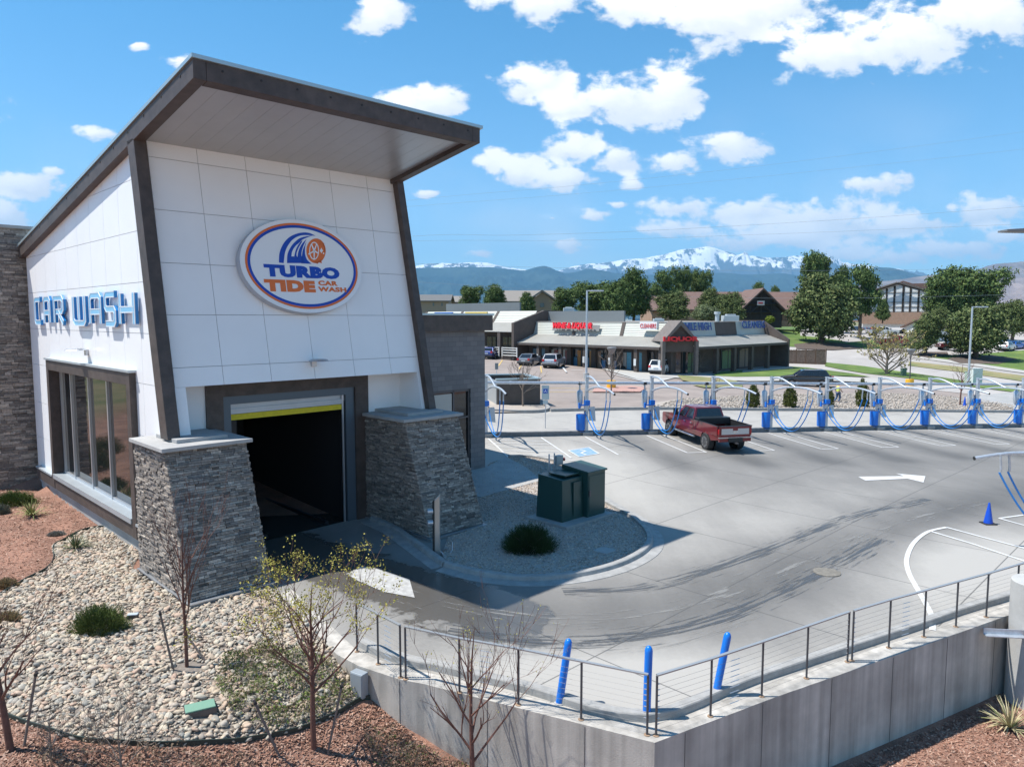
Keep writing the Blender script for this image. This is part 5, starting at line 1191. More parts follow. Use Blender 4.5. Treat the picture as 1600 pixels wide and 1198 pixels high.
# ------------------------------------------------------------ cones, person, posts, lamps, signs
def cone(px, py, label, h=.72):
    p = hg(px, py); t = thing('traffic_cone', label, 'cone', tuple(p), 0, 'blue traffic cones')
    mb = MB(); mb.box(p.x - .2, p.x + .2, p.y - .2, p.y + .2, p.z + .0, p.z + .035); mb.build('base', m_black, t, bevel=.01)
    mb = MB(); mb.lathe([(.145, .035), (.03, h - .02), (.024, h), (.0, h)], tuple(p), 20); mb.build('cone', mat('cone_blue', (.006, .07, .5), .4), t, smooth=2)
cone(1544, 818, 'blue traffic cone with black base beside the white curved line', .74); cone(1507, 636, 'blue traffic cone in the gravel strip behind the vacuums', .9)
def lightpole(px, py, ytop, label, ang, l=1.7, P=None):
    p = P or hg(px, py); ztop = CAM_H + (HY - ytop) / FPX * p.y * 1.0; t = thing('light_pole', label, 'light pole', tuple(p), 0, 'tall parking lot light poles')
    mb = MB(); mb.tube([p, Vector((p.x, p.y, ztop))], [.13, .09], 12); mb.build('pole', m_galv, t, smooth=2)
    d = Vector((math.cos(ang), math.sin(ang), 0)); q = Vector((p.x, p.y, ztop - .06))
    mb = MB(); mb.tube([q, q + d * .5], .05, 8); mb.build('arm', m_galv, t)
    s = Vector((-d.y, d.x, 0)); mb = MB(); mb.hexa([q + d * a + s * b + ez * z for z in (-.07, .07) for (a, b) in ((.4, -.2), (l, -.16), (l, .16), (.4, .2))]); mb.build('lamp_head', m_galv, t, bevel=.03)
    MB().lathe([(.3, 0), (.3, .6), (.0, .62)], tuple(p), 16).build('base', m_conc, t)
lightpole(916, 592, 454, 'tall grey light pole in front of the wine and liquor shop', .0)
lightpole(1512.5, 603, 479, 'tall grey light pole behind the vacuum row at the right', .0)
q = cc_
t = thing('street_lamp', 'flat grey lamp head reaching in at the upper right edge, on the column pole', 'street lamp', (q.x + .1, q.y, 6.0))
mb = MB(); mb.tube([Vector((q.x + .1, q.y, 6.0)), Vector((q.x + .1, q.y, 9.25))], .09, 10); mb.build('pole', m_galv, t)
mb = MB(); z = 9.17; mb.hexa([Vector(v) for v in ((q.x - 1.3, q.y - .16, z), (q.x + .1, q.y - .2, z - .02), (q.x + .1, q.y + .2, z - .02), (q.x - 1.3, q.y + .16, z), (q.x - 1.3, q.y - .16, z + .04), (q.x + .1, q.y - .2, z + .12), (q.x + .1, q.y + .2, z + .12), (q.x - 1.3, q.y + .16, z + .04))]); mb.build('lamp_head', mat('lamp_grey', (.2, .21, .22), .5, .3), t)
def decolamp(px, py, ytop, label):
    p = hg(px, py); zt = CAM_H + (HY - ytop) / FPX * p.y; t = thing('area_lamp', label, 'lamp post', tuple(p), 0, 'black area lamps on yellow bases')
    MB().lathe([(.42, 0), (.42, .75), (.0, .77)], tuple(p), 16).build('yellow_base', mat('yellow_paint', (.75, .4, .02), .6), t)
    MB().tube([p + ez * .75, Vector((p.x, p.y, zt - .5))], .06, 8).build('pole', m_dsteel, t)
    MB().lathe([(.12, -.6), (.42, -.12), (.45, 0), (.38, .05), (.0, .08)], (p.x, p.y, zt), 14).build('lamp_head', mat('lamp_grey', (.2, .21, .22), .5, .3), t)
decolamp(1421, 603, 546, 'black area lamp on a yellow base beside the bare roadside tree'); decolamp(955, 607, 543, 'brown area lamp on a yellow base in front of the shop windows')
def signpost(px, py, ytop, label, kind, w=.32, hh=.5, P=None, cat='sign'):
    p = hg(px, py) if P is None else P; zt = CAM_H + (HY - ytop) / FPX * p.y; t = thing('parking_sign', label, cat, tuple(p))
    MB().tube([p, Vector((p.x, p.y, zt))], .03, 6).build('post', m_galv, t)
    if kind == 'acc':
        pl = MB().box(p.x - .22, p.x + .22, p.y - .045, p.y - .03, zt - .85, zt).build('panel', mat('sign_pale', (.5, .6, .62), .5), t)
        mb = MB(); mb.box(p.x - .13, p.x + .13, p.y - .052, p.y - .046, zt - .48, zt - .2); mb.build('blue_symbol', mat('sign_blue_flat', (.01, .1, .5), .5), pl)
        mb = MB(); c = Vector((p.x, p.y - .056, zt - .34)); mb.tube([c + Vector((.02, 0, .09)), c + Vector((.0, 0, -.01)), c + Vector((.06, 0, -.03)), c + Vector((.08, 0, -.1))], .012, 5); mb.tube([c + Vector((-.055 * math.cos(a) - .0, 0, -.045 + .055 * math.sin(a))) for a in [k * .5 - 1.0 for k in range(9)]], .009, 5); mb.build('wheelchair_symbol', m_white, pl)
        MB().box(p.x - .15, p.x + .15, p.y - .045, p.y - .03, zt - 1.1, zt - .88).build('lower_panel', MATS['sign_pale'], t)
    else: MB().box(p.x - w, p.x + w, p.y - .045, p.y - .03, zt - hh * 1.3, zt).build('panel', mat('sign_back_grey', (.22, .26, .27), .6, .3), t)
signpost(852, 669, 602, 'accessible parking sign with wheelchair symbol in front of the trash enclosure', 'acc')
signpost(776, 588, 567, 'grey back of a small parking sign near the annex corner', 'b', .17, .5); signpost(1272, 604, 580, 'grey back of a small sign standing beside the black suv', 'b', .25, .5)
# person walking
p = hg(1309, 630)
def skinbody(name, verts, edges, rad, m, parent=None):
    me = bpy.data.meshes.new(name); me.from_pydata(verts, edges, []); o = bpy.data.objects.new(name, me); COL.objects.link(o)
    sk = o.modifiers.new('skin', 'SKIN'); sb_ = o.modifiers.new('sub', 'SUBSURF'); sb_.levels = sb_.render_levels = 2
    if not me.skin_vertices: 
        bpy.context.view_layer.objects.active = o; o.select_set(True); bpy.ops.object.modifier_add(type='SKIN'); o.modifiers.remove(o.modifiers[-1])
    for v, r in zip(me.skin_vertices[0].data, rad): v.radius = r if isinstance(r, tuple) else (r, r)
    me.skin_vertices[0].data[0].use_root = True; me.materials.append(m)
    for pp in me.polygons: pp.use_smooth = True
    if parent: o.parent = parent
    return o
m_skin = mat('skin', (.42, .24, .17), .6)
pb_v = [(0,0,.95),(0,0,1.15),(0,.02,1.38),(0,.02,1.5),(0,.04,1.58),(0,.06,1.72),(.1,0,.9),(.12,.12,.5),(.1,-.06,.08),(.1,.08,.03),(-.1,0,.9),(-.12,-.02,.5),(-.12,-.32,.12),(-.12,-.2,.04),(.2,.02,1.42),(.28,.0,1.15),(.26,.2,.98),(.26,.28,.95),(-.2,.02,1.42),(-.3,-.06,1.16),(-.28,.1,.95),(-.28,.17,.9)]
pb_e = [(0,1),(1,2),(2,3),(3,4),(4,5),(0,6),(6,7),(7,8),(8,9),(0,10),(10,11),(11,12),(12,13),(2,14),(14,15),(15,16),(16,17),(2,18),(18,19),(19,20),(20,21)]
pb_r = [(.16,.11),(.15,.1),(.19,.11),.06,.085,.1,.1,.065,.045,.045,.1,.065,.045,.045,.06,.045,.035,.03,.06,.045,.035,.03]
per = skinbody('person', pb_v, pb_e, pb_r, m_skin); tag(per, 'person in a yellow vest and blue jeans walking behind the vacuum row', 'person'); per.location = p; per.rotation_euler = (0, 0, R(-70))
cl = skinbody('vest', [(0,0,.93),(0,0,1.15),(0,.02,1.4),(0,.02,1.47)], [(0,1),(1,2),(2,3)], [(.185,.13),(.18,.13),(.23,.14),(.1,.09)], mat('vest_yellow', (.62, .75, .12), .7), per)
jn = skinbody('trousers', [(0,0,.97),(.1,0,.88),(.12,.12,.5),(.1,-.04,.14),(-.1,0,.88),(-.12,-.02,.5),(-.12,-.29,.16)], [(0,1),(1,2),(2,3),(0,4),(4,5),(5,6)], [(.17,.125),.115,.085,.065,.115,.085,.065], mat('denim', (.05, .09, .17), .85), per)
hat = MB().lathe([(.115, 1.72), (.11, 1.78), (.07, 1.84), (0, 1.85)], (0, .06, 0), 12).build('hair', mat('dark_hair', (.03, .022, .018), .7), None, smooth=2); hat.parent = per
# hydrant, boxes
p = hg(1045, 583); t = thing('fire_hydrant', 'orange yellow fire hydrant on the small grass patch by the white suv', 'fire hydrant', tuple(p)); mb = MB(); m_hyd = mat('hydrant_orange', (.7, .3, .05), .5)
mb.lathe([(.17, 0), (.17, .06), (.11, .07), (.11, .55), (.15, .57), (.15, .62), (.1, .72), (.03, .78), (.03, .84), (0, .84)], tuple(p), 14); mb.build('barrel', m_hyd, t, smooth=2)
MB().tube([p + Vector((-.2, 0, .45)), p + Vector((.2, 0, .45))], .06, 10).build('outlet', m_hyd, t); MB().lathe([(.06, 0), (.05, .08), (0, .09)], tuple(p + ez * .84), 10).build('cap', mat('hydrant_blue', (.05, .2, .5), .5), t)
def pbox(name, px, py, w, d, h, m, label, cat):
    p = hg(px, py); t = thing(name, label, cat, tuple(p)); MB().box(p.x - w / 2, p.x + w / 2, p.y, p.y + d, p.z, p.z + h).build('cabinet', m, t, bevel=.02); MB().box(p.x - w / 2 - .04, p.x + w / 2 + .04, p.y - .04, p.y + d + .04, p.z + h, p.z + h + .06).build('lid', m, t)
    MB().box(p.x - w / 2 + .06, p.x + w / 2 - .06, p.y - .012, p.y - .001, p.z + .1, p.z + h - .1).build('door', m, t)
pbox('utility_pedestal', 1413, 589, .55, .5, 1.05, mat('pedestal_green', (.09, .15, .12), .6), 'green utility pedestal beside the bare roadside tree', 'utility box')
pbox('utility_cabinet', 1527, 602, 1.1, .8, 1.9, mat('pale_cabinet', (.62, .66, .66), .5), 'white utility cabinet right of the tall light pole', 'utility cabinet')
pbox('utility_cabinet', 1516, 600, .7, .6, 1.4, mat('mint_cabinet', (.4, .5, .45), .5), 'pale green utility cabinet just left of the white one', 'utility cabinet')
# trash enclosure
e0, e1 = hg(777, 634), hg(844, 634); e0.z = e1.z = min(e0.z, e1.z); t = thing('trash_enclosure', 'dark block trash enclosure with metal gates behind the vacuum row', 'enclosure', tuple(e0)); dx = e1 - e0; l = dx.length; dx.normalize(); dy = Vector((-dx.y, dx.x, 0)); m_enc = mat('enclosure_brown', (.09, .078, .07), .8, var=.15, vs=2)
EN = lambda x, y, z: e0 + dx * x + dy * y + ez * z
H_ = 1.95; mb = MB(EN); mb.box(0, l, 0, .2, -.3, H_); mb.build('front_wall', m_enc, t)
mb = MB(EN); mb.box(0, l, 4.3, 4.5, -.3, H_); mb.build('back_wall', m_enc, t)
mb = MB(EN); mb.box(l - .2, l, .2, 4.3, -.3, H_); mb.build('side_wall', m_enc, t); MB(EN).box(-.06, 0, .1, 4.4, 0, H_ - .05).build('gate', mat('gate_metal', (.4, .42, .42), .5, .4), t)
MB(EN).box(-.08, l + .08, -.08, .28, H_, H_ + .1).build('coping', m_flash, t); MB(EN).box(-.08, l + .08, 4.22, 4.58, H_, H_ + .1).build('coping', m_flash, t)
mb = MB(EN); mb.box(l - .28, l + .08, .28, 4.22, H_, H_ + .1); mb.build('coping', m_flash, t)
# ------------------------------------------------------------ paving, lawns and roads beyond
m_asph = mat('old_asphalt', (.27, .225, .20), .9, var=.14, vs=.5, bump=.2, bs=40, var2=.1, vs2=.08)
m_road = mat('pale_road', (.37, .345, .325), .9, var=.1, vs=.4, var2=.08, vs2=.06)
m_walk = mat('sidewalk', (.4, .385, .36), .85, var=.08, vs=1)
m_lawn = mat('lawn_grass', (.055, .12, .02), .95, col2=(.14, .19, .04), vs=.45, bump=.5, bs=12, bd=.05, var2=.18, vs2=.12, detail=10)
m_dry = mat('dry_verge', (.12, .16, .05), .95, col2=(.32, .25, .13), vs=.35, detail=10)
def zone(name, px, m, dz, maxe=2.2): return drape(name, [tuple(hg(*p).xy) for p in px], m, G, dz, maxe)
zone('shop_car_park', [(560,645),(560,545),(740,546),(812,562),(1020,586),(1110,592),(1230,600),(1420,598),(1600,612),(1780,622),(1780,644),(1600,643.5),(1300,640.5),(1010,638.5),(760,644)], m_asph, .02)
zone('road', [(1228,512),(1300,509),(1460,512),(1620,514),(1800,520),(1800,634),(1600,625),(1420,606),(1290,590),(1228,574)], m_road, .05)
zone('gravel_strip', [(1012,639.5),(1012,632),(1060,625),(1200,618),(1380,615),(1500,622),(1580,634),(1590,643)], mat('pale_gravel', (.32, .28, .24), .95, col2=(.42, .37, .32), vs=9, bump=.6, bs=30, detail=9), .09)
zone('gravel_strip', [(762,646),(762,625),(845,630),(858,640),(840,645)], MATS['pale_gravel'], .09)
zone('concrete_patch', [(1480,625),(1600,612),(1780,618),(1780,646),(1590,643.6),(1560,632)], m_conc, .12)
stg = stones('gravel', [tuple(hg(*p).xy) for p in ((1012,639.5),(1060,625),(1200,618),(1380,615),(1500,622),(1580,634),(1590,643))], 14000, .05, .13, lambda x, y: G(x, y) + .1, islandramp('pale_stones', [(.38, .335, .29), (.28, .25, .22), (.46, .41, .36), (.34, .28, .23)], .9), 'pale tan stones in the planting strip behind the vacuum row', 'gravel', .5, 0, seed=9)
kk = sweep(smoothpath([tuple(hg(*p).xy) for p in ((860,643),(1010,640),(1200,641.5),(1400,643),(1600,645),(1700,647))], 4), [(-.1, -.05), (-.1, .2), (.1, .2), (.1, -.05)]).build('kerb', m_kerb); kk['kind'] = 'structure'
kk = sweep(smoothpath([tuple(hg(*p).xy) for p in ((765,643),(810,645),(845,644),(857,640),(850,634))], 4), [(-.12, -.05), (-.12, .2), (.12, .2), (.12, -.05)]).build('kerb', m_kerb); kk['kind'] = 'structure'
zone('planting_bed', [(925,614),(930,607),(985,604),(1010,607),(1000,614)], mat('red_gravel', (.42, .25, .21), .95, var=.2, vs=8), .12)
zone('sidewalk', [(940,577),(1000,577),(1094,582),(1108,594),(1060,590),(1016,601),(990,592)], m_walk, .10)
zone('sidewalk', [(1030,590),(1100,586),(1170,590),(1290,588),(1400,596),(1400,601),(1290,596),(1170,597),(1090,594)], m_walk, .13)
zone('lawn', [(1112,588.5),(1125,583),(1180,579),(1235,574),(1262,576),(1330,585),(1360,590.5),(1290,588),(1200,590),(1150,590.5)], m_lawn, .17)
zone('lawn', [(1058,588),(1090,590),(1112,592),(1150,597),(1160,602),(1080,599),(1066,596)], m_dry, .16)
zone('lawn', [(1082,603),(1160,600),(1160,607),(1100,607)], m_dry, .12)
zone('verge', [(1289,567),(1350,573),(1420,583),(1500,595),(1600,609),(1780,628),(1780,634),(1600,616),(1500,603),(1420,592),(1350,584),(1289,573)], m_lawn, .12)
zone('verge', [(1420,565.5),(1500,574),(1600,588),(1780,607),(1780,615),(1600,597),(1500,582),(1420,572)], m_dry, .12)
zone('lawn', [(1228,523),(1280,528),(1315,533),(1336,541),(1345,546),(1290,545),(1228,542)], m_lawn, .12, 1.4)
zone('lawn', [(1318,536),(1345,534),(1400,529),(1450,524),(1470,534),(1420,544),(1350,546)], m_lawn, .13, 1.4)
zone('lawn', [(1458,560),(1480,556),(1540,553),(1600,548),(1800,545),(1800,596),(1600,583),(1540,575),(1480,566)], m_lawn, .12, 1.4)
zone('sidewalk', [(1428,556),(1480,563),(1540,571),(1600,580),(1800,600),(1800,603),(1600,584),(1540,575.5),(1480,567),(1426,560)], m_walk, .14, 1.2)
zone('mulch_bed', [(1240,539),(1275,535),(1320,538),(1350,545),(1300,548),(1245,546)], mat('dark_bed', (.1, .075, .06), .95, var=.3, vs=3), .16, 1.3)
zone('mulch_bed', [(1480,562),(1500,557),(1550,556),(1590,562),(1560,570),(1500,569)], MATS['dark_bed'], .17, 1.3); zone('mulch_bed', [(1425,556),(1440,551),(1480,551),(1482,556),(1450,560)], MATS['dark_bed'], .17, 1.3)
zone('lawn', [(1150,500),(1250,499),(1250,529),(1228,528),(1214,524),(1150,520)], m_lawn, .12, 1.4)
# yellow bay lines by the shops
m_yel = mat('yellow_paint_worn', (.6, .42, .14), .8, var=.2, vs=4)
for (a, b) in (((785,563),(779,572)), ((816,569),(811,577)), ((845,573),(846,583)), ((760,614),(1000,612)), ((820,606),(935,608))):
    A, B = hg(*a), hg(*b); n = 12; o = ribbon([Vector((A.x + (B.x - A.x) * i / n, A.y + (B.y - A.y) * i / n, 0)) for i in range(n + 1)], .14, G, .05).build('bay_marking', m_yel, recalc=False); o['kind'] = 'structure'
for (a, b) in (((879,575),(885,583)), ((892,580),(910,580)), ((955,585),(1015,600))):
    A, B = hg(*a), hg(*b); n = 12; o = ribbon([Vector((A.x + (B.x - A.x) * i / n, A.y + (B.y - A.y) * i / n, 0)) for i in range(n + 1)], .2, G, .14).build('bay_marking', m_paint, recalc=False); o['kind'] = 'structure'

# ------------------------------------------------------------ strip mall
O_ = Vector((18.6, 81.6, 0)); S = lambda u, v, z=0: O_ + U * u + V * v + Vector((0, 0, z))
def onA(px, py, u=0): d = ray(px, py); t = (S(u, 0) - C0).dot(U) / d.dot(U); q = C0 + d * t - O_; return q.dot(V), q.z
def onB(px, py, v=0): d = ray(px, py); t = (S(0, v) - C0).dot(V) / d.dot(V); q = C0 + d * t - O_; return q.dot(U), q.z
m_sid = mat('metal_siding', (.44, .45, .41), .5, .1, var=.05, vs=.6); m_sid2 = mat('roof_siding', (.40, .385, .35), .55, .1, var=.06, vs=.6)
m_br = mat('shop_brown', (.085, .068, .06), .85, var=.15, vs=1.5); m_scr = mat('grey_screen', (.17, .19, .20), .6, var=.05, vs=.4); m_shopg = mat('shop_glass', (.02, .03, .035), .05, spec=.9)
SM = thing('shop_building', 'low brown corner shopping building with ribbed grey awning roofs and sign band', 'building', tuple(S(8, 8, 1)))
ZE, ZB, ZT = 3.95, 5.05, 6.75
mb = MB(S); mb.box(2.0, 26.5, 2.0, 26, -.4, ZE); mb.box(3.75, 26.5, 3.5, 26, ZE, ZT - .05)
mb.build('wall', m_br, SM)
def ribs(mb, pts_lo, pts_hi, nrib, th=.05):   # sloped metal sheet with raised horizontal ribs between two edges
    a0, a1 = pts_lo; b0, b1 = pts_hi; a0, a1, b0, b1 = map(Vector, (a0, a1, b0, b1)); n = (a1 - a0).cross(b0 - a0).normalized()
    if n.z < 0 or (abs(n.z) < .05 and n.dot(C0 - a0) < 0): n = -n
    for i in range(nrib):
        s0, s1 = i / nrib, (i + 1) / nrib; p = [a0 + (b0 - a0) * s0, a1 + (b1 - a1) * s0, a1 + (b1 - a1) * s1, a0 + (b0 - a0) * s1]
        mb.add([p[0] + n * th, p[1] + n * th, p[2], p[3], p[0] - n * .05, p[1] - n * .05, p[2] - n * .05, p[3] - n * .05], [(0, 1, 2, 3), (4, 5, 1, 0), (7, 6, 5, 4), (1, 5, 6, 2), (0, 3, 7, 4), (3, 2, 6, 7)])
mb = MB(); ribs(mb, (S(-.4, 2.2, ZE), S(-.4, 25, ZE)), (S(2.9, 2.2, ZB), S(2.9, 25, ZB)), 9); mb.build('awning_roof', m_sid2, SM)
mb = MB(); ribs(mb, (S(2.9, 3.0, ZB), S(2.9, 25, ZB)), (S(3.5, 3.0, ZT), S(3.5, 25, ZT)), 8, .04); mb.build('sign_band', m_sid, SM)
mb = MB(); ribs(mb, (S(3.2, -.4, ZE), S(27, -.4, ZE)), (S(3.2, 2.9, ZB), S(27, 2.9, ZB)), 9); mb.build('awning_roof', m_sid2, SM)
mb = MB(); ribs(mb, (S(3.4, 2.9, ZB), S(27, 2.9, ZB)), (S(3.4, 3.2, ZT), S(27, 3.2, ZT)), 9, .03); mb.build('sign_band', m_sid, SM)
mb = MB(S); mb.box(-.45, .0, 2.2, 25, ZE - .3, ZE - .05); mb.box(3.4, 27, -.45, .0, ZE - .3, ZE - .05); mb.build('eave_beam', m_br, SM)
mb = MB(S)
for px in (972, 897): v = onA(px, 512, 3)[0]; MB(S).hexa([(2.8, v - .25, ZB), (3.1, v - .25, ZB), (3.1, v + .25, ZB), (2.8, v + .25, ZB), (3.4, v - .25, ZT), (3.6, v - .25, ZT), (3.6, v + .25, ZT), (3.4, v + .25, ZT)]).build('band_panel', m_br, SM)
u0, u1 = onB(1119, 512, 2.9)[0], onB(1151, 512, 2.9)[0]; mb.hexa([(u0, 2.8, ZB), (u1, 2.8, ZB), (u1, 3, ZB), (u0, 3, ZB), (u0, 3.1, ZT), (u1, 3.1, ZT), (u1, 3.3, ZT), (u0, 3.3, ZT)])
mb.build('band_panel', m_br, SM)
mb = MB(S); mb.box(3.4, 26.5, 3.3, 26, ZT - .04, ZT + .05); mb.build('flat_roof', mat('flat_roof', (.3, .28, .26), .9), SM)
v0, v1 = onA(975, 495, 6)[0], onA(836, 495, 6)[0]; MB(S).box(6, 6.3, v0, v1, ZT - .5, 8.2).build('roof_screen', m_scr, SM)
# end walls
mb = MB(S); mb.prism([(26.6, -.6, .0), (26.6, 8, .0), (26.6, 8, 6.9), (26.6, 3.4, 6.9), (26.6, -.6, 4.2)], (0, 0, 0) if 0 else (.4, 0, 0)); 
mb = MB(); mb.prism([S(26.7, -.6, -.6), S(26.7, 8, -.6), S(26.7, 8, 6.95), S(26.7, 3.3, 6.95), S(26.7, -.6, 4.35)], U * .4); mb.build('end_wall', m_br, SM)
mb = MB(); mb.prism([S(-.9, 25.1, .4), S(9, 25.1, .4), S(9, 25.1, 8.3), S(5.2, 25.1, 8.3), S(-.9, 25.1, 6.6)], V * .45); mb.build('fin_wall', m_br, SM)
# corner gable
ga, gb = S(.0, 2.3), S(3.5, .1); gd = (gb - ga); gl = gd.length; gd.normalize(); gn = Vector((gd.y, -gd.x, 0)); ga -= gd * .1; GP = lambda s, o, z: ga + gd * s + gn * o + ez * z
W_ = gl + .35; pz0 = .7
for nm_, dep in (('gable_frame', .6),):
    mb = MB(); hw = .38
    for s0 in (0, W_ - hw): mb.prism([GP(s0, .7, pz0), GP(s0 + hw, .7, pz0), GP(s0 + hw, .7, 4.6), GP(s0, .7, 4.6)], -gn * .6)
    ap_ = 7.0
    for sgn in (0, 1):
        q = [(0, 4.6), (W_ / 2, ap_), (W_ / 2, ap_ - .55), (hw, 4.6)]; q = [(s if not sgn else W_ - s, z) for s, z in q]; mb.prism([GP(s, .7, z) for s, z in q], -gn * 3.2)
    mb.build('gable_frame', mat('gable_brick', (.15, .13, .12), .85, var=.15, vs=3), SM)
mb = MB(); mb.prism([GP(.38, .25, 3.4), GP(W_ - .38, .25, 3.4), GP(W_ - .38, .25, 4.6), GP(W_ / 2, .25, 6.5), GP(.38, .25, 4.6)], -gn * .3); mb.build('gable_wall', m_br, SM)
mb = MB(); mb.prism([GP(.4, -1.2, pz0), GP(W_ - .4, -1.2, pz0), GP(W_ - .4, -1.2, 3.4), GP(.4, -1.2, 3.4)], -gn * .1); ew = mb.build('window', m_shopg, SM)
mb = MB()
for s in (.5, .98, 1.7, 2.4, 3.3): mb.prism([GP(s, -1.18, pz0), GP(s + .1, -1.18, pz0), GP(s + .1, -1.18, 3.4), GP(s, -1.18, 3.4)], gn * .08)
mb.build('window_frame', m_br, ew)
# storefronts: each bay its own window with frame, then pillars and posts
def bay(A, s0, s1, posters=(), door=False):
    f = (lambda s, z, o=0: S(1.98 - o, s, z)) if A else (lambda s, z, o=0: S(s, 1.98 - o, z)); n_ = -U if A else -V
    g = MB(); g.prism([f(s0, .75), f(s1, .75), f(s1, 3.3), f(s0, 3.3)], n_ * .03); w = g.build('window', m_shopg, SM)
    g = MB(); mids = [s0, (s0 + s1) / 2, s1] if abs(s1 - s0) > 1.6 else [s0, s1]
    for s in mids: g.prism([f(s - .06, .75, .03), f(s + .06, .75, .03), f(s + .06, 3.3, .03), f(s - .06, 3.3, .03)], n_ * .06)
    for z in (.75, 3.2): g.prism([f(s0, z, .03), f(s1, z, .03), f(s1, z + .1, .03), f(s0, z + .1, .03)], n_ * .06)
    g.build('window_frame', m_dsteel, w)
    for (a, b, za, zb, c) in posters:
        g = MB(); sa_, sb_ = s0 + (s1 - s0) * a, s0 + (s1 - s0) * b; g.prism([f(sa_, za, .035), f(sb_, za, .035), f(sb_, zb, .035), f(sa_, zb, .035)], n_ * .01); g.build('poster', mat('poster_%d_%d_%d' % tuple(int(x * 99) for x in c), c, .5, var=.2, vs=6), w)
PX = [842.5, 877, 915, 955, 995]
vs_ = [onA(x, 565, 0)[0] for x in PX]; allv = [24.6] + vs_ + [3.0]
pc = [[(.1, .9, 2.2, 3.1, (.12, .22, .3)), (.55, .95, .9, 1.6, (.25, .05, .05))], [(.05, .5, .9, 3.0, (.2, .05, .05)), (.6, .9, 1.8, 3.1, (.4, .42, .4))], [(.1, .45, .9, 3.1, (.45, .2, .05)), (.5, .9, .9, 2.2, (.08, .2, .3))], [(.1, .5, .8, 2.0, (.05, .2, .4)), (.6, .95, .9, 3.1, (.3, .2, .14))], [(.05, .55, .8, 3.1, (.1, .3, .42)), (.6, .95, 1.4, 3.1, (.4, .38, .36))], [(.3, .7, .9, 2.4, (.25, .28, .3))]]
for i in range(len(allv) - 1):
    a, b = allv[i] - .3, allv[i + 1] + .3; m_ = (a + b) / 2
    bay(True, m_ + .25, a, pc[i]); bay(True, b, m_ - .25, pc[i][::-1])
UX = [onB(x, 565, 0)[0] for x in (1118, 1145.7, 1172.5, 1197.7)]; allu = [3.9] + UX + [26.6]
for i, (a, b) in enumerate(zip(allu[:-1], allu[1:])):
    if i in (1, 4): continue
    bay(False, a + .4, b - .4, [(.1, .9, .8, 3.1, (.12, .2, .1))] if i in (0, 2) else [(.1, .9, .8, 3.1, (.22, .17, .14))])
for k, v in enumerate(vs_ + [2.2]):
    MB(S).box(-.3, .15, v - .22, v + .22, .3, ZE - .1).build('pillar', m_br, SM); 
    MB(S).box(1.5, 2.0, v - .35, v + .35, .3, ZE).build('pillar', m_br, SM)
    mb = MB(S); mb.box(-.42, -.38, v - .16, v + .16, 1.7, 2.5); mb.build('notice', mat('notice_white', (.6, .62, .62), .6), SM)
for u in UX: MB(S).box(u - .28, u + .28, -.3, .2, .2, ZE - .1).build('pillar', m_br, SM)
MB(S).box(1.0, 27, -1.2, 2.0, .1, .62).build('walkway', m_walk, SM); MB(S).box(-1.2, 2.0, 2.0, 25, .2, .74).build('walkway', m_walk, SM)
# signs on the building
def sgn(name, label, cat='sign'): return thing(name, label, cat, tuple(S(3, 10, 6)))
m_rl = mat('red_letters', (.62, .01, .02), .4); m_nl = mat('navy_letters', (.02, .05, .2), .5)
ax = -V; ay = (ez + U * .33).normalized()
t = sgn('wine_shop_sign', 'raised red WINE & LIQUOR letters on the pale awning band'); a, b = onA(866, 510, 2.6), onA(929, 510, 2.6); mb = MB(); addtext(mb, 'WINE & LIQUOR', S(2.35, (a[0] + b[0]) / 2, onA(898, 510, 2.4)[1]), ax, ay, 1, .05, depth=.25, fit=abs(a[0] - b[0]), fith=.95); mb.build('lettering', m_rl, t)
mb = MB(); c_ = onA(898, 511.5, 2.7); mb.prism([S(2.75, a[0] + .5, c_[1] - .45), S(2.75, b[0] - .6, c_[1] - .45), S(2.95, b[0] - .6, c_[1] + .35), S(2.95, a[0] + .5, c_[1] + .35)], U * .04); mb.build('raceway', mat('raceway_grey', (.2, .21, .21), .6), t)
t = sgn('cleaners_sign', 'white box sign with red CLEANERS lettering on the awning band'); a, b = onA(1001, 509, 2.5), onA(1028, 509, 2.5); zc = a[1]; mb = MB(S); mb.box(2.3, 2.7, b[0], a[0], zc - .48, zc + .48); mb.build('sign_box', mat('box_white', (.72, .72, .72), .5), t)
mb = MB(); addtext(mb, 'CLEANERS', S(2.28, (a[0] + b[0]) / 2, zc), ax, ez, 1, .0, depth=.03, fit=abs(a[0] - b[0]) * .92, fith=.5); mb.build('lettering', m_rl, t)
t = sgn('liquor_sign', 'bold red LIQUOR letters across the dark corner gable'); mb = MB(); addtext(mb, 'LIQUOR', GP(W_ / 2, .62, CAM_H - (530 - HY) / FPX * 82.5), gd, ez, 1, .05, depth=.22, fit=W_ * .96, fith=.62); mb.build('lettering', m_rl, t); MB().prism([GP(.3, .28, 4.55), GP(W_ - .3, .28, 4.55), GP(W_ - .3, .28, 4.62), GP(.3, .28, 4.62)], gn * .3).build('mounting_bar', m_br, t)
for txt, x0, x1, yy, lab in (('MILE HIGH', 1070, 1111, 510, 'navy MILE HIGH lettering on the sign band right of the gable'), ('CLEANERS', 1159, 1195, 507, 'navy CLEANERS lettering near the right end of the sign band')):
    t = sgn('band_lettering', lab); a, b = onB(x0, yy, 2.85), onB(x1, yy, 2.85); mb = MB(); addtext(mb, txt, S((a[0] + b[0]) / 2, 2.84, (a[1] + b[1]) / 2), U, (ez + V * .17).normalized(), 1, .02, depth=.06, fit=b[0] - a[0], fith=1.0); mb.build('lettering', m_nl, t)
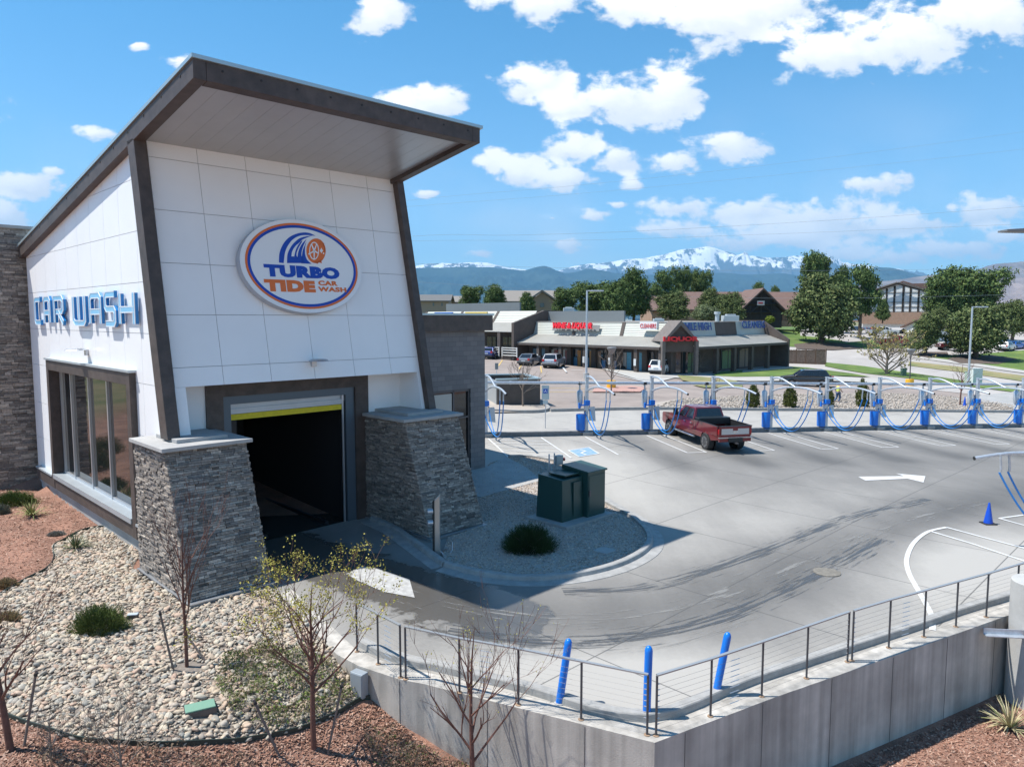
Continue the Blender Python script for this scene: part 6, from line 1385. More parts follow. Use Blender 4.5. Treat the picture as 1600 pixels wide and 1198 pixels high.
# roof equipment
def roofbox(name, px, py, Y, w, h, m, lab):
    c = atY(px, py, Y); t = thing(name, lab, 'roof unit', tuple(c)); MB().box(c.x - w / 2, c.x + w / 2, c.y, c.y + w * .7, c.z, c.z + h).build('housing', m, t, bevel=.04); MB().box(c.x - w * .3, c.x + w * .3, c.y + .1, c.y + w * .5, c.z + h, c.z + h * 1.25).build('hood', m, t, bevel=.04)
m_ru = mat('rooftop_metal', (.45, .5, .52), .5, .3)
roofbox('roof_unit', 1030, 502.5, 92, 1.3, .35, m_ru, 'low pale roof unit above the CLEANERS box sign'); roofbox('roof_unit', 1143, 502, 96, 2.0, .75, m_ru, 'wide pale air handler on the roof right of the vent stack'); roofbox('roof_unit', 889, 486.5, 104, 1.5, .5, m_ru, 'small pale roof unit on the grey screen above the wine shop')
c = atY(1120.5, 503, 96); t = thing('vent_stack', 'tall round silver vent stack on the shop roof', 'vent'); t.location = c; INV[t.name] = Matrix.Translation(c).inverted()
MB().lathe([(.28, -.3), (.28, 1.0), (.42, 1.02), (.42, 1.35), (.0, 1.36)], tuple(c), 14).build('stack', m_ru, t, smooth=2); MB().lathe([(.34, -.3), (.34, -.1), (.0, -.09)], tuple(c), 14).build('collar', m_ru, t)
# upper shops to the left
SL = thing('left_shop_building', 'left row of shops on higher ground with blue and yellow signs, partly behind the annex', 'building', tuple(S(6, 32, 2)))
ze, zb_, zt_ = 5.35, 6.6, 8.25; v0, v1 = 25.6, 50
MB(S).box(2.0, 16, v0, v1, 0, ze).build('wall', m_br, SL); MB(S).box(4.4, 16, v0, v1, ze, zt_ - .05).build('upper_wall', m_br, SL)
mb = MB(); ribs(mb, (S(-.4, v0, ze), S(-.4, v1, ze)), (S(2.9, v0, zb_), S(2.9, v1, zb_)), 9); mb.build('awning_roof', m_sid2, SL)
mb = MB(); ribs(mb, (S(2.9, v0, zb_), S(2.9, v1, zb_)), (S(4.2, v0, zt_), S(4.2, v1, zt_)), 7, .04); mb.build('sign_band', m_sid, SL)
a = onA(812, 480, 8)[0]; MB(S).box(8, 8.3, a, v1, 7, 9.6).build('roof_screen', m_scr, SL)
for px in (772, 716, 660): v = onA(px, 495, 3.2)[0]; mb = MB(S); mb.hexa([(2.8, v - .25, zb_), (3.1, v - .25, zb_), (3.1, v + .25, zb_), (2.8, v + .25, zb_), (4.1, v - .25, zt_), (4.3, v - .25, zt_), (4.3, v + .25, zt_), (4.1, v + .25, zt_)]); mb.build('band_panel', m_br, SL)
for px in (806, 782, 748): v = onA(px, 530, 0)[0]; MB(S).box(-.35, .2, v - .3, v + .3, 1.2, ze - .1).build('pillar', m_br, SL)
for (xa, xb) in ((785, 803), (760, 778), (740, 755)):
    a, b = onA(xa, 530, 1.95)[0], onA(xb, 530, 1.95)[0]; w = MB(S).box(1.93, 1.98, b, a, 2.0, 4.7).build('window', m_shopg, SL); mb = MB(S); mb.box(1.88, 1.93, a - .1, a, 2, 4.7); mb.box(1.88, 1.93, b, b + .1, 2, 4.7); mb.box(1.88, 1.93, (a + b) / 2 - .05, (a + b) / 2 + .05, 2, 4.7); mb.box(1.88, 1.93, b + .1, a - .1, 4.55, 4.7); mb.build('window_frame', m_br, w)
MB(S).box(-1.0, 2.0, v0, v1, .6, 2.0).build('walkway', m_br, SL)
t = thing('white_fence', 'white slatted ramp fence in front of the left shops', 'fence', tuple(S(-1, 30, 2)))
for k, (xa, xb) in enumerate(((785, 808), (740, 780))):
    a, b = onA(xa, 545, -1.1)[0], onA(xb, 545, -1.1)[0]; 
    for z in (2.15, 2.5, 2.85, 3.15): MB(S).box(-1.15, -1.08, b, a, z, z + .12).build('rail', mat('fence_white', (.62, .62, .6), .6), t)
    for v in (a, b): MB(S).box(-1.2, -1.07, v - .06, v + .06, 2.0, 3.3).build('post', MATS['fence_white'], t)
for (x0, x1, yy, c, lab) in ((680, 708, 491.5, (.02, .13, .5), 'blue sign panel on the left shops above the annex roof'), (728, 762, 491, (.6, .45, .12), 'yellow strip sign on the left shops above the annex roof')):
    t = thing('shop_sign', lab, 'sign'); a, b = onA(x0, yy, 2.9), onA(x1, yy, 2.9); t.location = S(2.9, a[0], a[1]); INV[t.name] = Matrix.Translation(t.location).inverted()
    p_ = MB(S).box(2.75, 2.95, b[0], a[0], a[1] - .5, a[1] + .35).build('panel', mat('sign_%d' % x0, c, .5), t)
# wooden fence
A, B = hg(1227, 568), hg(1289, 570); A.z = B.z = min(A.z, B.z); d = B - A; l = d.length; d.normalize()
t = thing('wooden_fence', 'brown wooden board fence to the right of the shop building', 'fence', tuple(A)); m_wd = mat('weathered_wood', (.2, .125, .085), .9, var=.3, vs=4); mb = MB(); n = int(l / .16); nn = Vector((d.y, -d.x, 0))
for i in range(n): p = A + d * (i * l / n); h = 2.25 + rng.uniform(-.03, .03); mb.prism([p, p + d * (l / n - .02), p + d * (l / n - .02) + ez * h, p + ez * h], nn * .03)
bo = mb.build('boards', m_wd, t)
for i in range(5): p = A + d * (l * i / 4); MB().prism([p + nn * .03, p + d * .14 + nn * .03, p + d * .14 + nn * .03 + ez * 2.4, p + nn * .03 + ez * 2.4], nn * .1).build('post', m_wd, t)
for z in (.3, 2.0): MB().prism([A + nn * .031 + ez * z, B + nn * .031 + ez * z, B + nn * .031 + ez * (z + .12), A + nn * .031 + ez * (z + .12)], nn * .05).build('rail', m_wd, t)

# ------------------------------------------------------------ far buildings (each at its own distance)
m_roofb = mat('brown_shingles', (.15, .095, .08), .9, var=.12, vs=1.2); m_brick = mat('tan_brick', (.33, .22, .16), .9, var=.12, vs=2); m_timb = mat('dark_timber', (.03, .024, .02), .8); m_stuc = mat('white_stucco', (.7, .72, .72), .7); m_tan = mat('tan_siding', (.27, .22, .17), .85)
def P3(px, py, Y): return atY(px, py, Y)
def gable_house(name, label, x0, x1, ytop, yeave, ybase, Y, depth, mw, gable=False, over=.6, mr=None):
    # ridge across the view (gable=False) or pointing at the viewer (True)
    a = P3(x0, yeave, Y); b = P3(x1, yeave, Y); ze = a.z; zb = P3(x0, ybase, Y).z - 1.5; t = thing(name, label, 'building', (a.x, Y, zb))
    mr = mr or m_roofb
    MB().box(a.x, b.x, Y, Y + depth, zb, ze).build('wall', mw, t)
    if not gable:
        zr = P3(x0, ytop, Y + depth / 2).z; mb = MB(); mb.prism([(a.x - over, Y - over, ze - .2), (a.x - over, Y + depth / 2, zr), (a.x - over, Y + depth + over, ze - .2), (a.x - over, Y + depth + over, ze + .05), (a.x - over, Y + depth / 2, zr + .3), (a.x - over, Y - over, ze + .05)], (b.x - a.x + 2 * over, 0, 0))
        mb.build('roof', mr, t); MB().prism([(a.x, Y, ze), (a.x, Y + depth, ze), (a.x, Y + depth / 2, zr)], (b.x - a.x, 0, 0)).build('gable_end', mw, t)
    else:
        zr = P3((x0 + x1) / 2, ytop, Y).z; xm = (a.x + b.x) / 2; mb = MB()
        mb.prism([(a.x - over, Y - over, ze - .3), (xm, Y - over, zr), (b.x + over, Y - over, ze - .3), (b.x + over, Y - over, ze), (xm, Y - over, zr + .4), (a.x - over, Y - over, ze)], (0, depth + over, 0)); mb.build('roof', mr, t)
        MB().prism([(a.x, Y, ze), (b.x, Y, ze), (xm, Y, zr - .05)], (0, depth - .1, 0)).build('gable_end', mw, t)
    return t, ze, zb
t1, ze, zb = gable_house('lodge_building', 'long brown-roofed brick lodge behind the shops, with timbered entrance', 1030, 1330, 458, 484, 500, 165, 16, m_brick)
def bx(px0, px1, py0, py1, Y, d=.2): a = P3(px0, py0, Y); b = P3(px1, py1, Y); return MB().box(a.x, b.x, Y - d, Y, min(a.z, b.z), max(a.z, b.z))
# timber entrance gable on it
t2, ze2, zb2 = gable_house('entrance_gable', 'steep dark timber entrance gable with small white sign on the lodge', 1158, 1222, 453, 488, 501, 156, 12, mat('dark_entrance', (.035, .028, .025), .8), True, 1.0)
for (xa, ya, xb, yb) in ((1189, 457, 1189, 500), (1160, 475, 1218, 475), (1166, 488, 1212, 488), (1172, 477, 1172, 500), (1206, 477, 1206, 500), (1174, 487, 1186, 477), (1204, 487, 1192, 477)):
    a, b = P3(xa, ya, 155.6), P3(xb, yb, 155.6); MB().tube([a, b], .22, 4).build('timber', m_timb, t2)
bx(1183, 1194, 470, 477, 155.2).build('name_board', mat('board_pale', (.6, .55, .55), .6), t2); bx(1185, 1192, 472.5, 474.5, 154.98, .05).build('red_lettering', m_rl, t2)
bx(1222, 1252, 485, 501, 158, .3).build('wall', m_brick, t1); w = bx(1240, 1247, 487, 496, 157.6).build('window', mat('far_glass', (.1, .14, .16), .2), t1); w = bx(1228, 1236, 500, 503, 157.6).build('kerb_wall', m_brick, t1)
mb = bx(1246, 1255, 462, 503, 155, 1.2); mb.build('chimney', m_brick, t1); bx(1244.5, 1257, 458, 463, 154.9, 1.6).build('chimney_cap', m_brick, t1)
t3, _, _ = gable_house('lodge_wing', 'small gabled brick wing with brown roof behind the big pine clump', 1019, 1046, 466, 485, 500, 150, 14, m_brick)
# timbered hall
t4, ze4, zb4 = gable_house('timbered_hall', 'large hall with white and black timbered gable over a brick base', 1345, 1442, 443, 462, 502, 185, 30, m_stuc, True, .35)
bx(1346, 1441, 488, 506, 184.6).build('brick_base', m_brick, t4)
def roofline(x): return 444 + abs(x - 1392) / 49 * 19
for x in (1356, 1366, 1375, 1384, 1394, 1402, 1411, 1421, 1431): bx(x - .22, x + .22, roofline(x) + 1, 488, 184.97, .07).build('timber', m_timb, t4)
for y in (458, 473, 480, 487.5): bx(1346, 1441, y - .3, y + .3, 184.96, .1).build('timber', m_timb, t4)
for s in (-1, 1): a, b = P3(1392, 443.5, 183.9), P3(1392 + s * 52, 464, 183.9); MB().tube([a, b], .3, 4).build('verge_board', m_timb, t4)
a = P3(1392, 445, 186); b = P3(1444, 445, 186); MB().prism([(a.x, 186, P3(1392, 443, 186).z - .3), (a.x, 216, P3(1392, 443, 186).z - .3), (a.x, 216, ze4), (a.x, 186, ze4)], (b.x - a.x, 0, 0)).build('side_roof', m_roofb, t4)
bx(1330, 1432, 500.5, 503, 181, 1).build('low_wall', m_brick, t4)
gable_house('white_cottage', 'small white building with brown roof between the two spreading junipers', 1462, 1502, 500, 512, 545, 150, 12, m_stuc)
t4.rotation_euler = (0, 0, R(-35)); t4.scale = (1.2, 1.0, 1.0)
# houses at left
for (x0, x1, yt, ye, yb, Y, lab, mw, mr) in ((792, 872, 456, 471, 492, 150, 'tan house with grey gabled roof between the pines above the shops', m_tan, mat('grey_shingles', (.22, .2, .18), .9)), (652, 700, 462, 470, 485, 190, 'far grey house roof just right of the car wash column', m_tan, mat('dark_shingles', (.13, .13, .13), .9)), (698, 735, 464, 472, 485, 210, 'far brown house left of the first round pine', mat('brown_siding', (.2, .13, .1), .9), MATS['grey_shingles'])):
    t, z0, z1 = gable_house('house', lab, x0, x1, yt, ye, yb, Y, 12, mw, False, .8, mr); t['group'] = 'houses beyond the left shops'
    a = P3(x0 + (x1 - x0) * .62, ye + 8, Y); 
    for q in (.5, .78): bx(x0 + (x1 - x0) * q, x0 + (x1 - x0) * (q + .05), ye + 3, ye + 8, Y - .02, .08).build('window', MATS['far_glass'], t)
t, _, _ = gable_house('house', 'tan front gable projecting from the grey-roofed house', 828, 866, 456, 470, 492, 146, 6, m_tan, True, .8, MATS['grey_shingles']); t['group'] = 'houses beyond the left shops'; bx(844, 850, 474, 480, 145.9, .1).build('window', MATS['far_glass'], t)
# low far hedge
# ------------------------------------------------------------ vegetation
def leafmat(name, cols, rough=.8):
    m = islandramp(name, cols, rough, var=.25, vs=.9); b = m.node_tree.nodes['Principled BSDF']; b.inputs['Specular IOR Level'].default_value = .25
    return m
def crown(lobes, nclump, per, cr, ls, seed, hollow=.55, up=.0, elong=1.6):
    rg = np.random.default_rng(seed); w = np.array([l[3] * l[4] * l[5] for l in lobes]) ** .67; w = w / w.sum(); out = []
    for li in rg.choice(len(lobes), nclump, p=w):
        cx, cy, cz, rx, ry, rz = lobes[li]; d = rg.normal(size=3); d /= np.linalg.norm(d); r = hollow + (1 - hollow) * rg.random() ** .7; r *= rg.uniform(.82, 1.2)
        c = np.array([cx, cy, cz]) + d * r * np.array([rx, ry, rz]); k = rg.integers(int(per * .6), int(per * 1.4) + 1); sz = cr * rg.uniform(.6, 1.3)
        p = c + rg.normal(size=(k, 3)) * sz * np.array([.55, .55, .4]); n = rg.normal(size=(k, 3)) + d * .9 + np.array([0, 0, .5 + up]); n /= np.linalg.norm(n, axis=1)[:, None]
        a = np.cross(n, rg.normal(size=(k, 3))); a /= np.linalg.norm(a, axis=1)[:, None] + 1e-9; b = np.cross(n, a); s = ls * rg.uniform(.6, 1.4, (k, 1))
        out.append(np.stack([p - a * s * elong - b * s * .3, p - a * s * .2 - b * s, p + a * s * elong + b * s * .2, p + a * s * .1 + b * s], 1))
    v = np.concatenate(out).reshape(-1, 3); return v, np.arange(len(v)).reshape(-1, 4)
def tapered(mb, p0, p1, r0, r1, seg=7, bend=.0, rg=None):
    p0, p1 = Vector(p0), Vector(p1); m = (p0 + p1) / 2 + (Vector((rg.uniform(-1, 1), rg.uniform(-1, 1), 0)) * bend if rg else Vector()); mb.tube([p0, m, p1], [r0, (r0 + r1) / 2, r1], seg, cap=False)
m_bark = mat('tree_bark', (.10, .075, .06), .9, var=.3, vs=3, bump=.5, bs=12, bd=.03)
m_pine = leafmat('pine_foliage', [(.025, .052, .018), (.075, .13, .036), (.135, .19, .055), (.045, .08, .026), (.19, .24, .075)])
m_juni = leafmat('juniper_foliage', [(.035, .055, .02), (.09, .125, .04), (.15, .185, .062), (.05, .085, .028), (.21, .23, .09)])
m_light = leafmat('pale_foliage', [(.07, .09, .05), (.15, .19, .09), (.22, .25, .13), (.11, .15, .07)])
m_yelg = leafmat('spring_foliage', [(.10, .16, .02), (.2, .27, .03), (.26, .3, .05)])
def blob_lobes(seed, n=7, spread=.6, zr=(.35, .85), fat=.34):
    r_ = random.Random(seed); L_ = [(0, 0, .55, .36, .36, .38)]
    for i in range(n): a = r_.uniform(0, 6.28); q = r_.uniform(.3, 1) * spread * .5; f = r_.uniform(.6, 1) * fat; z = r_.uniform(*zr); L_.append((q * math.cos(a), q * math.sin(a), z, f * .8, f * .8, f * .62))
    return L_
PRO = {}
def tree_proto(key, seed, lobes, m, nclump=520, per=26, cr=.07, ls=.0125, trunk=.045, hollow=.5):
    # unit tree: height 1, crown about 1 wide
    v, f = crown(lobes, nclump, per, cr, ls, seed, hollow); me = fast_mesh('crown', v, f, m).data
    r_ = random.Random(seed); mb = MB(); tapered(mb, (0, 0, -.06), (r_.uniform(-.03, .03), 0, .55), trunk, trunk * .4, 8, .01, r_)
    for l in lobes[1:]: z0 = r_.uniform(.12, .4); tapered(mb, (0, 0, z0), (l[0], l[1], l[2]), trunk * .4, trunk * .08, 5, .03, r_)
    tm = mb.build('trunk', m_bark); tm = tm.data; PRO[key] = (me, tm)
    for o in [q for q in bpy.data.objects if q.data is not None and q.data.name in (me.name, tm.name)]: bpy.data.objects.remove(o)
tree_proto('pine_a', 11, [(0,0,.62,.40,.40,.34),(-.22,.05,.42,.26,.28,.2),(.24,-.05,.45,.25,.28,.2),(.05,.1,.85,.2,.2,.15),(-.1,-.2,.7,.24,.24,.2),(.16,.1,.7,.24,.24,.2),(0,0,.34,.36,.36,.16)], m_pine, 760)
tree_proto('pine_b', 12, blob_lobes(5, 8, .85, (.35, .92), .36), m_pine, 640)
tree_proto('pine_c', 13, [(0,0,.3,.42,.42,.2),(0,0,.5,.36,.36,.2),(.03,0,.7,.27,.27,.2),(0,.02,.88,.15,.15,.13)], m_pine, 620)
tree_proto('pine_open', 14, [(-.25,0,.5,.2,.2,.12),(.22,.1,.62,.24,.24,.13),(0,0,.86,.26,.26,.14),(-.15,-.1,.72,.22,.22,.12),(.3,-.1,.4,.2,.2,.1),(.05,.1,.5,.16,.16,.1),(-.05,0,.36,.22,.22,.08)], m_pine, 470, hollow=.3)
tree_proto('juni_a', 15, [(0,0,.5,.46,.46,.4),(-.25,0,.36,.26,.3,.24),(.28,0,.42,.26,.3,.26),(.05,0,.78,.26,.26,.2),(0,-.2,.45,.36,.25,.35)], m_juni, 760, trunk=.05)
tree_proto('juni_b', 16, blob_lobes(9, 7, .7, (.3, .82), .4), m_juni, 700)
tree_proto('pale', 17, blob_lobes(21, 7, .7, (.3, .8), .38), m_light, 560, ls=.011)
tree_proto('cone_shrub', 18, [(0,0,.3,.44,.44,.3),(0,0,.5,.4,.4,.28),(0,0,.72,.24,.24,.2),(.02,0,.9,.1,.1,.14)], mat and leafmat('arborvitae_foliage', [(.03, .045, .01), (.075, .095, .02), (.12, .13, .03), (.05, .065, .015)]), 620, cr=.045, ls=.014, hollow=.75)
tree_proto('round_shrub', 19, [(0,0,.5,.5,.5,.48)], m_yelg, 420, cr=.07, ls=.03, hollow=.8)
def tree(key, px, pytop, pybase, wpx, Y, label, name='pine_tree', cat='tree', group=None, rz=None):
    if Y is None: b = hg(px, pybase); Y = b.y
    else: b = atY(px, pybase, Y)
    h = (pybase - pytop) / FPX * Y; w = wpx / FPX * Y; t = thing(name, label, cat, tuple(b), rng.uniform(0, 6.28) if rz is None else rz, group)
    for nm, d in (('crown', PRO[key][0]), ('trunk', PRO[key][1])): o = bpy.data.objects.new(nm, d); COL.objects.link(o); o.parent = t
    t.scale = (w * .86, w * .86, h); return t
GP_ = 'evergreens beyond the shops'
for a in [('pine_b', 736, 450, 492, 46, 135, 'round pine just right of the car wash column, left of a taller one'), ('pine_a', 773, 445, 492, 44, 132, 'taller dark pine beside the yellow-green bush above the left shops'),
          ('pine_c', 823, 457, 494, 42, 128, 'small pine in front of the grey-roofed tan house'), ('pine_b', 884, 453, 500, 52, 128, 'pine behind the wine shop at the left end of the large clump'),
          ('pine_b', 925, 445, 504, 84, 134, 'broad pine directly behind the tall light pole'), ('pine_a', 962, 440, 508, 70, 126, 'dense pine left of the tallest one in the clump'), ('pine_a', 990, 421, 508, 66, 136, 'tallest pine of the clump, above the red wine shop letters'),
          ('pine_open', 1034, 423, 500, 54, 172, 'airy pine standing right of the tallest one against the mountains'), ('pine_b', 1064, 423, 505, 46, 182, 'dark pine in the middle of the three behind the lodge'),
          ('pine_b', 1092, 428, 505, 48, 186, 'rightmost of the three pines rising behind the lodge roof'), ('juni_b', 1052, 455, 506, 62, 132, 'bushy dark juniper before the small brick wing'),
          ('juni_a', 1112, 449, 506, 52, 134, 'domed juniper hiding the middle of the lodge'), ('pale', 1098, 474, 507, 54, 122, 'pale grey green bush rising above the MILE HIGH band'), ('juni_b', 1142, 456, 507, 50, 128, 'olive juniper just left of the timber entrance'),
          ('pine_open', 1183, 441, 500, 34, 195, 'thin pine tip rising behind the left of the entrance gable roof'), ('pine_b', 1210, 451, 500, 22, 200, 'small dark pine tip just above the lodge roof'),
          ('round_shrub', 1203, 494, 504, 14, 150, 'bright green round shrub on the lodge lawn'), ('round_shrub', 790, 484, 496, 26, 120, 'yellow green bush between the pines above the left shops'),
          ('pine_b', 1273, 403, 500, 66, 168, 'tall pine top rising behind the biggest juniper'), ('pine_a', 1312, 417, 505, 44, 170, 'slim pine between the tall pine top and the open pine'), ('juni_a', 1283, 426, 537, 118, None, 'huge rounded pine tree by the road left of the timbered hall'),
          ('pine_open', 1343, 415, 520, 78, 150, 'open branched pine in front of the left of the timbered hall'), ('pine_c', 1379, 467, 503, 30, 170, 'small dark conifer against the brick base of the hall'),
          ('pine_a', 1478, 418, 510, 86, 160, 'tall dense pine to the right of the timbered hall'), ('pine_b', 1528, 426, 512, 92, 158, 'wide dark pine at the right of the tall dense one'),
          ('juni_b', 1471, 479, 512, 40, 152, 'small round juniper below the tall dense pine'), ('juni_b', 1446, 489, 556, 66, None, 'spreading juniper with visible trunk beside the red pickup on the road'),
          ('juni_a', 1524, 473, 560, 112, None, 'largest spreading juniper right behind the tall right light pole'), ('juni_b', 1582, 468, 528, 62, 148, 'juniper behind the largest one at the right edge')]:
    nm = 'pine_tree' if 'pine' in a[0] else ('juniper_tree' if 'juni' in a[0] else 'shrub'); tree(*a, name=nm, cat='shrub' if nm == 'shrub' else 'tree', group=GP_)
for i, (px, yt, yb, w, lab) in enumerate(((1176, 597, 638, 27, 'round pointed evergreen shrub just right of the red pickup'), (1234, 600, 638, 28, 'pointed evergreen shrub below the black suv'), (1297, 605, 637, 15, 'slim evergreen shrub next to the walking person'), (1347, 591, 637, 27, 'pointed evergreen shrub right of the walking person'))):
    tree('cone_shrub', px, yt, yb, w, None, lab, 'evergreen_shrub', 'shrub', 'evergreen shrubs behind the vacuum row')
# bare trees grown by branching
def grow(mb, p, d, l, r, lev, rg, spread, tips, ratio=.72, upb=.25, kids=(2, 4), minr=.004, seg=5):
    pts = [p.copy()]; rs = [r]; n = 4; dd = d.copy()
    for i in range(n): dd = (dd + Vector((rg.uniform(-1, 1), rg.uniform(-1, 1), rg.uniform(-.3, 1) * upb)) * .16).normalized(); pts.append(pts[-1] + dd * l / n); rs.append(max(minr * .6, r * (1 - .55 * (i + 1) / n)))
    mb.tube(pts, rs, seg if r > .02 else 4 if r > .008 else 3, cap=False)
    if lev == 0: tips.append((pts[-1], dd)); tips.append((pts[-2], dd)); return
    for k in range(rg.randint(*kids)):
        i = rg.choice([1, 2, 3, 4, 4]); a = rg.uniform(0, 6.28); s = rg.uniform(.5, 1) * spread; q = dd.orthogonal().normalized(); q = Matrix.Rotation(a, 3, dd) @ q
        nd = (dd + q * s + Vector((0, 0, upb))).normalized(); grow(mb, pts[i], nd, l * ratio * rg.uniform(.75, 1.15), max(minr, rs[i] * .68), lev - 1, rg, spread, tips, ratio, upb, kids, minr, seg)
m_twig = mat('reddish_bark', (.13, .06, .045), .75, var=.25, vs=12); m_twig2 = mat('grey_twigs', (.2, .16, .13), .8, var=.2, vs=8)
def bare_tree(name, base, h, label, seed, tr=.03, levels=3, leaves=None, m=None, spread=.55, split=.35, nmain=7, upb=.35, cat='tree', group=None, lean=(0, 0), kids=(2, 4), minr=.004, llen=.42):
    rg = random.Random(seed); b = Vector(base); t = thing(name, label, cat, tuple(b), 0, group); m = m or m_twig
    mb = MB(); top = b + Vector((lean[0], lean[1], h * .8)); pts = [b - ez * .1, b + (top - b) * .3, b + (top - b) * .6 + Vector((rg.uniform(-.04, .04), rg.uniform(-.04, .04), 0)), top, top + Vector((.05, 0, h * .2))]
    mb.tube(pts, [tr, tr * .85, tr * .6, tr * .35, minr], 8, cap=False); mb.build('trunk', m, t, smooth=True)
    mb = MB(); tips = []
    for i in range(nmain):
        s = split + (1 - split) * (i + rg.random() * .6) / nmain * .92; p = b + (top - b) * s; a = i * 2.4 + rg.uniform(-.4, .4); d = Vector((math.cos(a) * spread, math.sin(a) * spread, rg.uniform(.6, 1.1))).normalized()
        grow(mb, p, d, h * llen * (1.15 - .6 * s), tr * .5 * (1.2 - s * .7), levels - 1, rg, spread, tips, .7, upb, kids, minr)
    mb.build('branches', m, t)
    if leaves:
        n, sz, lm = leaves; q = np.random.default_rng(seed); T_ = np.array([p[:] for p, _ in tips]); idx = q.integers(0, len(T_), n); c = T_[idx] + q.normal(size=(n, 3)) * .05; nr = q.normal(size=(n, 3)); nr /= np.linalg.norm(nr, axis=1)[:, None]
        a = np.cross(nr, q.normal(size=(n, 3))); a /= np.linalg.norm(a, axis=1)[:, None]; bb = np.cross(nr, a); s = sz * q.uniform(.5, 1.4, (n, 1)); v = np.stack([c - a * s, c - bb * s * .6, c + a * s, c + bb * s * .6], 1).reshape(-1, 3) - np.array(b)
        o = fast_mesh('foliage', v, np.arange(len(v)).reshape(-1, 4), lm); o.parent = t
    return t
def stakes(pairs, what):
    for (a, b, lab, off) in pairs:
        p = hm(*a); p.z = T(p.x, p.y); q = atY(b[0], b[1], p.y + off); t = thing('tree_stake', lab, 'stake', tuple(p), 0, 'wooden stakes beside young trees'); mb = MB(); mb.tube([p - (q - p).normalized() * .1, q], .022, 7); mb.build('stake', mat('grey_stake', (.16, .13, .115), .85, var=.2, vs=14), t)
        d = (q - p).normalized(); MB().tube([q - d * .1, q - d * .06], .03, 7).build('tie', m_black, t)
lf = leafmat('young_leaves', [(.2, .2, .03), (.34, .31, .06), (.42, .36, .1), (.27, .24, .05)])
b1 = hm(292, 1040); bare_tree('young_tree', b1, 3.0, 'thin bare reddish young tree in front of the left stone pier', 3, .04, 4, None, m_twig, .5, .38, 11, .5, group='young staked trees', kids=(2, 3), minr=.0035)
b2 = hm(490, 1165); bare_tree('young_tree', b2, 3.05, 'young tree with yellow green new leaves by the left end of the railing', 5, .055, 4, (3800, .02, lf), m_twig, .8, .38, 15, .34, group='young staked trees', kids=(2, 3), minr=.004)
b3 = hm(738, 1245); bare_tree('young_tree', b3, 3.1, 'spreading bare reddish tree in front of the concrete wall', 8, .05, 4, (260, .014, lf), m_twig, .6, .25, 10, .35, group='young staked trees', kids=(2, 3), minr=.004)
b4 = hm(18, 1175); bare_tree('young_tree', b4, 2.6, 'bare tree at the bottom left corner with one stake', 12, .06, 4, None, m_twig, .5, .4, 8, .4, group='young staked trees', lean=(-.25, 0), kids=(2, 3))
b5 = hm(190, 1215); bare_tree('bare_shrub', b5, 1.3, 'low bare twiggy shrub along the bottom edge left of the leafy tree', 14, .02, 4, None, m_twig2, .9, .1, 12, .3, cat='shrub', kids=(2, 4), minr=.003)
b6 = hm(80, 1190); bare_tree('bare_shrub', b6, .9, 'small bare twiggy shrub near the bottom left corner', 15, .015, 3, None, m_twig2, .9, .1, 12, .3, cat='shrub', minr=.003)
stakes([((271,1046),(249,953),'leaning grey stake left of the thin bare tree by the pier',-.1), ((322,1032),(287,985),'stake leaning across the thin bare tree by the pier',.1), ((436,1180),(438 - 42,1092),'stake left of the leafy young tree',-.1), ((512,1172),(535,1066),'stake right of the leafy young tree',0), ((38,1168),(57,1046),'stake beside the bare tree in the bottom left corner',0)], '')
def shrub(name, px, py, w, h, label, m, n=900, per=9, cat='shrub', fn=None, needle=.05, wid=.006, group=None, rx=1.):
    p = hm(px, py) if fn is None else hg(px, py); z = T(p.x, p.y) if fn is None else p.z + .05; q = np.random.default_rng(int(abs(px))); t = thing(name, label, cat, (p.x, p.y, z), 0, group)
    th = q.uniform(0, 6.28, n * per); ph = np.arccos(q.uniform(0, 1, n * per)); rr = q.uniform(.45, 1, n * per); cl = 1 + .16 * np.sin(th * 5 + 1) * np.sin(ph * 6) + .1 * np.sin(th * 9)
    d = np.stack([np.sin(ph) * np.cos(th), np.sin(ph) * np.sin(th), np.cos(ph)], 1); c = d * (rr * cl)[:, None] * np.array([w * rx, w * .8, h]); dd = d * .8 + q.normal(size=d.shape) * .35 + np.array([0, 0, .6]); dd /= np.linalg.norm(dd, axis=1)[:, None]
    s = np.cross(dd, q.normal(size=d.shape)); s /= np.linalg.norm(s, axis=1)[:, None]; l = needle * q.uniform(.5, 1.5, (len(c), 1)); ww = wid
    v = np.stack([c - s * ww, c + s * ww, c + dd * l + s * ww * .4, c + dd * l - s * ww * .4], 1).reshape(-1, 3); o = fast_mesh('foliage', v, np.arange(len(v)).reshape(-1, 4), m); o.parent = t
    rg = random.Random(int(px)); mb = MB(); 
    for i in range(9): a = rg.uniform(0, 6.28); mb.tube([(0, 0, 0), (math.cos(a) * w * .4, math.sin(a) * w * .35, h * .45), (math.cos(a) * w * .7, math.sin(a) * w * .6, h * .7)], [.014, .01, .005], 5, cap=False)
    o = MB.build(mb, 'stems', m_bark); o.parent = t
    return t
m_mugo = leafmat('mugo_needles', [(.035, .055, .012), (.09, .125, .03), (.15, .18, .05), (.06, .085, .02)]); m_dkm = leafmat('dark_needles', [(.012, .03, .01), (.03, .06, .018), (.05, .08, .025)]); m_dryg = leafmat('dry_grass', [(.26, .19, .10), (.38, .29, .16), (.18, .14, .08)])
shrub('mugo_pine', 156, 985, .6, .55, 'low green mugo pine in the middle of the river rocks', m_mugo, 1500)
shrub('dark_shrub', 827, 862, .78, .72, 'dark green round shrub on the gravel island', m_dkm, 1700, fn=1, needle=.09)
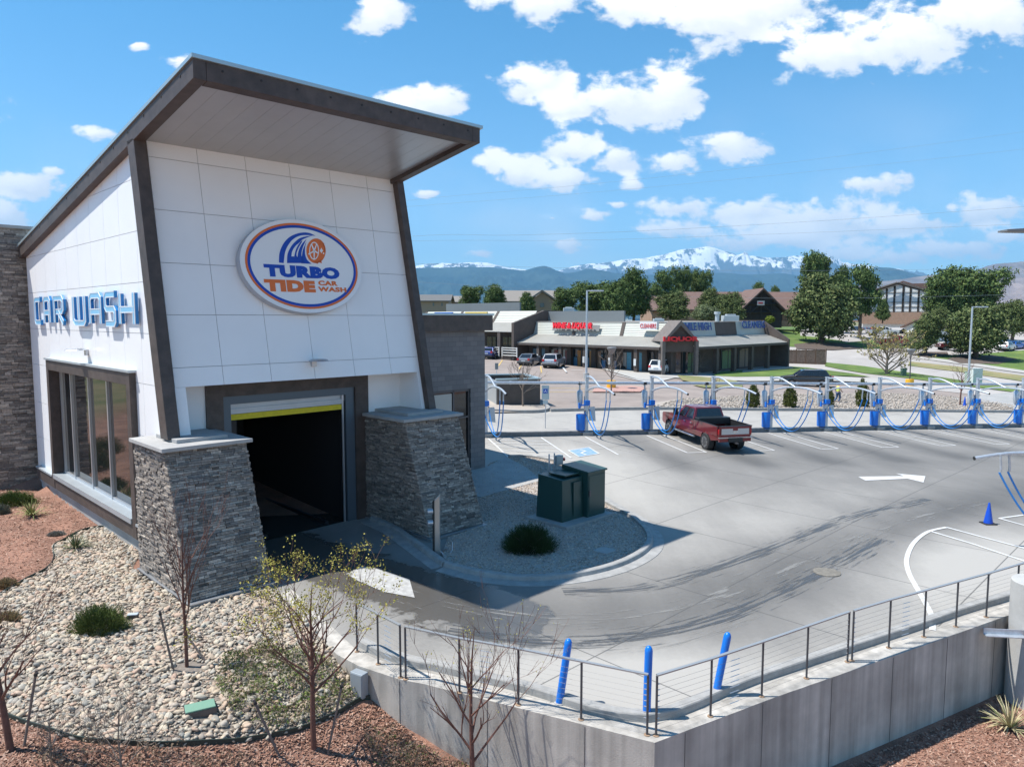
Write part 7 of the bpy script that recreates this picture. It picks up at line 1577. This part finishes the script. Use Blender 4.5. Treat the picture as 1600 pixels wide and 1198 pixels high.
shrub('juniper_shrub', 22, 788, .68, .45, 'spreading green juniper shrub beside the stone tower', leafmat('juniper_needles', [(.04, .06, .012), (.09, .13, .03), (.13, .17, .05)]), 1300, rx=1.2, needle=.06)
shrub('blue_shrub', 2, 802, .3, .3, 'small blue grey dry shrub at the left edge below the juniper', leafmat('blue_needles', [(.12, .13, .10), (.2, .2, .15), (.08, .1, .08)]), 500)
shrub('dry_grass_clump', 10, 915, .26, .22, 'round brown dry grass clump at the left edge, by the mulch border', m_dryg, 500); shrub('dry_grass_clump', 12, 972, .28, .22, 'tan dry grass clump at the left edge among river rocks', m_dryg, 500)
shrub('grey_plant', 88, 834, .26, .1, 'flat grey matted plant on the mulch by the window', leafmat('grey_leaves', [(.2, .19, .17), (.32, .3, .26)]), 400)
def yucca(px, py, r, label, cols, seed, n=90, fn=None, droop=.3):
    p = hm(px, py); t = thing('yucca', label, 'yucca', (p.x, p.y, T(p.x, p.y)), 0, 'spiky yucca plants'); rg = random.Random(seed); mb = MB()
    for i in range(n):
        a = rg.uniform(0, 6.28); e = rg.uniform(.15, 1.35); l = r * rg.uniform(.7, 1.15); d = Vector((math.cos(a) * math.cos(e), math.sin(a) * math.cos(e), math.sin(e))); s = Vector((-math.sin(a), math.cos(a), 0)) * .014
        m1 = d * l * .55; m2 = d * l - ez * l * droop * math.cos(e) * rg.uniform(.3, 1.2); o = Vector((0, 0, .03)); mb.add([o - s, o + s, o + m1 + s * .9, o + m1 - s * .9, o + m2 + s * .1, o + m2 - s * .1], [(0, 1, 2, 3), (3, 2, 4, 5)])
    mb.build('blades', leafmat('yucca_%d' % seed, cols), t, recalc=False)
    o = t.children[0]; MB().lathe([(.05, -.03), (.06, .04), (.02, .08)], (0, 0, 0), 8).build('crown_base', m_bark, t); t.children[0].location = t.children[-1].location = (0, 0, 0)
    return t
def fixlocal(t):
    for c in t.children:
        for v in c.data.vertices: v.co = v.co + t.location
for a in ((50, 806, .75, 'yellow green spiky yucca on the mulch near the stone tower', [(.3, .32, .12), (.16, .2, .07), (.44, .4, .2)], 31), (118, 858, .6, 'blue green yucca with dry skirt at the top of the rock bed', [(.08, .13, .06), (.14, .18, .09), (.4, .33, .2)], 32), (1578, 1140, .7, 'dry straw-coloured yucca on the mulch at the lower right', [(.5, .42, .24), (.62, .54, .34), (.2, .26, .08)], 33)): fixlocal(yucca(*a))
# ground cover around the leafy tree
def cover(px_poly, n, label, cols, seed, s=.035, hmax=.28):
    poly = [tuple(hm(*p).xy) for p in px_poly]; q = np.random.default_rng(seed); bb = np.array(poly); V_ = []
    for _ in range(n):
        x, y = q.uniform(bb[:, 0].min(), bb[:, 0].max()), q.uniform(bb[:, 1].min(), bb[:, 1].max())
        if not inpoly(x, y, poly): continue
        k = .5 + .5 * math.sin(x * 7 + seed) * math.sin(y * 6.3)
        if q.random() > k * .9 + .15: continue
        z = T(x, y) + .05 + q.random() * hmax * k; d = q.normal(size=3); d[2] = abs(d[2]) + .3; d /= np.linalg.norm(d); a = np.cross(d, q.normal(size=3)); a /= np.linalg.norm(a); l = s * q.uniform(.5, 1.8); w = l * q.choice([.12, .5]); c = np.array([x, y, z]); V_ += [c - a * w, c + d * l * .5 - a * w * .3 + 0, c + d * l, c + d * l * .5 + a * w]
    v = np.array(V_); o = fast_mesh('ground_cover', v, np.arange(len(v)).reshape(-1, 4), leafmat('cover_%d' % seed, cols)); tag(o, label, 'ground cover', kind='stuff')
    mb = MB(); rg = random.Random(seed)
    for i in range(170):
        x, y = rg.uniform(bb[:, 0].min(), bb[:, 0].max()), rg.uniform(bb[:, 1].min(), bb[:, 1].max())
        if not inpoly(x, y, poly): continue
        p = Vector((x, y, T(x, y) + .04)); d = Vector((rg.uniform(-1, 1), rg.uniform(-1, 1), rg.uniform(.1, .8))); mb.tube([p, p + d * .16 + ez * .04, p + d * .32], [.005, .004, .002], 3, cap=False)
    o = mb.build('dry_twigs', m_twig2); tag(o, 'tangle of dry twigs: ' + label, 'twigs', kind='stuff')
cover([(350,1030),(430,1010),(520,1040),(548,1060),(560,1095),(500,1125),(420,1148),(360,1120),(335,1070)], 26000, 'low green and dry brown ground cover around the leafy young tree', [(.10, .16, .03), (.2, .26, .06), (.16, .11, .07), (.25, .19, .12), (.13, .2, .04)], 41)
cover([(560,1125),(610,1150),(700,1195),(780,1230),(640,1260),(580,1190)], 14000, 'sparse green and brown ground cover at the foot of the concrete wall', [(.10, .15, .03), (.15, .10, .07), (.22, .16, .10), (.2, .12, .08)], 42)
cover([(60,1170),(300,1180),(420,1200),(420,1260),(60,1260)], 12000, 'dry brown ground cover along the bottom edge', [(.2, .14, .09), (.15, .10, .07), (.28, .2, .13)], 43)
# bare trees in the distance
for (px, yb, yt, s, lab, m, lv) in ((817, 636, 572, 51, 'pale leafless tree growing in front of the trash enclosure', m_twig2, 4), (955, 613, 556, 52, 'thin leafless tree in the red gravel bed by the brown area lamp', m_twig2, 4), (1117, 627, 590, 53, 'single slender sapling behind the pickup cab', m_twig2, 2), (1500, 634, 568, 54, 'sapling with few bare branches behind the right end of the vacuums', m_twig, 2)):
    p = hg(px, yb); h = (yb - yt) / FPX * p.y; bare_tree('bare_tree', p, h, lab, s, .075, lv, None, m, .8, .4, 9, .25, group='bare trees in the car parks', kids=(2, 3), minr=.012)
p = hg(1385, 586); bare_tree('bare_roadside_tree', p, 4.6, 'large many-stemmed tree just budding yellow beside the road', 61, .2, 4, (3500, .1, leafmat('buds', [(.3, .28, .08), (.42, .36, .14), (.2, .17, .08)])), m_twig2, .95, .02, 16, .2, kids=(2, 4), minr=.025, llen=.62)
p = hg(1070, 583); bare_tree('bare_shrub', p, 1.8, 'sprawling bare grey shrub at the foot of the corner gable', 62, .06, 3, None, m_twig2, 1.4, .02, 18, .1, cat='shrub', kids=(2, 3), minr=.02, llen=.95)

for (px, py, w, h, lab) in ((-60, 760, .9, .7, 'round green shrub just outside the left edge beside the big window'), (-110, 800, .8, .6, 'second green shrub outside the left edge on the mulch'), (-150, 745, 1.1, .9, 'largest green shrub outside the left edge by the tower')):
    shrub('green_shrub', px, py, w, h, lab, m_mugo, 1100, needle=.08)
# ------------------------------------------------------------ power lines
def wire(pts, Y, r, label):
    P = smoothpath([(x, y) for x, y in pts], 10); Q = [atY(p.x, p.y, Y + (p.x - 800) * .02) for p in P]; o = MB().tube(Q, r, 5, cap=False).build('power_line', mat('wire', (.28, .33, .38), .6)); tag(o, label, 'power line', 'power lines across the sky')
wire([(300,400),(648,369),(800,367.5),(1000,361),(1300,344),(1600,323),(1900,300)], 150, .024, 'uppermost clear power line crossing the sky above the mountains'); wire([(300,390),(650,376.5),(900,375.5),(1200,366),(1600,350),(1900,338)], 150, .02, 'second power line just below the uppermost clear one')
wire([(300,400),(655,412),(850,418),(1050,421.5),(1250,423),(1600,419),(1900,412)], 140, .02, 'power line crossing in front of the snowy peak'); wire([(300,420),(660,441),(850,453),(1050,463),(1300,466),(1600,460),(1900,452)], 130, .016, 'lowest power line passing in front of the pines')
wire([(300,355),(650,312),(900,290),(1200,258),(1600,206),(1900,160)], 190, .022, 'faint high power line rising to the upper right'); wire([(300,350),(650,322),(900,303),(1200,275),(1600,233),(1900,195)], 190, .022, 'second faint high power line below the highest')

# ------------------------------------------------------------ mountains
def interp(pts, x):
    if x <= pts[0][0]: return pts[0][1]
    for (a, b), (c, d) in zip(pts, pts[1:]):
        if x <= c: t = (x - a) / (c - a); return b + (d - b) * t
    return pts[-1][1]
from mathutils import noise as mn
def range_mesh(name, ridge, D, depth, m, seed, rough=1., nx=700, ny=80, base_py=500):
    x0, x1 = ridge[0][0], ridge[-1][0]; vs = []
    for j in range(ny):
        s = j / (ny - 1)               # 0 = foot toward the viewer, 1 = ridge, beyond = back
        for i in range(nx):
            px = x0 + (x1 - x0) * i / (nx - 1); py = interp(ridge, px); Yr = D; zr = CAM_H + (HY - py) / FPX * Yr
            back = s > .8; q = min(1, s / .8); Y = Yr - depth * (1 - q) + (max(0, s - .8) / .2) * depth * .6
            zz = zr * (q ** 1.15) if not back else zr * (1 - (s - .8) / .2 * 1.0)
            X = (px - 800) / FPX * Yr * (1 + .0 * s); n = mn.fractal(Vector((X / D * 26 + seed, Y / D * 26, seed)), .9, 2.1, 7); g_ = abs(mn.fractal(Vector((X / D * 14 + seed * 2, Y / D * 9, 3)), .8, 2, 6))
            env = math.sin(math.pi * min(1, q)) if not back else 0
            zz += zr * rough * env * (n * .24 - g_ * .38); 
            if abs(q - 1) < .03: zz += zr * n * .022
            vs.append((X, Y, max(-60, zz)))
    v = np.array(vs); f = np.array([(j * nx + i, j * nx + i + 1, (j + 1) * nx + i + 1, (j + 1) * nx + i) for j in range(ny - 1) for i in range(nx - 1)])
    o = fast_mesh(name, v, f, m, True); o['kind'] = 'structure'; return o
def mountmat(name, c1, c2, snow=None, scale=.0016, patch=None):
    m = mat(name, c1, .95); t = m.node_tree; b = t.nodes['Principled BSDF']; ln = t.links.new; N = t.nodes.new; b.inputs['Specular IOR Level'].default_value = .05
    g = N('ShaderNodeNewGeometry'); n = N('ShaderNodeTexNoise'); n.inputs['Scale'].default_value = scale; n.inputs['Detail'].default_value = 12; n.inputs['Roughness'].default_value = .65; ln(g.outputs['Position'], n.inputs['Vector'])
    r = N('ShaderNodeMapRange'); r.inputs[1].default_value = .42; r.inputs[2].default_value = .62; ln(n.outputs['Fac'], r.inputs[0]); mx = N('ShaderNodeMix'); mx.data_type = 'RGBA'; ln(r.outputs[0], mx.inputs[0]); mx.inputs[6].default_value = c1 + (1,); mx.inputs[7].default_value = c2 + (1,); out = mx.outputs[2]
    if snow:
        s = N('ShaderNodeSeparateXYZ'); ln(g.outputs['Position'], s.inputs[0]); n2 = N('ShaderNodeTexNoise'); n2.inputs['Scale'].default_value = scale * 1.2; n2.inputs['Detail'].default_value = 13; n2.inputs['Roughness'].default_value = .68; ln(g.outputs['Position'], n2.inputs['Vector'])
        ma = N('ShaderNodeMath'); ma.operation = 'MULTIPLY_ADD'; ln(n2.outputs['Fac'], ma.inputs[0]); ma.inputs[1].default_value = snow[1]; ln(s.outputs[2], ma.inputs[2]); r2 = N('ShaderNodeMapRange'); r2.inputs[1].default_value = snow[0] + snow[1] * .5; r2.inputs[2].default_value = snow[0] + snow[1] * .5 + snow[1] * .06; ln(ma.outputs[0], r2.inputs[0])
        n3 = N('ShaderNodeTexNoise'); n3.inputs['Scale'].default_value = scale * 2.2; n3.inputs['Detail'].default_value = 10; n3.inputs['Roughness'].default_value = .7; mp_ = N('ShaderNodeMapping'); mp_.inputs['Scale'].default_value = (1, .5, .45); mp_.inputs['Rotation'].default_value = (0, R(35), 0); ln(g.outputs['Position'], mp_.inputs[0]); ln(mp_.outputs[0], n3.inputs['Vector'])
        r3 = N('ShaderNodeMapRange'); r3.inputs[1].default_value = .555; r3.inputs[2].default_value = .5; ln(n3.outputs['Fac'], r3.inputs[0]); mu = N('ShaderNodeMath'); mu.operation = 'MULTIPLY'; ln(r2.outputs[0], mu.inputs[0]); ln(r3.outputs[0], mu.inputs[1])
        m2 = N('ShaderNodeMix'); m2.data_type = 'RGBA'; ln(mu.outputs[0], m2.inputs[0]); ln(out, m2.inputs[6]); m2.inputs[7].default_value = (.82, .83, .85, 1); out = m2.outputs[2]
    ln(out, b.inputs['Base Color']); return m
ZS = lambda py, D: CAM_H + (HY - py) / FPX * D
R1 = [(560,420),(640,418),(655,415),(700,412.5),(735,410.5),(755,411),(775,415),(790,419),(830,423),(870,424),(895,417),(925,412.5),(960,409),(990,405),(1015,402.5),(1040,397.5),(1060,392.5),(1075,390.5),(1090,387.5),(1100,386.5),(1112,388.5),(1130,393),(1148,399),(1165,401.5),(1200,403),(1225,402),(1245,401.5),(1262,404.5),(1290,404),(1305,408),(1330,414),(1365,418),(1400,421),(1430,428),(1500,440)]
R2 = [(500,430),(600,422),(655,420),(680,418.5),(705,417.5),(735,417),(770,419.5),(800,422),(818,424.5),(832,420),(845,416.5),(850,416),(858,418),(868,423),(880,427.5),(895,426),(915,421.5),(930,422),(950,426),(980,430),(1010,431),(1040,428),(1080,431),(1120,427),(1170,430),(1220,428),(1260,432),(1310,434),(1380,440),(1450,452),(1600,470)]
R3 = [(1150,490),(1200,472),(1250,455),(1300,437),(1340,430),(1362,418),(1385,420),(1405,424),(1430,431),(1470,436),(1520,445),(1600,460)]
R4 = [(1230,492),(1290,462),(1340,446),(1370,439.5),(1410,436.5),(1445,431),(1470,427),(1500,424.5),(1520,422),(1535,416.5),(1550,414),(1575,411.5),(1600,408.5),(1650,404),(1800,396),(2000,410)]
R5 = [(1400,495),(1470,450),(1510,438),(1540,434),(1570,436),(1600,434),(1660,430),(1800,425),(2000,440)]
range_mesh('mountain_range', R1, 21000, 7000, mountmat('high_mountain', (.05, .07, .09), (.09, .10, .11), (ZS(425, 21000) , 520), .0013), 1.7, 1.5)
range_mesh('foothills', R2, 13500, 4200, mountmat('forest_foothill', (.014, .034, .04), (.034, .058, .055), None, .0015), 4.1, .8)
range_mesh('foothills', R3, 12000, 3000, mountmat('forest_foothill', (.014, .034, .04), (.034, .058, .055)), 6.3, .7)
range_mesh('brown_hills', R4, 9500, 3000, mountmat('scrub_hill', (.14, .105, .09), (.24, .19, .16), None, .0022), 8.2, .8)
range_mesh('brown_hills', R5, 7500, 2400, mountmat('dry_hill', (.19, .14, .125), (.3, .23, .2), None, .003), 9.4, .7)
# air
hzm = bpy.data.materials.new('haze_air'); hzm.use_nodes = True; nt = hzm.node_tree; nt.nodes.clear(); pv = nt.nodes.new('ShaderNodeVolumePrincipled'); pv.inputs['Color'].default_value = (.30, .64, 1, 1); pv.inputs['Density'].default_value = 5.2e-5; pv.inputs['Anisotropy'].default_value = .0
oo = nt.nodes.new('ShaderNodeOutputMaterial'); nt.links.new(pv.outputs[0], oo.inputs['Volume'])
o = MB().box(-16000, 26000, -700, 27500, -130, 2500).build('haze', hzm); o['kind'] = 'stuff'; o['label'] = 'thin pale blue air in front of the distant mountains'; o['category'] = 'haze'
